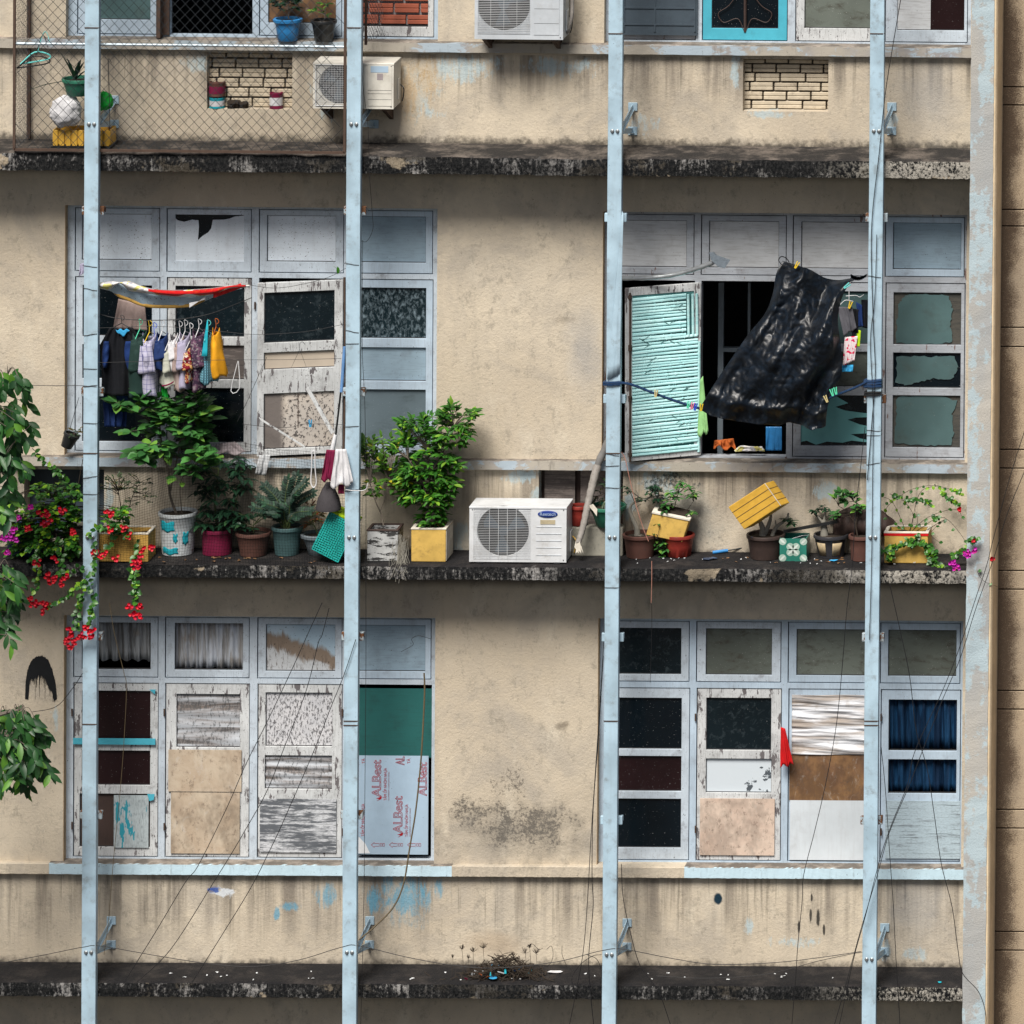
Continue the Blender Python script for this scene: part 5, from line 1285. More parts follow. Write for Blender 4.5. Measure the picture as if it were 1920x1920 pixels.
# tile-pattern box
p = ON(1488, 1053, 1); d = -p.y; A = rect(1462, 1009, 1512, 1053, d)
t = thing('patterned_box', 'green box printed with pale overlapping circles', 'box', (A[0], -d, ZL[1]))
m = MB(); h0, h1 = ZL[1]+.002, ZL[1]+.19; yb = -d+.20; w_ = .006
m.box(A[0], A[1], -d, -d+w_, h0, h1).box(A[0], A[1], yb-w_, yb, h0, h1).box(A[0], A[0]+w_, -d+w_, yb-w_, h0, h1).box(A[1]-w_, A[1], -d+w_, yb-w_, h0, h1).box(A[0]+w_, A[1]-w_, -d+w_, yb-w_, h0, h0+.01)
m.obj('body', 'tile_green', t)
def discs(m, c, nrm, r, n=24, sx=1, rot=0, th=.0012):
    vs = []; ax = Vector((1, 0, 0)) if abs(nrm.y) > .5 else Vector((0, 1, 0))
    for k in range(n):
        a = 2*math.pi*k/n; x, z = r*math.cos(a)*sx, r*math.sin(a); x, z = x*math.cos(rot)-z*math.sin(rot), x*math.sin(rot)+z*math.cos(rot)
        vs.append(c+ax*x+Vector((0, 0, z))+nrm*th)
    m.add(vs, [tuple(range(n))])
cell = (h1-h0)/2*.98
for mt, lay in (('tile_pale', 0), ('tile_white', 1)):
    m = MB()
    for i, fx in enumerate((.22, .72)):
        for j, fz in enumerate((.02, .52, 1.0)):
            c_ = Vector((A[0]+(A[1]-A[0])*(.5 if j == 1 else 0) + ((A[1]-A[0]) if (j != 1 and i) else 0), -d, h0+(h1-h0)*fz))
            if j == 1 and i: continue
            for a in range(4):
                an = math.pi/4+a*math.pi/2; q = c_+Vector((math.cos(an), 0, math.sin(an)))*.034
                if not (A[0]+.02 < q.x < A[1]-.02 and h0+.02 < q.z < h1-.02): continue
                if lay == 0: discs(m, q, Vector((0, -1, 0)), .030, th=.001)
                else: discs(m, c_+(q-c_)*.95, Vector((0, -1, 0)), .009, 14, 3.0, an, .002)
    m.obj('print', mt, t)
solo(MB().add([W(1484, 1010, d-.03), W(1505, 1004, d-.05), W(1516, 1003, d-.12), W(1500, 1012, d-.1)], [(0, 1, 2, 3)]), 'paper', 'cl_white', 'crumpled white paper sticking out of the green patterned box', 'paper', thick=.002)
# glazed pot
t = planter('dark glazed pot with cream painted panels holding a small stout bonsai', x=1552, y=1050)
c, top = pot(t, 1551, 1050, 32, 24, 44, 1, 'glazed_pot'); d0 = -c.y; bx, by = px_of(top)
for a0 in (-2.1, -1.05):
    m = MB(); rr = lambda v: (25+7*v)*U+.0015
    m.grid(lambda u, v: c+Vector((rr(v)*math.cos(a0+(u-.5)*.62), rr(v)*math.sin(a0+(u-.5)*.62), .03+.11*v)), 6, 2); m.obj('painted_panel', 'cream_glaze', t, thick=.001)
m = MB()
for pl, r_ in (([(1546, by+10), (1545, 990), (1544, 975)], .036), ([(1544, 982), (1533, 968), (1527, 962)], .010), ([(1545, 978), (1547, 960)], .010), ([(1549, 984), (1558, 974)], .008)):
    q = smoothpts([W(x, y, d0) for x, y in pl], 5); m.tube(q, [r_*(1-.5*i/len(q)) for i in range(len(q))], 9)
m.obj('trunk', 'bark_grey', t)
foliage(t, [], [(1523, 960, 6, 4, 3, 6), (1545, 954, 9, 5, 5, 6), (1560, 968, 7, 5, 3, 6)], 'lf_dark', .05, .026, 22, 'whorl', d0=d0, dd=.04)
# brown pot behind fourth pole
t = planter('plain brown pot with a leafy climbing plant left of the fourth pole', x=1607, y=1055)
c, top = pot(t, 1610, 1055, 24, 20, 48, 1, 'terracotta'); d0 = -c.y; bx, by = px_of(top)
foliage(t, [([(1608, by+5, d0), (1605, 980, d0), (1612, 950, d0), (1600, 940, d0)], .006), ([(1606, 985, d0), (1588, 960, d0), (1572, 948, d0)], .004)], [(1572, 930, 10, 10, 5, 5), (1595, 928, 12, 9, 5, 5), (1612, 948, 12, 12, 8, 5), (1582, 945, 8, 8, 3, 5), (1575, 965, 12, 8, 4, 4)], 'lf_shrub', .058, .034, 23, d0=d0, dd=.06, bark='twig')
# sack / brown lid
m = MB(); cc_ = W(1630, 985, .12)
m.grid(lambda u, v: (RX(1560+125*u, 970, .12), -.05-.13*math.sin(math.pi*u)*math.sin(math.pi*min(1, v*.9+.1))-.01*math.sin(u*40), W(1620, 1008-(8+50*math.sin(math.pi*min(1, u*.8+.16))**.8)*v, .12).z), 40, 12)
solo(m, 'sack', 'brown_dark', 'dark brown sack slumped against the wall behind the brown pot and the fourth pole', 'sack', thick=.004)
pl_ = solo(MB().obox(W(1520, 987, .13), (.22, -.01, .045), (0, .012, 0), (-.003, 0, .012)), 'plank', 'black', 'thin dark plank leaning behind the green patterned box', 'plank')
# yellow box with red rim + bougainvillea
def flower(m, p, R, r, n=7):
    for k in range(n):
        q = p+Vector((r.uniform(-1, 1), r.uniform(-1, .4), r.uniform(-1, 1)))*R
        a0 = r.uniform(0, 6)
        for j in range(3):
            a = a0+j*2.094; dv = Vector((math.cos(a), -.6, math.sin(a))); m.leaf(q, dv, .021, .022, .4, -.2, up=Vector((0, -1, .1)))
def strand(lf, st, pts, r, L=.036, w=.03, gap=7, sr=.0022, dens=2):
    pl = smoothpts([W(x, y, dq) for x, y, dq in pts], 8); st.tube(pl, [sr*(1.2-.6*i/len(pl)) for i in range(len(pl))], 5, False)
    acc = 0
    for i in range(1, len(pl)):
        acc += (pl[i]-pl[i-1]).length
        while acc > gap*U:
            acc -= gap*U
            for _ in range(dens):
                lf.leaf(pl[i]+Vector((r.uniform(-.008, .008), r.uniform(-.02, .01), r.uniform(-.008, .008))), Vector((r.uniform(-1, 1), r.uniform(-1, .1), r.uniform(-.9, .5))), L*r.uniform(.7, 1.15), w*r.uniform(.8, 1.1), .2, .2, up=Vector((r.uniform(-.3, .3), -.8, .5)))
t = planter('red-rimmed yellow box of straggling bougainvillea at the right end of the ledge', x=1700, y=1056)
c, d0 = boxpot(t, 1658, 998, 1740, 1057, .24, 1, 'yellow_foam', 'foam_white', wall=.025)
MB().box(c.x-.182, c.x+.180, -d0-.003, -d0+.001, c.z+.005, c.z+.027).obj('red_band', 'cl_red', t)
st, lf, fl, r = MB(), MB(), MB(), random.Random(31)
for pts in ([(1700, 1002, d0-.1), (1690, 975, d0-.1), (1672, 940, d0-.05), (1650, 930, d0)], [(1704, 1000, d0-.1), (1712, 965, d0-.1), (1690, 935, d0-.1), (1675, 928, d0)], [(1706, 1000, d0-.1), (1722, 930, d0-.2), (1745, 913, d0-.2), (1775, 915, d0-.2), (1805, 930, d0-.2)], [(1700, 1000, d0-.1), (1660, 960, d0), (1695, 925, d0), (1730, 912, d0-.1), (1760, 910, d0-.1)]): strand(lf, st, pts, r, gap=16, dens=1)
for pts in ([(1668, 926, d0), (1690, 932, d0)], [(1690, 938, d0), (1715, 934, d0), (1740, 942, d0), (1750, 950, d0)], [(1760, 915, d0-.15), (1775, 930, d0-.15), (1800, 945, d0-.15)], [(1780, 918, d0-.15), (1803, 922, d0-.15)]): strand(lf, st, pts, r, gap=5, dens=3)
for pts in ([(1706, 1000, d0-.1), (1740, 970, d0), (1790, 955, d0), (1808, 975, d0)], [(1715, 998, d0-.1), (1765, 970, d0), (1800, 1000, d0+.05), (1822, 1040, d0+.05)], [(1720, 1005, d0-.1), (1770, 975, d0), (1745, 1000, d0), (1765, 1020, d0)], [(1708, 1000, d0-.1), (1720, 980, d0), (1716, 955, d0)]): strand(lf, st, pts, r, gap=26, dens=1)
for pts in ([(1650, 1035, d0+.06), (1690, 1020, d0+.04), (1715, 1010, d0+.03), (1722, 1000, d0)], [(1700, 1020, d0+.05), (1735, 1018, d0+.05), (1752, 1035, d0+.06), (1745, 1055, d0+.06)], [(1735, 1025, d0+.05), (1750, 1050, d0+.08), (1765, 1062, d0+.1)], [(1750, 975, d0), (1760, 968, d0)], [(1780, 1045, d0+.08), (1800, 1035, d0+.08), (1820, 1028, d0+.1)], [(1775, 1060, d0+.1), (1760, 1065, d0+.1)], [(1815, 1015, .55), (1832, 1008, .55)], [(1675, 1020, d0+.06), (1668, 1045, d0+.06)]): strand(lf, st, pts, r, gap=5, dens=4, L=.042, w=.034)
strand(lf, st, [(1822, 1040, d0+.05), (1840, 1085, .55), (1870, 1100, .4)], r, gap=40, dens=1)
st.obj('stem', 'twig', t); lf.obj('foliage', 'lf_vine', t)
for x, y in ((1786, 1058), (1794, 1063), (1790, 1052), (1812, 1036), (1826, 1031), (1818, 1040)): flower(fl, W(x, y, .56), .02, r)
fl.obj('blossom', 'lf_magenta', t)
fl = MB()
for x, y in ((1826, 1012), (1800, 955), (1862, 1048)): flower(fl, W(x, y, .56 if y > 1000 else .3), .012, r, 5)
lab(fl.obj('blossom', 'lf_red', t), 'small red blossoms')
# left ochre box with thorny plant
t = planter('long ochre foam box with a pink rim holding a wiry small-leaved shrub', x=232, y=1055)
c, d0 = boxpot(t, 180, 1002, 278, 1056, .26, 1, 'ochre', 'foam_white', wall=.02)
foliage(t, [([(235, 1000, d0-.1), (228, 960, d0-.1), (222, 920, d0-.05)], .006), ([(235, 1000, d0-.1), (245, 940, d0-.1), (262, 905, d0-.1)], .004)], [(212, 905, 26, 22, 18, 6), (255, 905, 30, 18, 18, 5), (285, 930, 16, 12, 6, 4), (245, 940, 18, 14, 6, 4)], 'lf_dull', .030, .016, 25, d0=d0-.05, dd=.1, bark='twig')
# big bougainvillea at the left
t = planter('bougainvillea spilling red blossoms over the ledge around the leftmost pole', x=120, y=1050, nm='bougainvillea')
c, top = pot(t, 135, 1046, 28, 24, 55, 1, 'concrete'); d0 = .5
foliage(t, [([(132, 1000, .35), (120, 960, .4), (95, 930, .45), (60, 915, .4)], .007), ([(132, 1000, .35), (140, 950, .4), (152, 880, .45), (158, 850, .45)], .005), ([(120, 960, .4), (100, 910, .45), (125, 895, .45)], .004)],
        [(120, 925, 34, 22, 34, 7), (80, 935, 36, 26, 24, 6), (60, 975, 42, 30, 30, 6), (110, 970, 42, 28, 34, 6), (140, 955, 16, 34, 20, 6), (30, 1000, 36, 28, 36, 7), (90, 1010, 50, 24, 26, 6), (60, 1035, 50, 18, 24, 7), (125, 1030, 26, 20, 18, 6), (20, 960, 20, 30, 16, 6), (215, 985, 18, 22, 14, 6, .5), (228, 965, 14, 16, 10, 6, .5)], 'lf_vine', .050, .040, 27, d0=.45, dd=.12, bark='twig')
st, lf, r = MB(), MB(), random.Random(33)
for pts in ([(75, 1000, .5), (72, 1040, .55), (70, 1075, .58), (66, 1110, .58)], [(105, 1000, .5), (112, 1040, .56), (115, 1070, .6), (108, 1085, .6)], [(160, 1062, .6), (130, 1070, .6), (118, 1082, .6)],
            [(165, 1080, .6), (140, 1105, .62), (110, 1125, .62), (90, 1132, .62)], [(158, 1085, .62), (152, 1120, .62), (146, 1150, .62), (143, 1180, .62)], [(170, 1090, .62), (176, 1120, .62), (172, 1150, .62), (168, 1172, .62)],
            [(182, 1010, .6), (176, 1060, .62), (166, 1090, .62)], [(160, 1005, .6), (190, 990, .6), (225, 985, .6), (240, 1000, .6)], [(212, 1005, .52), (200, 1030, .54), (188, 1038, .58)], [(262, 1010, .54), (258, 1035, .55), (252, 1048, .56)],
            [(245, 1058, .55), (252, 1090, .58), (253, 1120, .6), (255, 1140, .6)], [(250, 1060, .55), (258, 1095, .58), (260, 1125, .6)], [(60, 840, .5), (90, 870, .5), (125, 895, .48)], [(232, 960, .52), (240, 990, .52), (236, 1008, .55)]):
    strand(lf, st, pts, r, gap=6, dens=2, L=.048, w=.036)
st.obj('trailing_stem', 'twig', t)['kind'] = 'stuff'; lf.obj('trailing_foliage', 'lf_vine', t)
fl = MB()
for x, y in ((76, 962), (90, 963), (120, 958), (94, 976), (84, 982), (57, 990), (137, 998), (70, 1053), (103, 1048), (92, 1078), (103, 1082), (98, 1090), (124, 1080), (116, 1091), (55, 1123), (62, 1129), (72, 1130), (82, 1131), (88, 1134), (85, 1146), (203, 960), (207, 966), (210, 990), (234, 992), (243, 1003), (176, 1036), (188, 1042), (196, 1036), (214, 1044), (250, 1052), (258, 1056), (262, 1048), (256, 1062), (285, 1024), (268, 1030), (255, 1150), (250, 1156), (260, 1156), (266, 1134), (242, 1137), (160, 1177), (170, 1182), (158, 1188), (172, 1193), (130, 1182), (134, 1192), (128, 1200), (140, 1203), (150, 1190), (132, 1210)):
    flower(fl, W(x+r.uniform(-3, 3), y+r.uniform(-2, 2), .64 if y > 1040 else .62), .024, r, 7)
lab(fl.obj('blossom', 'lf_red', t), 'red blossoms')
fl = MB()
for x, y in ((22, 995), (28, 990), (10, 1008), (24, 1006), (14, 1035), (34, 970), (58, 948), (16, 956), (5, 1012), (30, 1010)): flower(fl, W(x, y, .56), .02, r, 6)
lab(fl.obj('blossom', 'lf_magenta', t), 'magenta blossoms')
t = planter('dark blue tub half hidden under bougainvillea at the far left', x=40, y=1040, nm='plant_tub'); t['category'] = 'tub'
pot(t, 40, 1046, 46, 40, 50, 1, 'navy_plastic')
# tree with drooping leaves entering from the left
tg = thing('tree', 'dark green long-leaved tree reaching in from the left edge', 'tree', (RX(-260, 960, 1.9), -1.9, ZG))
m = MB(); bx_ = RX(-260, 960, 1.9)
m.tube(smoothpts([(bx_-.1, -1.9, ZG), (bx_, -1.9, -6), (bx_+.1, -1.85, -1.5), (bx_-.1, -1.8, 1.5), (bx_, -1.8, 3.2)]), [.16-.005*i for i in range(25)], 10)
lf, r = MB(), random.Random(40)
limbs = [[(-230, 1200, 1.85), (-120, 900, 1.6), (-20, 760, 1.4), (20, 690, 1.3)], [(-230, 1200, 1.85), (-100, 1000, 1.6), (-10, 900, 1.4)], [(-230, 1350, 1.85), (-100, 1150, 1.6), (0, 1060, 1.35)], [(-240, 1500, 1.9), (-120, 1380, 1.6), (0, 1340, 1.35), (40, 1330, 1.3)], [(-240, 1500, 1.9), (-100, 1450, 1.6), (0, 1400, 1.4)]]
polys = []
for l in limbs:
    pl = smoothpts([W(*q) for q in l], 6); polys.append(pl); m.tube(pl, [.03*(1-i/len(pl))+.006 for i in range(len(pl))], 7)
for px, py, rx, ry, nt in ((8, 705, 30, 20, 9), (30, 720, 16, 22, 4), (10, 760, 40, 26, 12), (42, 790, 20, 30, 7), (12, 820, 42, 30, 14), (18, 865, 28, 24, 8), (6, 910, 18, 26, 5), (0, 960, 14, 30, 4), (6, 1085, 22, 22, 6), (16, 1120, 26, 26, 8), (0, 1165, 18, 26, 7), (25, 1345, 26, 24, 11), (55, 1365, 24, 22, 10), (20, 1395, 34, 28, 15), (60, 1410, 24, 26, 10), (20, 1440, 30, 26, 11), (75, 1432, 16, 14, 5), (0, 1370, 20, 40, 9)):
    for _ in range(nt):
        tip = W(px+r.uniform(-1, 1)*rx, py+r.uniform(-1, 1)*ry, 1.3+r.uniform(-.25, .25)); an = nearest(tip, polys)
        tw = smoothpts([an, an.lerp(tip, .5)+Vector((0, 0, .06)), tip], 4); m.tube(tw, .003, 4, False)
        base = Vector((r.uniform(-.2, 1), r.uniform(-.7, .3), -.35)).normalized()
        for j in range(5):
            q = tip+base*(.034*(j-2)); s = 1 if j % 2 else -1
            dv = Vector((base.x*.7+s*.55*r.uniform(.3, 1.3), r.uniform(-.5, .1), -.75+r.uniform(-.25, .45)))
            lf.leaf(q, dv, (.125 if py < 1000 else .15)*r.uniform(.6, 1.15), .05*r.uniform(.75, 1.15), .3, .2, up=Vector((r.uniform(-.4, .6), -1, .5)))
m.obj('trunk', 'bark', tg); lf.obj('crown', 'lf_tree', tg)
# hanging pot
t = thing('hanging_pot', 'small black pot hanging tilted from a string at the left jamb', 'hanging pot', W(128, 845, .1))
c = W(124, 838, .12); R_ = Matrix.Rotation(math.radians(24), 3, 'Y')
MB().lathe(c, [(.045, 0), (.062, .10), (.068, .10), (.068, .118), (.056, .118), (.05, .09)], 18, rot=R_).obj('pot', 'black', t)
MB().lathe(c, [(.055, .10), (0, .108)], 14, rot=R_).obj('soil', 'soil', t)
foliage(t, [], [(140, 815, 16, 14, 9, 4)], 'lf_dull', .05, .02, 41, d0=.12, dd=.05, bark='twig')
MB().tube([W(128, 815, .12), W(148, 745, .14)], .0022, 5).obj('string', 'cable', t)
# top sill pots
t = thing('potted_plant', 'bright blue pot with a dark bushy plant on the top sill', 'potted plant', W(541, 71, .03))
q = W(540, 60, .04); c, top = pot(t, 0, 0, 24, 18, 42, 0, 'blue_pot', rim=.03, z=(q.x, -.055, ZS[0]+.003))
foliage(t, [([(541, 35, .05), (541, 0, .05)], .006)], [(540, 2, 32, 22, 30, 6, .05)], 'lf_dark', .05, .03, 42, d0=.05, dd=.08)
t = thing('potted_plant', 'black pot with a sparse bright green plant on the top sill, beside the blue one', 'potted plant', W(610, 71, .03))
q = W(608, 60, .04); c, top = pot(t, 0, 0, 23, 17, 40, 0, 'black', z=(q.x, -.055, ZS[0]+.003))
foliage(t, [([(609, 35, .05), (612, 0, .05)], .004)], [(606, 18, 20, 14, 6, 4, .05), (600, -15, 20, 14, 6, 4, .05)], 'lf_lush', .07, .02, 43, d0=.05, dd=.06)
# top ledge things inside the cage
p = ON(150, 258, 0)
t = thing('crate', 'slatted yellow crate on the top ledge behind the leftmost pole', 'crate', p)
d = .33; A = rect(98, 226, 206, 252, d); m = MB(); z0 = ZL[0]+.02
for k in range(9):
    x = A[0]+(A[1]-A[0])*(k+.5)/9; m.box(x-.019, x+.019, -d, -d+.012, z0, z0+.13)
m.box(A[0], A[1], -d+.012, -d+.02, z0+.01, z0+.12).box(A[0], A[1], -d+.2, -d+.22, z0, z0+.13).box(A[0], A[0]+.012, -d+.02, -d+.2, z0, z0+.13).box(A[1]-.012, A[1], -d+.02, -d+.2, z0, z0+.13).box(A[0], A[1], -d+.02, -d+.2, z0, z0+.01)
m.obj('body', 'yellow', t, bevel=.003); MB().box(A[0]-.01, A[1]+.01, -d-.01, -d+.22, ZL[0]+.001, ZL[0]+.019).obj('base', 'black', t)
def bag(label, px, py, rx, ry, d, mat, seed, nm='plastic_bag'):
    from mathutils import noise as mn
    c = W(px, py, d); m = MB()
    def f(u, v):
        a, b = u*2*math.pi, (v-.5)*math.pi; q = Vector((math.cos(a)*math.cos(b), math.sin(a)*math.cos(b), math.sin(b)))
        k = 1+.20*mn.noise(q*1.8+Vector((seed, 0, 0)))+.12*abs(mn.noise(Vector((q.x*3, q.y*3, q.z*9))+Vector((seed, 3, 0))))-.18*max(0, q.z)**2
        return c+Vector((q.x*rx*U*k, q.y*rx*U*.8*k, q.z*ry*U*k))
    m.grid(f, 60, 40); return solo(m, nm, mat, label, 'bag')
bag('white cloth bundle bulging over the yellow crate', 122, 206, 29, 31, .34, 'cl_white', 3, 'cloth_bundle')
bag('crumpled green plastic bag right of the leftmost pole in the cage', 197, 188, 14, 19, .32, 'cl_green', 9)
t = thing('potted_plant', 'aloe in a green plastic pot on top of the white cloth bundle', 'potted plant', W(148, 178, .3))
q = W(148, 178, .3); c, top = pot(t, 0, 0, 30, 22, 32, 0, 'green_pot', z=tuple(q)); lf = MB()
for x, y, w_ in ((119, 98, .03), (132, 118, .035), (150, 108, .04), (40, 152, .02), (128, 105, .03), (156, 112, .03), (165, 125, .03)):
    a_, b_ = W(140, 152, .3), W(x, y, .38); dv = b_-a_; lf.leaf(a_, dv, dv.length, w_, .5, .1 if x > 100 else .25)
lf.obj('foliage', 'lf_zz', t)
def can(label, px, py0, py1, r, mat, band, z, d=-.055):
    q = W(px, py1, d); h = (py1-py0)*U; t = thing('paint_can', label, 'can', (q.x, -d, z)); c = Vector((q.x, -d, z)); r *= U
    MB().lathe(c, [(r, 0), (r*1.03, .004), (r, .01), (r, h-.01), (r*1.04, h-.004), (r*1.02, h), (r*.9, h), (r*.88, h-.008), (0, h-.008)], 24).obj('tin', mat, t)
    MB().lathe(c, [(r+.001, h*.22), (r+.001, h*.72)], 24).obj('paper_band', band, t, thick=.0005)
zn = rect(*NI[0], 0.0)[2]+.001
can('blue and white paint can at the bottom of the left brick niche', 407, 183, 203, 14, 'cl_teal', 'cl_white', zn)
can('dark red paint can stacked on the blue one in the brick niche', 407, 155, 182, 15, 'terracotta', 'cl_maroon', zn+.097)
can('maroon and white paint can standing alone in the brick niche', 518, 173, 203, 12, 'cl_maroon', 'cl_white', zn)
m = MB(); r = random.Random(8)
for _ in range(16):
    q = Vector((RX(430, 195, -.05)+r.uniform(0, .13), .05+r.uniform(-.03, .04), zn+r.uniform(.012, .05))); m.obox(q, (r.uniform(.01, .03), r.uniform(-.01, .01), 0), (0, .015, .01), (0, -.01, r.uniform(.006, .02)))
solo(m, 'rubble', 'soil', 'heap of dark rubble on the floor of the left brick niche', 'rubble')['kind'] = 'stuff'
from mathutils import noise as mn
# ---------------------------------------------------------------- wire cage and nets
cg = thing('wire_cage', 'rusty chain link cage enclosing the top ledge between the first two poles', 'cage', W(340, 280, .5))
zt = W(340, -200, .5).z; z0 = ZL[0]+.02; x0, x1 = RX(27, 140, .5), RX(647, 140, .5)
def bar(m, a, b, r=.011): m.obox((a+b)/2, (b-a)/2, Vector((0, r, 0)) if abs((b-a).y) < abs((b-a).length)*.5 else Vector((r, 0, 0)), (b-a).normalized().cross(Vector((0, 1, 0)) if abs((b-a).y) < (b-a).length*.5 else Vector((1, 0, 0)))*r)
for a, b, n_ in ((Vector((x0, -.5, z0)), Vector((x0, -.5, zt)), 'post'), (Vector((x1, -.5, z0)), Vector((x1, -.5, zt)), 'post'), (Vector((x0, -.5, z0)), Vector((x1, -.5, z0)), 'bottom_rail'), (Vector((x0, -.03, z0)), Vector((x0, -.03, zt)), 'post')):
    m = MB(); bar(m, a, b, .014 if n_ == 'post' and b.z > a.z and a.y > -.1 else .010); m.obj(n_, 'rust', cg)
m = MB(); zr = W(340, 85, .49).z; m.tube([(x0, -.485, zr), (x1, -.485, zr)], .012, 8); m.obj('top_rail', 'galv', cg)
def diamond(m, P, uw, uh, w, h, r, zig=None):
    """P(u,v) maps metres to world; diagonal wires both ways"""
    n = int((w+h)/w*w/uw)+2; k = h/uh*uw
    cnt = int((w+k)/uw)+1
    for s in (0, 1):
        for i in range(cnt):
            a = i*uw - k; pts = []; N = 10
            for j in range(N+1):
                v = j/N; u = a+k*v; 
                if s: u = w-u
                if 0 <= u <= w: pts.append(P(u, v*h))
            # clip ends
            if len(pts) >= 2: m.tube(pts, r, 4, False)
rj = random.Random(2)
def PF(u, v):
    q = Vector((x0+u, -.5, z0+v)); k = mn.noise(q*3.0)*.012; return Vector((q.x+k, q.y+mn.noise(q*1.5)*.008, q.z+mn.noise(q*2.7+Vector((5, 5, 5)))*.010))
m = MB(); diamond(m, PF, .0815, .088, x1-x0, zt-z0, .0021); m.obj('chain_link', 'wire_steel', cg)
m = MB(); hx = .036
for i in range(12):
    for j in range(int((zt-z0)/.05)):
        y = -.48+i*.042; z = z0+j*.05+(.025 if i % 2 else 0)
        pts = [(x0, y+.02*math.cos(a*math.pi/3), z+.024*math.sin(a*math.pi/3)) for a in range(6)]
        if y < -.04: m.tube(pts+[pts[0]], .0013, 3, False)
m.obj('side_mesh', 'wire_steel', cg)
gd = thing('window_guard', 'small rusty wire guard in front of the red brick infill', 'window guard', W(700, 82, .2))
m = MB(); bar(m, W(686, 84, .28), W(686, -80, .28), .010); m.obj('post', 'rust', gd)
m = MB(); a0 = W(686, 80, .28); a1 = W(720, 66, .0); H = .75
def PG(u, v): q = a0.lerp(a1, min(1, u/.34)); return Vector((q.x, q.y, q.z+v))
diamond(m, PG, .045, .05, .34, H, .0016); m.obj('wire_mesh', 'wire_steel', gd)
# fine net in front of the plants
nt_ = thing('net', 'fine dark garden net stretched along the middle ledge between the first two poles', 'net', W(420, 1062, .5))
m = MB(); X0, X1 = RX(152, 950, .52), RX(676, 950, .52)
zt_ = lambda u: W(400, 842 + (50*math.exp(-((u-.12)/.12)**2)) + 8*math.sin(u*9), .52).z
zb = W(400, 1060, .52).z
def NP(u, v):
    q = Vector((X0+(X1-X0)*u, -.50-.03*math.sin(u*7)*v, zb+(zt_(u)-zb)*v)); s = mn.noise(q*4); s2 = mn.noise(q*4+Vector((9, 0, 0)))
    return q+Vector((s*.03, s*.01, s2*.03))
nx, nz = 104, 40
for i in range(nx+1): m.tube([NP(i/nx, j/14) for j in range(15)], .0009, 3, False)
for j in range(nz+1): m.tube([NP(i/52, j/nz) for i in range(53)], .0009, 3, False)
m.tube([NP(i/52, 1) for i in range(53)], .0016, 4, False)
m.obj('mesh', 'net_black', nt_)
# ---------------------------------------------------------------- hangers, clothes, lines
def wirep(pts, r=.0016, n=5): return MB().tube(smoothpts(pts), r, n)
CG = 'cables and wires strung along the facade'
def cable(label, pts, r=.003, mat='cable', d=.58, cat='cable', nm='cable', sag=None):
    P = [W(p[0], p[1], p[2] if len(p) > 2 else d) for p in pts]
    return solo(MB().tube(smoothpts(P, 6), r, 5), nm, mat, label, cat, CG)
def peg(label, px, py, d, mat, an=0):
    c = W(px, py, d); t = thing('clothes_peg', label, 'clothes peg', c, 'plastic clothes pegs')
    ca, sa = math.cos(an), math.sin(an); az = Vector((sa, 0, ca)); ax = Vector((ca, 0, -sa))
    for s in (-1, 1):
        MB().obox(c+ax*.007*s, ax*.0045, (0, .008, 0), az*.030+ax*.003*s).obj('jaw', mat, t, bevel=.002)
    MB().tube([c-ax*.012, c+ax*.012], .004, 6).obj('spring', 'wire_steel', t)
def hook(m, q, h=.055, r=.0024):
    pts = [q+Vector((0, 0, 0)), q+Vector((.0, 0, h*.45))] + [q+Vector((.022*math.sin(a)*1.0, 0, h*.72-.022*math.cos(a)*-1.0*1.0)) for a in [i*math.pi/5-.3 for i in range(6)]]
    m.tube(smoothpts(pts, 3), r, 5)
def garment(label, cx, yt, yb, wt, wb, mat, d, hm='wire_white', seed=1, yh=.17, sleeve=True, hang=True, hy=None, nm='shirt', cat='shirt', band=None, lean=0):
    r = random.Random(seed); tp = W(cx, yt, d); bt = W(cx+lean, yb, d); t = thing(nm, label, cat, bt, 'laundry on hangers in front of the middle left window')
    ph = [r.uniform(0, 6.28) for _ in range(4)]; hw0, hw1 = wt*U*.68, wb*U*.62; H = tp.z-bt.z
    def f(u, v):
        a = u*2*math.pi; s = math.sin(a); c = math.cos(a); wv = v*v*(3-2*v)
        hw = hw0+(hw1-hw0)*min(1, v*1.1); yy = yh*(.35+.65*min(1, v*3+.3*abs(s)))*(1-.12*v)
        fold = 1+.35*v*math.sin(5*a+ph[0])*.6
        z = tp.z - H*v - (.05*abs(s)*(1-v)) + (.014*math.sin(3*a+ph[1]))*v
        x = tp.x+(bt.x-tp.x)*v + hw*c*fold + .008*math.sin(z*22+ph[2]+s*3)*v
        return Vector((x, -d + yy*s*.9 + .008*math.sin(z*17+ph[3]), z))
    m = MB(); m.grid(f, 36, 18); m.obj('body', mat, t, thick=.002)
    if sleeve:
        sh_ = f(.75, .05); n = 10; m = MB(); ln = min(.24, H*.45)
        def g(u, v):
            a = u*2*math.pi; return sh_+Vector((.0+math.cos(a)*hw0*(.9+.5*v)+.012*v, -.012-.03*v+math.sin(a)*.02, -ln*v-.01*math.sin(a*2)))
        m.grid(g, 14, 8); m.obj('sleeve', mat, t, thick=.002)
    if hang:
        m = MB(); hk = tp+Vector((0, 0, .005)); hook(m, hk, (yt-(hy or yt-22))*U*.9, .0028)
        m.tube([hk, hk+Vector((0, -yh*.9, -.05))], .0035, 6); m.tube([hk, hk+Vector((0, yh*.9, -.05))], .0035, 6); m.obj('hanger', hm, t)
    return t
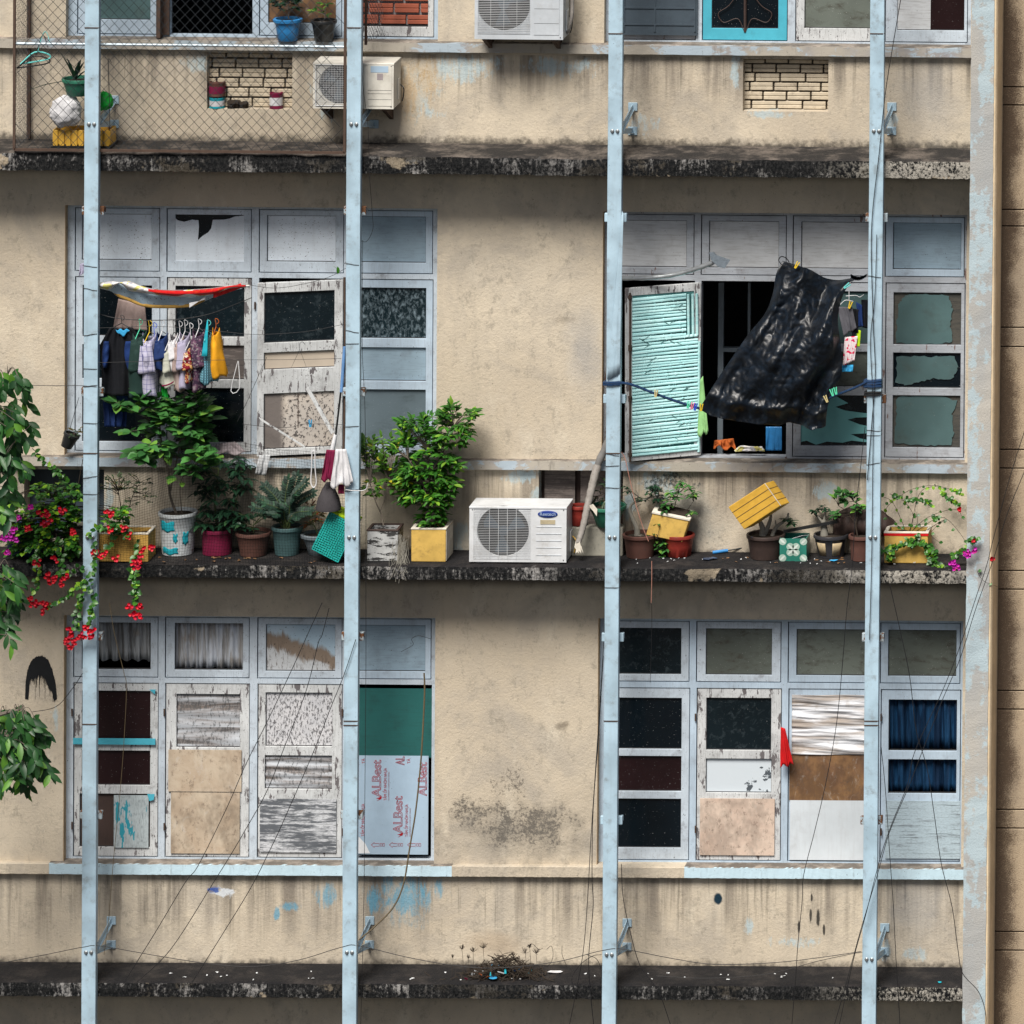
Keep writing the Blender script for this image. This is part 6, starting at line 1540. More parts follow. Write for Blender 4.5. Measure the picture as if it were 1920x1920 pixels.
gl = [
 ('dark bottle green shirt seen edge-on, next to the big black top', 262, 618, 738, 18, 30, 'cl_darkgreen', 'p_green', 1, .17),
 ('pale lavender checked shirt on a yellow hanger', 280, 624, 737, 18, 24, 'cl_plaid', 'p_yellow', 2, .19),
 ('narrow sage green top on a sky blue hanger', 289, 636, 694, 8, 11, 'cl_sage', 'p_blue', 3, .12),
 ('navy blue shirt between the sage top and the cream top', 304, 622, 690, 14, 17, 'cl_navy', 'wire_white', 4, .15),
 ('cream top flaring towards a dark red hem', 317, 640, 720, 8, 27, 'cl_cream', 'wire_white', 5, .16),
 ('white striped shirt with a dark collar', 326, 624, 690, 10, 13, 'cl_white', 'black', 6, .15),
 ('taupe brown long shirt on a wire hanger', 337, 628, 728, 11, 16, 'cl_taupe', 'wire_white', 7, .16),
 ('pale lilac plain shirt beside the taupe one', 347, 622, 724, 13, 19, 'cl_lav', 'wire_white', 8, .17),
 ('dark red floral print blouse', 357, 638, 709, 11, 18, 'cl_floral', 'wire_white', 9, .20),
 ('dark purple speckled dress', 373, 616, 728, 16, 22, 'cl_purple', 'wire_white', 10, .15),
 ('blue and black gingham garment hung by a teal strap', 390, 622, 714, 8, 26, 'cl_check', 'p_teal', 11, .15),
 ('bright yellow knitted garment at the right end of the laundry', 405, 614, 704, 9, 26, 'cl_yellow', 'cl_orange', 12, .13)]
for i, (lb, cx, yt, yb, wt, wb, mt, hm, sd, yh) in enumerate(gl):
    tt = garment(lb, cx, yt, yb, wt, wb, mt, .40, hm, sd, yh, sleeve=(i not in (2, 10, 11)), hy=598, lean=(0, 6, 2, 0, 4, 4, 1, 3, 2, -2, 2, 4)[i])
    if i == 10:
        m = MB(); q = W(390, 600, .42); m.grid(lambda u, v: (RX(389-5*v+(2+9*v)*u, 640, .44), -.46-.10*v, W(390, 600+62*v, .44).z), 4, 6); m.obj('teal_panel', 'cl_teal', tt, thick=.002)
    if i == 4:
        m = MB(); m.grid(lambda u, v: (RX(308+22*u, 715, .48), -.56+.0*v, W(320, 722-8*u*u-3*v+0*u, .5).z), 6, 1); m.obj('hem', 'cl_maroon', tt, thick=.004)
# big black top facing out
t = thing('black_top', 'big black top with royal blue sleeves hanging beside the leftmost pole', 'shirt', W(228, 740, .42), 'laundry on hangers in front of the middle left window')
m = MB(); r = random.Random(5)
def bt(u, v):
    xl = [206, 188, 190, 191, 190][min(4, int(v*4))]; xr = [248, 272, 272, 274, 276][min(4, int(v*4))]
    f_ = v*4-int(v*4); 
    if v < 1:
        xl += ([206, 188, 190, 191, 190][min(4, int(v*4)+1)]-xl)*f_; xr += ([248, 272, 272, 274, 276][min(4, int(v*4)+1)]-xr)*f_
    y = 614+128*v + (14*math.exp(-((u-.5)/.13)**2) if v < .1 else 0)*(1-v*10)
    return W(xl+(xr-xl)*u, y, .42+.018*math.sin(u*13+v*3)*v+.01*math.sin(u*29))
m.grid(bt, 30, 24); m.obj('body', 'cl_black', t, thick=.004)
for x0_, x1_, ya, yb_ in ((193, 206, 640, 690), (231, 262, 640, 704)):
    m = MB()
    def sl(u, v):
        w_ = math.sin(math.pi*(.18+.74*v))**.6; cx_ = (x0_+x1_)/2+(6*v if x0_ > 220 else -3*v); a = u*math.pi
        return W(cx_-math.cos(a)*(x1_-x0_)/2*w_, ya+(yb_-ya)*v, .44+.035*math.sin(a)+.006*math.sin(v*14+u*5))
    m.grid(sl, 14, 12); lab(m.obj('sleeve', 'cl_royal', t, thick=.003), 'royal blue puffed sleeve')
m = MB(); m.grid(lambda u, v: W(217+26*u, 618+12*v*math.sin(math.pi*u)+2*math.sin(u*14), .445), 10, 4); m.obj('collar_lining', 'cl_sky', t, thick=.002)
m = MB(); q = W(228, 606, .42); m.tube([q, q+Vector((-.09, 0, -.05))], .004, 5); m.tube([q, q+Vector((.09, 0, -.05))], .004, 5); hook(m, q, .06, .003); m.obj('hanger', 'black', t)
# pale dresses deeper in, behind the banner
def clothquad(label, cs, d, mat, nm, cat, folds=4, amp=.012, group=None, dd=0, thick=.003, ragged=0):
    TL, TR, BR, BL = cs; m = MB(); k = random.Random(int(TL[0])).uniform(0, 6)
    def f(u, v):
        x = (TL[0]*(1-u)+TR[0]*u)*(1-v)+(BL[0]*(1-u)+BR[0]*u)*v; y = (TL[1]*(1-u)+TR[1]*u)*(1-v)+(BL[1]*(1-u)+BR[1]*u)*v + ragged*math.sin(u*11+k)*v
        fo = mn.noise(Vector((u*folds*1.7+k, v*1.1+k, k)))*2.0 + mn.noise(Vector((u*folds*4+k, v*2.4, k+5)))*.9
        return W(x+fo*1.2*v*(0 < u < 1), y, d+dd*v+amp*fo*(.35+.65*v))
    m.grid(f, 28, 14); return solo(m, nm, mat, label, cat, group, thick=thick)
clothquad('greyish pink blouse hanging deeper inside behind the banner', ((222, 560), (272, 572), (276, 620), (212, 616)), .22, 'cl_taupe', 'blouse', 'blouse')
clothquad('strip of bright green cloth hanging below the laundry', ((302, 706), (310, 706), (316, 748), (303, 744)), .4, 'cl_green', 'cloth_strip', 'cloth', 2)
clothquad('grey rag crumpled on the sill right of the shrub', ((405, 833), (440, 828), (462, 850), (396, 852)), .06, 'cl_rag', 'rag', 'rag', 3, .02, ragged=3, dd=.04, thick=.01)
clothquad('navy dress hanging low behind the shrub', ((192, 742), (240, 740), (236, 800), (196, 800)), .36, 'cl_navy', 'dress', 'dress', 4, .02)
# banner
t = thing('banner', 'long white and red plastic banner rolled and sagging above the laundry', 'banner', W(325, 578, .45))
topc = [(186, 531), (205, 527), (226, 529), (243, 527), (262, 535), (290, 542), (325, 544), (360, 543), (400, 540), (432, 535), (468, 534)]
midc = [(186, 540), (205, 543), (224, 531), (243, 545), (262, 548), (290, 552), (325, 556), (360, 556), (400, 552), (430, 541), (468, 538)]
botc = [(210, 546), (222, 557), (240, 564), (262, 573), (282, 577), (310, 578), (340, 577), (362, 574), (390, 562), (420, 549), (455, 541)]
def cur(c, u): q = smoothpts([Vector((x, y, 0)) for x, y in c], 8); f_ = u*(len(q)-1); i = min(int(f_), len(q)-2); return q[i].lerp(q[i+1], f_-i)
m = MB(); m.grid(lambda u, v: W(*(cur(topc, u).lerp(cur(midc, u), v)).xy, .46+.05*math.sin(v*math.pi)+.012*math.sin(u*30)), 90, 7); m.obj('top_fold', 'cl_banner', t, thick=.003)
m = MB(); m.grid(lambda u, v: W(*(cur(topc, .46+.52*u).lerp(cur(midc, .46+.52*u), .05+.85*v)).xy, .475+.05*math.sin(v*math.pi)), 50, 5); m.obj('red_stripe', 'banner_red', t, thick=.003)
m = MB(); m.grid(lambda u, v: W(*(cur(midc, .08+.84*u).lerp(cur(botc, u), v)).xy, .44-.05*v+.01*math.sin(u*23)), 80, 6); m.obj('underside', 'stain_board', t, thick=.003)
m = MB(); m.grid(lambda u, v: W(*(cur(botc, u*.78)-Vector((0, 6*v, 0))).xy, .40+.01), 60, 2); m.obj('hem', 'ochre', t, thick=.003)
m = MB(); m.grid(lambda u, v: W(355+30*u+30*u*v*0, 568-6*u+(10-16*u)*v, .47), 8, 5); m.obj('folded_corner', 'cl_white', t, thick=.003)
m = MB(); m.grid(lambda u, v: W(400+52*u, 559-19*u-9*v, .47+.01*math.sin(u*20)), 20, 3); m.obj('red_flap', 'banner_red', t, thick=.003)
m = MB()
for i in range(7): q = W(350+i*12, 545-i*.6, .535); m.obox(q, (.006, 0, .010), (0, .001, 0), (.0012, 0, .001))
m.obj('yellow_mark', 'p_yellow', t)
# tarp
t = thing('tarpaulin', 'large black plastic sheet pegged out over the open middle right window', 'tarpaulin', W(1450, 806, .5))
Tt = [(1467, 489), (1493, 497), (1520, 506), (1545, 520), (1570, 525), (1595, 522), (1622, 519)]
Tl = [(1467, 489), (1455, 515), (1449, 550), (1434, 588), (1402, 628), (1366, 680), (1336, 725), (1310, 768)]
Tr = [(1622, 519), (1598, 528), (1580, 555), (1571, 600), (1577, 650), (1578, 700), (1562, 735), (1552, 762), (1548, 799)]
Tb = [(1310, 768), (1345, 783), (1400, 793), (1450, 797), (1490, 793), (1522, 806), (1548, 799)]
def tarp(u, v):
    a = cur(Tt, u)*(1-v)+cur(Tb, u)*v; b = cur(Tl, v)*(1-u)+cur(Tr, v)*u
    c_ = (Vector((*Tt[0], 0))*(1-u)+Vector((*Tt[-1], 0))*u)*(1-v)+(Vector((*Tb[0], 0))*(1-u)+Vector((*Tb[-1], 0))*u)*v
    q = a+b-c_; e = min(1, 9*min(u, 1-u, 1.2-v, v+.15))
    s_ = q.x*.87+q.y*.49; t_ = -q.x*.49+q.y*.87
    n1 = mn.noise(Vector((s_*.017+t_*.003, t_*.0035, 1)))*.17 + mn.noise(Vector((s_*.045-t_*.006, t_*.009, 4)))*.045
    wr = mn.noise(Vector(((q.x+q.y*.6)*.030, (q.y-q.x*.5)*.012, 2)))*.05 + abs(mn.noise(Vector((q.x*.09, q.y*.075, 7))))*.014 + abs(mn.noise(Vector((q.x*.028+9, q.y*.026, 7))))*.024
    d = .22+.30*min(1, v*1.6+.2*u) + (n1+wr)*e + .05*math.exp(-((v-.9)/.035)**2) + .14*math.sin(math.pi*u)*math.sin(math.pi*v)
    return W(q.x, q.y+2*mn.noise(Vector((u*14, 3, v*3)))*(v > .9), max(.12, d))
m = MB(); m.grid(tarp, 150, 170); m.obj('sheet', 'tarp', t, thick=.0015)
m = MB(); m.tube(smoothpts([W(1476, 498, .3), W(1466, 496, .3), W(1460, 488, .3), W(1465, 481, .3), W(1474, 484, .3), W(1480, 492, .3)]), .004, 6); m.obj('knot', 'cable', t)
m = MB()
m.grid(lambda u, v: W(1595+30*u, 518+6*math.sin(u*3)+9*(v-.5)*(1-.5*u)-3*u, .5+.03*math.cos(v*6.28)), 10, 10); m.obj('twisted_corner', 'tarp', t, thick=.002)
solo(MB().tube(smoothpts([W(1148, 718, .57), W(1180, 720, .56), W(1228, 738, .55), W(1270, 753, .54), W(1312, 766, .52)], 8), [.010+.002*(i % 2) for i in range(33)], 7), 'rope', 'navy_plastic', 'dark blue rope from the third pole to the left corner of the black sheet', 'rope')
solo(MB().tube(smoothpts([W(1545, 750, .52), W(1575, 738, .55), W(1605, 726, .57), W(1625, 716, .58)], 8), [.009+.002*(i % 2) for i in range(25)], 7), 'rope', 'navy_plastic', 'dark blue rope from the fourth pole to the right corner of the black sheet', 'rope')
def wrap(px, py, r, mat, label, turns=1, h=.01, nm='rope_tie', cat='rope'):
    c = W(px, py, .53); pts = []
    for k in range(turns*12+1):
        a = k/12*2*math.pi; sx_, sy_ = math.cos(a), math.sin(a); q = max(abs(sx_)/.064, abs(sy_)/.040); pts.append(c+Vector((sx_/q, sy_/q, h*k/12+rnd.uniform(-.003, .003))))
    return solo(MB().tube(pts, r, 6), nm, mat, label, cat)
wrap(1148, 722, .011, 'navy_plastic', 'dark blue rope wound round the third pole', 2, .016)
wrap(1637, 726, .014, 'navy_plastic', 'thick dark blue rope bundle wound round the fourth pole', 3, .022); wrap(1637, 742, .009, 'black', 'black cord wound under the blue rope on the fourth pole', 2, .02)
for lb, x, y, d, mt, an in (('yellow peg on the top knot of the black sheet', 1494, 497, .36, 'p_yellow', .5), ('ochre peg alone on the blue rope before the bamboo shutter', 1230, 738, .58, 'p_cream', .1), ('green peg, first of the row at the left corner of the sheet', 1291, 759, .58, 'p_green', .25),
    ('pink peg between the green and blue pegs', 1298, 761, .58, 'p_pink', .25), ('blue peg beside the pink peg', 1304, 763, .58, 'p_blue', .2), ('yellow peg at the left corner of the black sheet', 1315, 764, .58, 'p_yellow', .1), ('cream peg on the lower right edge of the black sheet', 1549, 748, .6, 'p_cream', -.4),
    ('teal peg nearer the black sheet on the right rope', 1560, 736, .6, 'p_green', -.3), ('teal peg farther from the black sheet on the right rope', 1567, 733, .6, 'p_green', -.2), ('turquoise peg at the top right edge of the sheet', 1588, 536, .56, 'p_teal', .9), ('sky blue peg on the wire before the peeling casement', 582, 794, .3, 'cl_sky', 0), ('yellow peg on the shorts at the fourth pole', 1594, 572, .46, 'p_yellow', .3)):
    peg(lb, x, y, d, mt, an)
# clothes right of the sheet
LG = 'small clothes on the hanger rack at the fourth pole'
m = MB(); m.tube(smoothpts([W(1566, 571, .42), W(1572, 574, .42), W(1585, 563, .42), W(1600, 565, .42)]), .003, 5); m.tube(smoothpts([W(1586, 555, .42), W(1605, 554, .42), W(1612, 557, .42), W(1620, 552, .42)]), .003, 5); m.tube([W(1592, 546, .42), W(1592, 563, .42)], .003, 5)
solo(m, 'hanger_rack', 'wire_white', 'white wire hanger rack at the top right of the black sheet', 'hanger')
clothquad('grey shorts at the fourth pole', ((1570, 575), (1598, 576), (1606, 617), (1582, 629)), .44, 'cl_grey', 'shorts', 'shorts', 2, .012, LG, ragged=2)
clothquad('black shorts tucked behind the grey ones', ((1596, 578), (1610, 580), (1609, 622), (1598, 634)), .41, 'cl_black', 'shorts', 'shorts', 2, .01, LG)
clothquad('royal blue garment beside the fourth pole', ((1605, 566), (1616, 572), (1618, 612), (1609, 614)), .40, 'cl_royal', 'garment', 'garment', 2, .01, LG)
clothquad('black garment pressed against the fourth pole', ((1615, 562), (1628, 562), (1628, 616), (1617, 614)), .38, 'cl_black', 'garment', 'garment', 2, .01, LG)
clothquad('white cloth with a pink and red print', ((1584, 632), (1608, 630), (1602, 676), (1580, 686)), .43, 'cl_pinkprint', 'print_cloth', 'cloth', 3, .008, LG)
clothquad('lime yellow strip of cloth beside the printed one', ((1607, 618), (1614, 620), (1612, 650), (1606, 650)), .41, 'cl_lime', 'cloth_strip', 'cloth', 2, .006, LG)
clothquad('sky blue cloth below the printed one', ((1576, 684), (1600, 684), (1599, 697), (1576, 697)), .41, 'cl_sky', 'cloth', 'cloth', 3, .006, LG)
clothquad('pale green cloth hanging behind the edge of the bamboo shutter', ((1313, 712), (1318, 705), (1328, 810), (1308, 818)), .0, 'cl_ltgreen', 'cloth', 'cloth', 2, .01, ragged=4)
clothquad('crumpled orange cloth on the sill of the open window', ((1340, 826), (1375, 822), (1380, 842), (1338, 838)), -.15, 'cl_orange', 'cloth', 'cloth', 3, .03, ragged=4, thick=.01)
clothquad('white and blue patterned pillow on the sill of the open window', ((1388, 836), (1428, 838), (1434, 845), (1378, 846)), -.10, 'cl_banner', 'pillow', 'pillow', 2, .01, thick=.02)
clothquad('blue plastic sheet inside the open window, right', ((1436, 800), (1466, 800), (1466, 845), (1436, 845)), -.2, 'blue_plastic', 'plastic_sheet', 'sheet', 2, .01)
clothquad('red cloth wedged in the casement of the lower right window', ((1464, 1363), (1472, 1366), (1488, 1434), (1463, 1437)), .02, 'cl_red', 'red_cloth', 'cloth', 2, .014, ragged=3)
# things hanging at the second pole
clothquad('white cloth draped over a wire at the second pole', ((630, 842), (649, 842), (662, 908), (619, 913)), .60, 'cl_white', 'white_cloth', 'cloth', 2, .03, ragged=5)
clothquad('maroon striped cloth hanging left of the white one', ((612, 843), (628, 844), (626, 900), (602, 902)), .57, 'cl_maroon', 'maroon_cloth', 'cloth', 3, .015, ragged=3)
clothquad('dark red rag end showing below the white cloth', ((634, 908), (646, 908), (645, 926), (634, 926)), .56, 'cl_maroon', 'rag', 'rag', 2, .008)
m = MB(); m.tube(smoothpts([W(585, 847, .5), W(584, 880, .5), W(583, 905, .5), W(588, 914, .5), W(593, 905, .5), W(591, 880, .5), W(590, 847, .5), W(585, 847, .5)]), .005, 5)
solo(m, 'strap', 'cl_white', 'narrow white looped strap hanging by itself', 'strap')
m = MB(); c_ = W(616, 955, .46)
m.lathe(c_, [(.098, 0), (.10, .02), (.085, .09), (.05, .17), (.02, .22)], 26, fn=lambda a, z: 1+.06*math.sin(a*13)); solo(m, 'folded_umbrella', 'umbrella', 'dark folded umbrella hanging above the teal basket', 'umbrella', thick=.003)
# basket
t = thing('basket', 'teal lattice plastic basket tilted beside the second pole', 'basket', W(610, 1046, .4))
a, b, c_ = W(620, 957, .47), W(655, 975, .47), W(585, 1029, .47); ux, uz = b-a, c_-a; ux = ux.normalized()*.235; nn = ux.cross(uz).normalized(); nn = nn if nn.y > 0 else -nn
m = MB(); wv = .0022
def bp(u, v, o=0): return a+ux*u*(1-.0*v)+uz*v+nn*o
nu, nv = 12, 19
for i in range(nu+1): m.obox(bp(i/nu, .5, .004), ux.normalized()*(.0045), nn*.003, uz*.5)
for j in range(nv+1): m.obox(bp(.5, j/nv, .002), ux*.5, nn*.003, uz.normalized()*.0040)
for u_ in (-.0, 1): m.obox(bp(u_, .5, .10), ux.normalized()*.005, nn*.10, uz*.5)
m.obox(bp(.5, 1, .10), ux*.5, nn*.10, uz.normalized()*.004)
m.obox(bp(.5, .5, .20), ux*.5, nn*.003, uz*.5)
m.obj('body', 'teal_basket', t)
MB().obox(bp(.5, 0, .10), ux*.52, nn*.105, uz.normalized()*.010).obj('rim', 'cl_lime', t, bevel=.003)
# mop handle and rods
t = thing('mop', 'blue and black mop handle hanging upside down beside the second pole', 'mop', W(625, 850, .5))
MB().tube([W(646, 650, .5), W(640, 735, .5)], .013, 8).obj('blue_grip', 'mop_blue', t); MB().tube([W(639, 735, .5), W(629, 820, .5)], .008, 8).obj('handle', 'black', t); MB().tube([W(629, 815, .5), W(622, 848, .5)], [.016, .020], 8).obj('socket', 'wire_white', t)
solo(MB().tube([W(646, 520, .47), W(648, 700, .47), W(644, 850, .47)], .010, 8), 'rusty_rod', 'rust', 'rusty rod standing along the left side of the second pole', 'rod')
solo(MB().obox((W(576, 727, .2)+W(624, 812, .2))/2, (W(624, 812, .2)-W(576, 727, .2))/2, (0, .006, 0), (.012, 0, .008)), 'wooden_strip', 'frame_worn', 'long pale strip nailed diagonally down the peeling casement', 'strip')
solo(MB().obox((W(487, 785, .2)+W(572, 838, .2))/2, (W(572, 838, .2)-W(487, 785, .2))/2, (0, .006, 0), (-.006, 0, .011)), 'wooden_strip', 'frame_worn', 'short pale strip across the lower corner of the peeling casement', 'strip')
m = MB()
for k in range(14):
    c_ = W(559, 742+k*4.4, .17); R2 = .0075; pts = [c_+(Vector((math.cos(a)*R2*.7, 0, math.sin(a)*R2*1.5)) if k % 2 else Vector((0, math.cos(a)*R2*.7, math.sin(a)*R2*1.5))) for a in [i*math.pi/4 for i in range(9)]]; m.tube(pts, .0022, 4)
solo(m, 'chain', 'rust', 'short rusty chain hanging on the peeling casement', 'chain')
solo(MB().tube([W(562, 655, .2), W(546, 690, .2), W(575, 690, .2), W(562, 655, .2)], .002, 4).tube(smoothpts([W(562, 655, .2), W(562, 645, .2), W(567, 641, .2), W(572, 646, .2)]), .002, 4), 'wire_hanger', 'wire_steel', 'bare wire hanger in front of the peeling casement', 'hanger')
solo(MB().tube(smoothpts([W(446, 677, .4), W(433, 733, .4), W(449, 728, .4), W(447, 677, .4)], 3), .0035, 5), 'white_hanger', 'wire_white', 'empty white hanger at the right end of the clothesline', 'hanger')
t = thing('books', 'row of small colourful books behind the peeling casement', 'books', W(530, 718, 0)); t['kind'] = 'stuff'
for i, mt in enumerate(('cl_white', 'cl_royal', 'cl_navy', 'cl_royal', 'cl_maroon', 'cl_red', 'cl_teal', 'cl_white', 'cl_plaid', 'cl_plaid')):
    MB().pbox(503+i*5.2, 692+((i*7) % 5), 507.5+i*5.2, 720, -.12, -.05).obj('book', mt, t)
clothquad('folded pale paper flap hanging below the peeling casement', ((486, 853), (507, 853), (498, 892), (478, 889)), .14, 'grey_board', 'paper_flap', 'paper', 1, .02)
# plastic hangers inside cage
for lb, x, y, mt, s in (('black plastic hanger hooked in the upper left corner of the cage', 62, 112, 'black', 1), ('pale green plastic hanger beneath the black one', 66, 104, 'p_teal', .9)):
    m = MB(); c_ = W(x, y, .47); m.tube(smoothpts([c_+Vector((-.13*s, 0, -.07)), c_+Vector((.0, -.02, .03)), c_+Vector((.12*s, 0, .01)), c_+Vector((.11*s, 0, -.03)), c_+Vector((-.13*s, 0, -.07))], 4), .006, 6)
    m.tube(smoothpts([c_+Vector((.02, 0, .03)), c_+Vector((.06, 0, .17)), c_+Vector((.09, 0, .19)), c_+Vector((.12, 0, .10))], 4), .003, 5); solo(m, 'hanger', mt, lb, 'hanger')
solo(MB().tube(smoothpts([W(206, 245, .48), W(205, 180, .48), W(203, 118, .48), W(205, 111, .48), W(209, 118, .48)], 4), .003, 5), 'wire_hook', 'cable', 'long thin black wire hook hanging right of the leftmost pole', 'hook')
# ---------------------------------------------------------------- cables
cable('black cable falling from the top edge across the fourth pole', [(1692, -20), (1675, 80), (1660, 175), (1648, 290), (1634, 430), (1637, 600), (1641, 700), (1634, 800), (1626, 900)], .0034)
cable('black cable running straight down the fourth pole', [(1644, 440), (1640, 560), (1632, 640), (1637, 760), (1636, 900), (1634, 1060), (1630, 1200)], .003)
cable('thin cable from the fourth pole down across the lower right window', [(1622, 800), (1612, 890), (1604, 960), (1598, 1060), (1588, 1140), (1580, 1240), (1568, 1360), (1548, 1470), (1527, 1560), (1507, 1640), (1504, 1690), (1496, 1770), (1492, 1830), (1484, 1930)], .003)
cable('cable sagging over the blue curtain to the right pillar', [(1668, 1095), (1685, 1170), (1705, 1265), (1718, 1370), (1738, 1440), (1752, 1530), (1765, 1620), (1785, 1700), (1796, 1780), (1805, 1825), (1835, 1860), (1848, 1900), (1848, 1935)], .0032)
cable('upper of two long diagonal cables crossing the pillar at the right', [(1930, 780), (1895, 890), (1865, 1000), (1850, 1060), (1830, 1120), (1797, 1220), (1765, 1300), (1715, 1410), (1702, 1470), (1672, 1545), (1650, 1610), (1622, 1720), (1600, 1800), (1572, 1930)], .003, d=.62)
cable('lower of two long diagonal cables crossing the pillar at the right', [(1935, 850), (1890, 960), (1862, 1050), (1830, 1140), (1800, 1235), (1768, 1310), (1728, 1412), (1705, 1472), (1668, 1560), (1645, 1640), (1612, 1750), (1585, 1850), (1562, 1930)], .003, d=.64)
cable('leftmost of three diagonal cables over the lower left window', [(604, 1130), (582, 1178), (545, 1260), (500, 1355), (460, 1435), (425, 1515), (372, 1622), (347, 1655), (290, 1750), (230, 1846)], .0032)
cable('middle of three diagonal cables over the lower left window', [(617, 1140), (604, 1190), (596, 1208), (574, 1295), (532, 1404), (500, 1484), (460, 1556), (433, 1602), (400, 1655), (320, 1780), (252, 1846)], .0032)
cable('rightmost of three diagonal cables over the lower left window', [(667, 1199), (645, 1265), (620, 1327), (588, 1409), (529, 1545), (503, 1600), (470, 1665), (415, 1755), (360, 1842)], .0032)
cable('brown hose curving from the green board to the second pole', [(795, 1262, .1), (796, 1300, .12), (791, 1400, .2), (785, 1470, .25), (778, 1530, .3), (768, 1590, .35), (757, 1655, .4), (738, 1700, .45), (705, 1735, .5), (673, 1762, .54)], .007, 'cable_brown', cat='hose', nm='hose')
cable('long slack wire along the bottom of the facade past all four poles', [(-10, 1808), (80, 1791), (155, 1776), (190, 1774), (300, 1793), (400, 1808), (480, 1812), (560, 1800), (640, 1776), (672, 1773), (760, 1794), (850, 1810), (930, 1815), (1040, 1804), (1130, 1782), (1170, 1780), (1260, 1797), (1340, 1808), (1450, 1805), (1540, 1795), (1615, 1784)], .003, d=.56)
cable('thin wire down the right side of the second pole, upper part', [(682, -20), (681, 60), (680, 150), (690, 240), (693, 330), (698, 400), (699, 430), (688, 452), (676, 452)], .0022, d=.5)
cable('thin wire down the right side of the second pole, lower part', [(680, 450), (679, 640), (684, 760), (686, 900), (686, 1080), (686, 1260), (684, 1500), (682, 1700), (676, 1930)], .0022, d=.5)
cable('black cable left of the third pole over the lower pier', [(1136, 1080), (1132, 1200), (1124, 1330), (1116, 1450), (1108, 1570), (1102, 1680), (1094, 1780), (1080, 1860), (1066, 1930)], .003, d=.5)
cable('second black cable left of the third pole reaching the bottom edge', [(1131, 1230), (1122, 1380), (1112, 1520), (1110, 1640), (1112, 1700), (1104, 1790), (1106, 1850), (1114, 1930)], .0035, d=.52)
cable('pink cord looping down from the third pole past the red pot', [(1163, 845), (1172, 860), (1180, 895), (1192, 945), (1206, 990), (1216, 1015)], .003, 'cable_pink', d=.5)
cable('pink cord hanging below the ledge under the brown pot', [(1222, 1052), (1222, 1090), (1221, 1130)], .003, 'cable_pink', d=.52)
cable('thin black cord hanging from the pink cord over the lower window', [(1222, 1132), (1222, 1180), (1219, 1280)], .002, d=.3)
cable('clothesline carrying the laundry', [(184, 588), (215, 596), (260, 600), (310, 600), (350, 597), (395, 588), (440, 571), (472, 558)], .0034, d=.42, cat='clothesline')
cable('thin line above the laundry knees', [(184, 680), (300, 677), (420, 675), (560, 674), (640, 672)], .0018, d=.58)
cable('thin line sagging across the peeling casement', [(185, 615), (300, 612), (420, 622), (480, 627), (570, 622), (645, 608)], .0018, d=.56)
cable('wire with a blue peg across the crusted panel', [(455, 795), (500, 800), (545, 801), (572, 795), (640, 796), (672, 798)], .002, d=.5)
cable('two-strand wire from the banner to the second pole', [(470, 535), (520, 540), (580, 530), (620, 518), (650, 502)], .002, d=.5)
cable('wire from the left edge to the leftmost pole', [(38, 722), (90, 723), (150, 723), (185, 726)], .0026, d=.56)
cable('diagonal wire from the laundry window to the peeling casement', [(500, 670), (480, 715), (460, 760), (445, 790)], .002, d=.3)
cable('brown cord hanging in front of the maroon panes', [(205, 1130), (215, 1190), (232, 1260), (237, 1290), (233, 1380), (226, 1475), (212, 1620), (204, 1720), (195, 1790)], .0024, 'cable_brown', d=.45)
cable('cord from the tree to the leftmost pole', [(60, 1335), (105, 1325), (135, 1292), (155, 1262)], .0028, d=.5)
cable('wire loop on the rear of the third pole down to the ledge rubbish', [(1165, 1620), (1168, 1680), (1180, 1740), (1200, 1810), (1235, 1860), (1260, 1930)], .003, d=.5)
cable('cable down from the fourth pole over the blue sill', [(1652, 1400), (1660, 1480), (1668, 1600), (1675, 1700), (1680, 1800), (1688, 1930)], .003, d=.5)
cable('slack wire between the fourth pole and the lower ledge', [(1230, 1830), (1330, 1834), (1440, 1826), (1530, 1803), (1600, 1788), (1618, 1786)], .0024, d=.54)
cable('white wire loop tied to the second pole over the thin shrub', [(648, 918), (665, 920), (685, 918), (690, 905)], .003, 'wire_white', d=.59)
cable('coil of thin cable against the third pole near the ledge', [(1128, 1790), (1110, 1793), (1085, 1812), (1072, 1840), (1092, 1870), (1118, 1862), (1128, 1830), (1120, 1800), (1100, 1790)], .0026, d=.56)
cable('line drooping from the board of the lower left window', [(752, 1222, .1), (765, 1215, .1), (775, 1208, .1), (772, 1198, .1), (785, 1192, .1), (808, 1198, .1)], .0018)
# plastic wrap band on third pole
clothquad('pale blue plastic film twisted round the third pole', ((1166, 395), (1169, 400), (1162, 700), (1138, 712)), .575, 'pole', 'plastic_film', 'film', 1, .004, thick=.001)
# wire ties round posts
tie = []
for px, ys, nm_ in ((170.5, (498, 541, 626, 690, 722, 792, 893, 925), 'leftmost'), (661, (494, 620, 643, 798, 918), 'second'), (1149, (851, 872, 913, 1100), 'third'), (1639, (517, 806, 815, 868), 'fourth')):
    for y in ys:
        c_ = W(px, y, .53); pts = []; sl = rnd.uniform(-.012, .012)
        for k in range(13):
            a = k/12*2*math.pi; q = max(abs(math.cos(a))/.0585, abs(math.sin(a))/.034); pts.append(c_+Vector((math.cos(a)/q, math.sin(a)/q, sl*math.cos(a))))
        solo(MB().tube(pts, .0024, 4), 'wire_tie', 'cable', 'thin black wire tied round the %s pole' % nm_, 'wire', 'wire ties round the %s pole' % nm_)
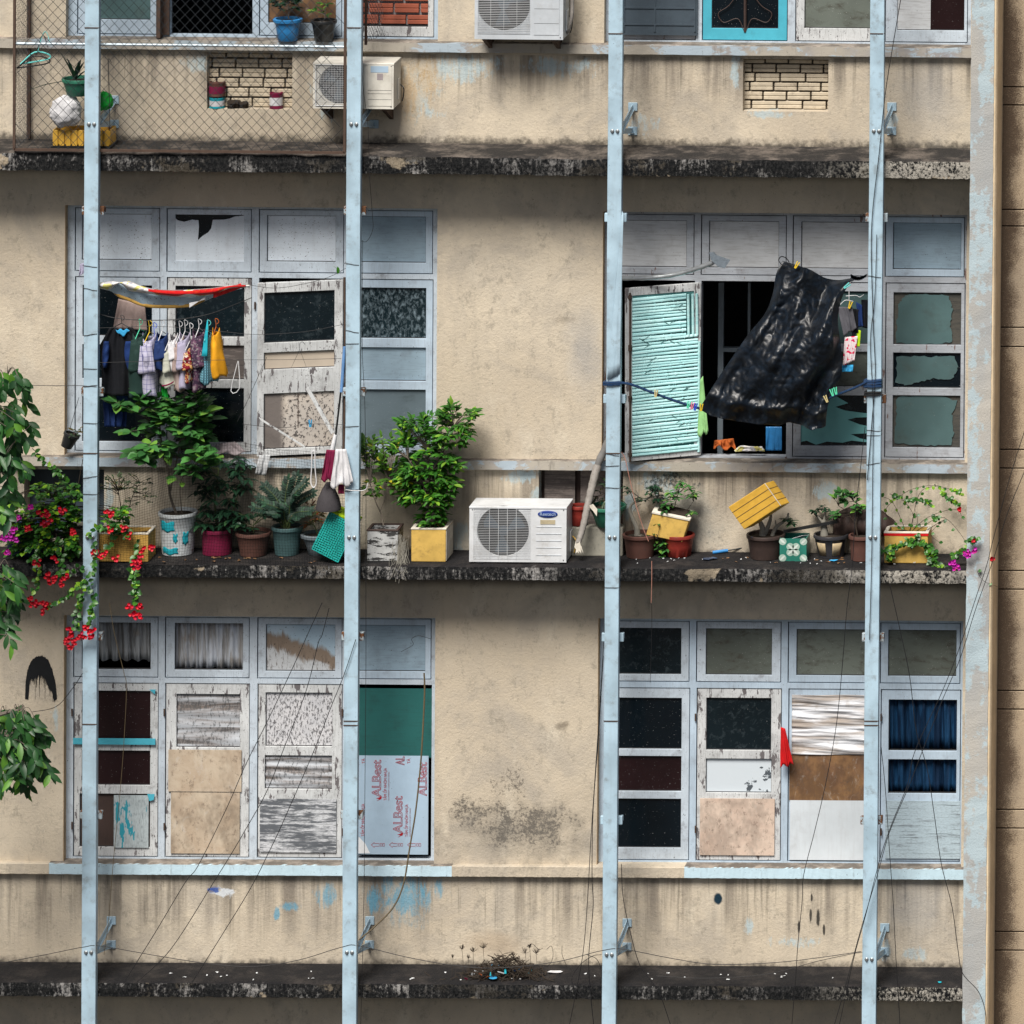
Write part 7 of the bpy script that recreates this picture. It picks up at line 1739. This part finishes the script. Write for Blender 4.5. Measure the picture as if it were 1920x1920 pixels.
# ---------------------------------------------------------------- rubbish
r = random.Random(77)
t = thing('rubbish_heap', 'heap of twigs, scraps and dry weeds on the lower ledge', 'rubbish', W(950, 1838, .4)); t['kind'] = 'stuff'
m = MB()
for _ in range(520):
    x = r.gauss(945, 38); h = max(0, 34*math.exp(-((x-948)/50)**2)); q = W(x, 1832, r.uniform(.15, .42)); q.z = ZL[2]+.006+r.uniform(0, h)*U
    dv = Vector((r.uniform(-1, 1), r.uniform(-.6, .6), r.uniform(-.4, .6))).normalized()*r.uniform(.02, .065)
    m.tube([q-dv, q+Vector((0, 0, r.uniform(-.01, .01))), q+dv], r.uniform(.0015, .0045), 4, False)
m.obj('twigs', 'twig', t)
for mt, nn_ in (('cl_sky', 5), ('ac_white', 8), ('cl_orange', 3), ('cl_maroon', 3), ('navy_plastic', 5), ('cl_teal', 3), ('brown_dark', 10)):
    m = MB()
    for _ in range(nn_):
        x = r.gauss(930, 30); q = W(x, 1832, r.uniform(.2, .44)); q.z = ZL[2]+.012+r.uniform(0, 18*math.exp(-((x-940)/45)**2))*U
        a1 = Vector((r.uniform(-1, 1), r.uniform(-.5, .5), r.uniform(-.5, .8))).normalized()*r.uniform(.012, .03); a2 = a1.cross(Vector((r.uniform(-.3, .3), 1, .4))).normalized()*r.uniform(.004, .014)
        m.add([q-a1-a2, q+a1-a2, q+a1+a2*.6, q-a1+a2], [(0, 1, 2, 3)])
    m.obj('scrap', mt, t, thick=.0015)
m = MB()
for x, y, s in ((866, 1778, 1), (887, 1783, 1.2), (906, 1776, 1.5), (849, 1794, .6), (985, 1785, 1.3), (1005, 1786, 1.4), (993, 1775, .9), (878, 1795, .7), (962, 1790, .7)):
    b_ = W(x+r.uniform(-3, 3), 1826, .3); b_.z = ZL[2]; tp = W(x, y, .3); m.tube(smoothpts([b_, b_.lerp(tp, .5)+Vector((.006, 0, 0)), tp]), .0018, 4, False)
    for k in range(26):
        dv = Vector((r.uniform(-1, 1), r.uniform(-1, 1), r.uniform(-.2, 1.2))).normalized()*.032*s*r.uniform(.6, 1); m.tube([tp-Vector((0, 0, .01)), tp+dv*.7, tp+dv+Vector((0, 0, .006))], .0011, 3, False)
m.obj('dry_weed', 'twig', t)
m = MB()
for pts in ([(1025, 1780), (1034, 1774), (1037, 1790), (1033, 1805), (1025, 1812)], [(1054, 1773), (1054, 1790), (1060, 1805), (1064, 1818)], [(988, 1775), (998, 1770), (1010, 1780), (1018, 1778)]): m.tube(smoothpts([W(x, y, .3) for x, y in pts]), .0022, 4, False)
m.obj('dry_stalk', 'cable', t)
def scrap(nm, lb, cat, x, y, L, mat, sx, sy, grp=None, lift=.004):
    q = ON(x, y, L); q.z += lift; a_ = r.uniform(-.5, .5); m = MB(); n = 8
    pts = [q+Vector((math.cos(i*.785+a_)*sx*U*r.uniform(.6, 1.1), math.sin(i*.785)*sy*U*3*r.uniform(.6, 1.1), r.uniform(0, .008))) for i in range(n)]
    m.add([q+Vector((0, 0, .008))]+pts, [(0, i+1, (i+1) % n+1) for i in range(n)]); return solo(m, nm, mat, lb, cat, grp, thick=.0015)
scrap('foam_scrap', 'white curved foam scrap right of the rubbish heap', 'scrap', 1040, 1826, 2, 'cl_white', 18, 3, lift=.015)
scrap('plastic_scrap', 'long sky blue plastic scrap in front of the rubbish heap', 'scrap', 925, 1838, 2, 'cl_sky', 9, 5, lift=.02)
scrap('bottle_cap', 'single teal bottle cap near the right end of the lower ledge', 'bottle cap', 1762, 1843, 2, 'cl_teal', 4, 2)
for i in range(34):
    x = r.uniform(260, 1600); 
    scrap('litter', 'tiny pale scrap of litter on the lower ledge', 'litter', x, r.uniform(1822, 1840), 2, 'ac_white', r.uniform(1, 4), r.uniform(.5, 1.3), 'pale litter on the lower ledge')
for i in range(40):
    x = r.choice((r.uniform(200, 640), r.uniform(250, 480), r.uniform(1290, 1640)))
    scrap('dead_leaf', 'curled brown dead leaf on the middle ledge', 'leaf', x, r.uniform(1046, 1058), 1, 'lf_dead', r.uniform(2, 6), r.uniform(.6, 1.4), 'dead leaves on the middle ledge')
for i in range(26):
    x = r.choice((r.uniform(1160, 1400), r.uniform(1500, 1620), r.uniform(1160, 1780)))
    scrap('litter', 'tiny white scrap of litter on the middle ledge', 'litter', x, r.uniform(1047, 1060), 1, 'ac_white', r.uniform(.8, 2.6), r.uniform(.4, 1), 'white litter on the middle ledge')
t = thing('trowel', 'blue handled garden tool lying behind the dark bonsai pot', 'garden tool', ON(1350, 1042, 1)); q = ON(1350, 1040, 1)
MB().tube([q+Vector((-.06, 0, .02)), q+Vector((.06, .03, .03))], .014, 8).obj('handle', 'blue_plastic', t); MB().tube([q+Vector((.06, .03, .03)), q+Vector((.22, .08, .05))], .005, 6).obj('shaft', 'wire_steel', t)
scrap('crushed_packet', 'crushed navy plastic packet on the ledge before the yellow box', 'packet', 1332, 1050, 1, 'navy_plastic', 16, 4, lift=.012); scrap('crushed_packet', 'small crumpled blue and pink packet beside the glazed pot', 'packet', 1562, 1054, 1, 'cl_sky', 10, 2, lift=.012)
scrap('plastic_bag', 'dark blue plastic bag stuffed in the dark bonsai pot', 'bag', 1412, 1012, 1, 'navy_plastic', 1, 1).location = (W(1410, 1004, .3).x, -.3, W(1410, 1008, .3).z)
m = MB()
for _ in range(46):
    x = r.gauss(752, 6); y0_ = r.uniform(1000, 1020); pts = [W(x, y0_, .36), W(x+r.uniform(-6, 6), y0_+22, .38), W(x+r.uniform(-9, 9), y0_+44, .42), W(x+r.uniform(-14, 8), y0_+r.uniform(50, 78), .50)]
    m.tube(smoothpts(pts, 4), .0011, 3, False)
solo(m, 'dry_roots', 'bark_grey', 'tangle of pale dry roots hanging off the black and white foam box', 'roots')['kind'] = 'stuff'
clothquad('pale blue cloth scrap knotted at the leftmost pole', ((150, 495), (158, 493), (160, 510), (148, 518)), .5, 'cl_lav', 'cloth_scrap', 'cloth', 2, .01)
solo(MB().leaf(W(633, 500, .52), (.2, -.3, -1), .06, .03).leaf(W(632, 503, .52), (-.5, -.3, .5), .04, .02), 'sprig', 'lf_lush', 'bright green sprig caught on the wire left of the second pole', 'sprig')
# ---------------------------------------------------------------- camera, light, world
cam = bpy.data.cameras.new('camera'); co = bpy.data.objects.new('camera', cam); col.objects.link(co)
co.matrix_world = Matrix(((CR.x, CU.x, -FW.x, CAM.x), (CR.y, CU.y, -FW.y, CAM.y), (CR.z, CU.z, -FW.z, CAM.z), (0, 0, 0, 1)))
cam.sensor_width = 36; cam.lens = FPX/1920*36; cam.shift_x = (960-PPX)/1920; cam.shift_y = (PPY-960)/1920
cam.clip_end = 2000; cam.clip_start = 1
sc.camera = co
EL, AZ = math.radians(54), math.radians(192)
wd = bpy.data.worlds.new('World'); sc.world = wd; wd.use_nodes = True
nt = wd.node_tree; bg = nt.nodes['Background']; sk = nt.nodes.new('ShaderNodeTexSky'); sk.sky_type = 'NISHITA'
sk.sun_disc = False; sk.sun_elevation = EL; sk.sun_rotation = AZ; sk.air_density = 1.0; sk.dust_density = 4.0; sk.ozone_density = 1
nt.links.new(sk.outputs[0], bg.inputs[0]); bg.inputs[1].default_value = .05
sd = Vector((math.sin(AZ)*math.cos(EL), math.cos(AZ)*math.cos(EL), math.sin(EL)))
li = bpy.data.lights.new('sun', 'SUN'); li.energy = 5.0; li.angle = math.radians(26); li.color = (1, .95, .88)
lo = bpy.data.objects.new('sun', li); col.objects.link(lo); lo.rotation_euler = sd.to_track_quat('Z', 'Y').to_euler()
sc.view_settings.view_transform = 'Standard'; sc.view_settings.look = 'None'; sc.view_settings.gamma = 1
sc.view_settings.exposure = 0.16
sc.render.engine = 'CYCLES'
sc.cycles.max_bounces = 4; sc.cycles.diffuse_bounces = 3; sc.cycles.glossy_bounces = 2; sc.cycles.transparent_max_bounces = 4
for o in bpy.data.objects:
    if '_o' in o: del o['_o']
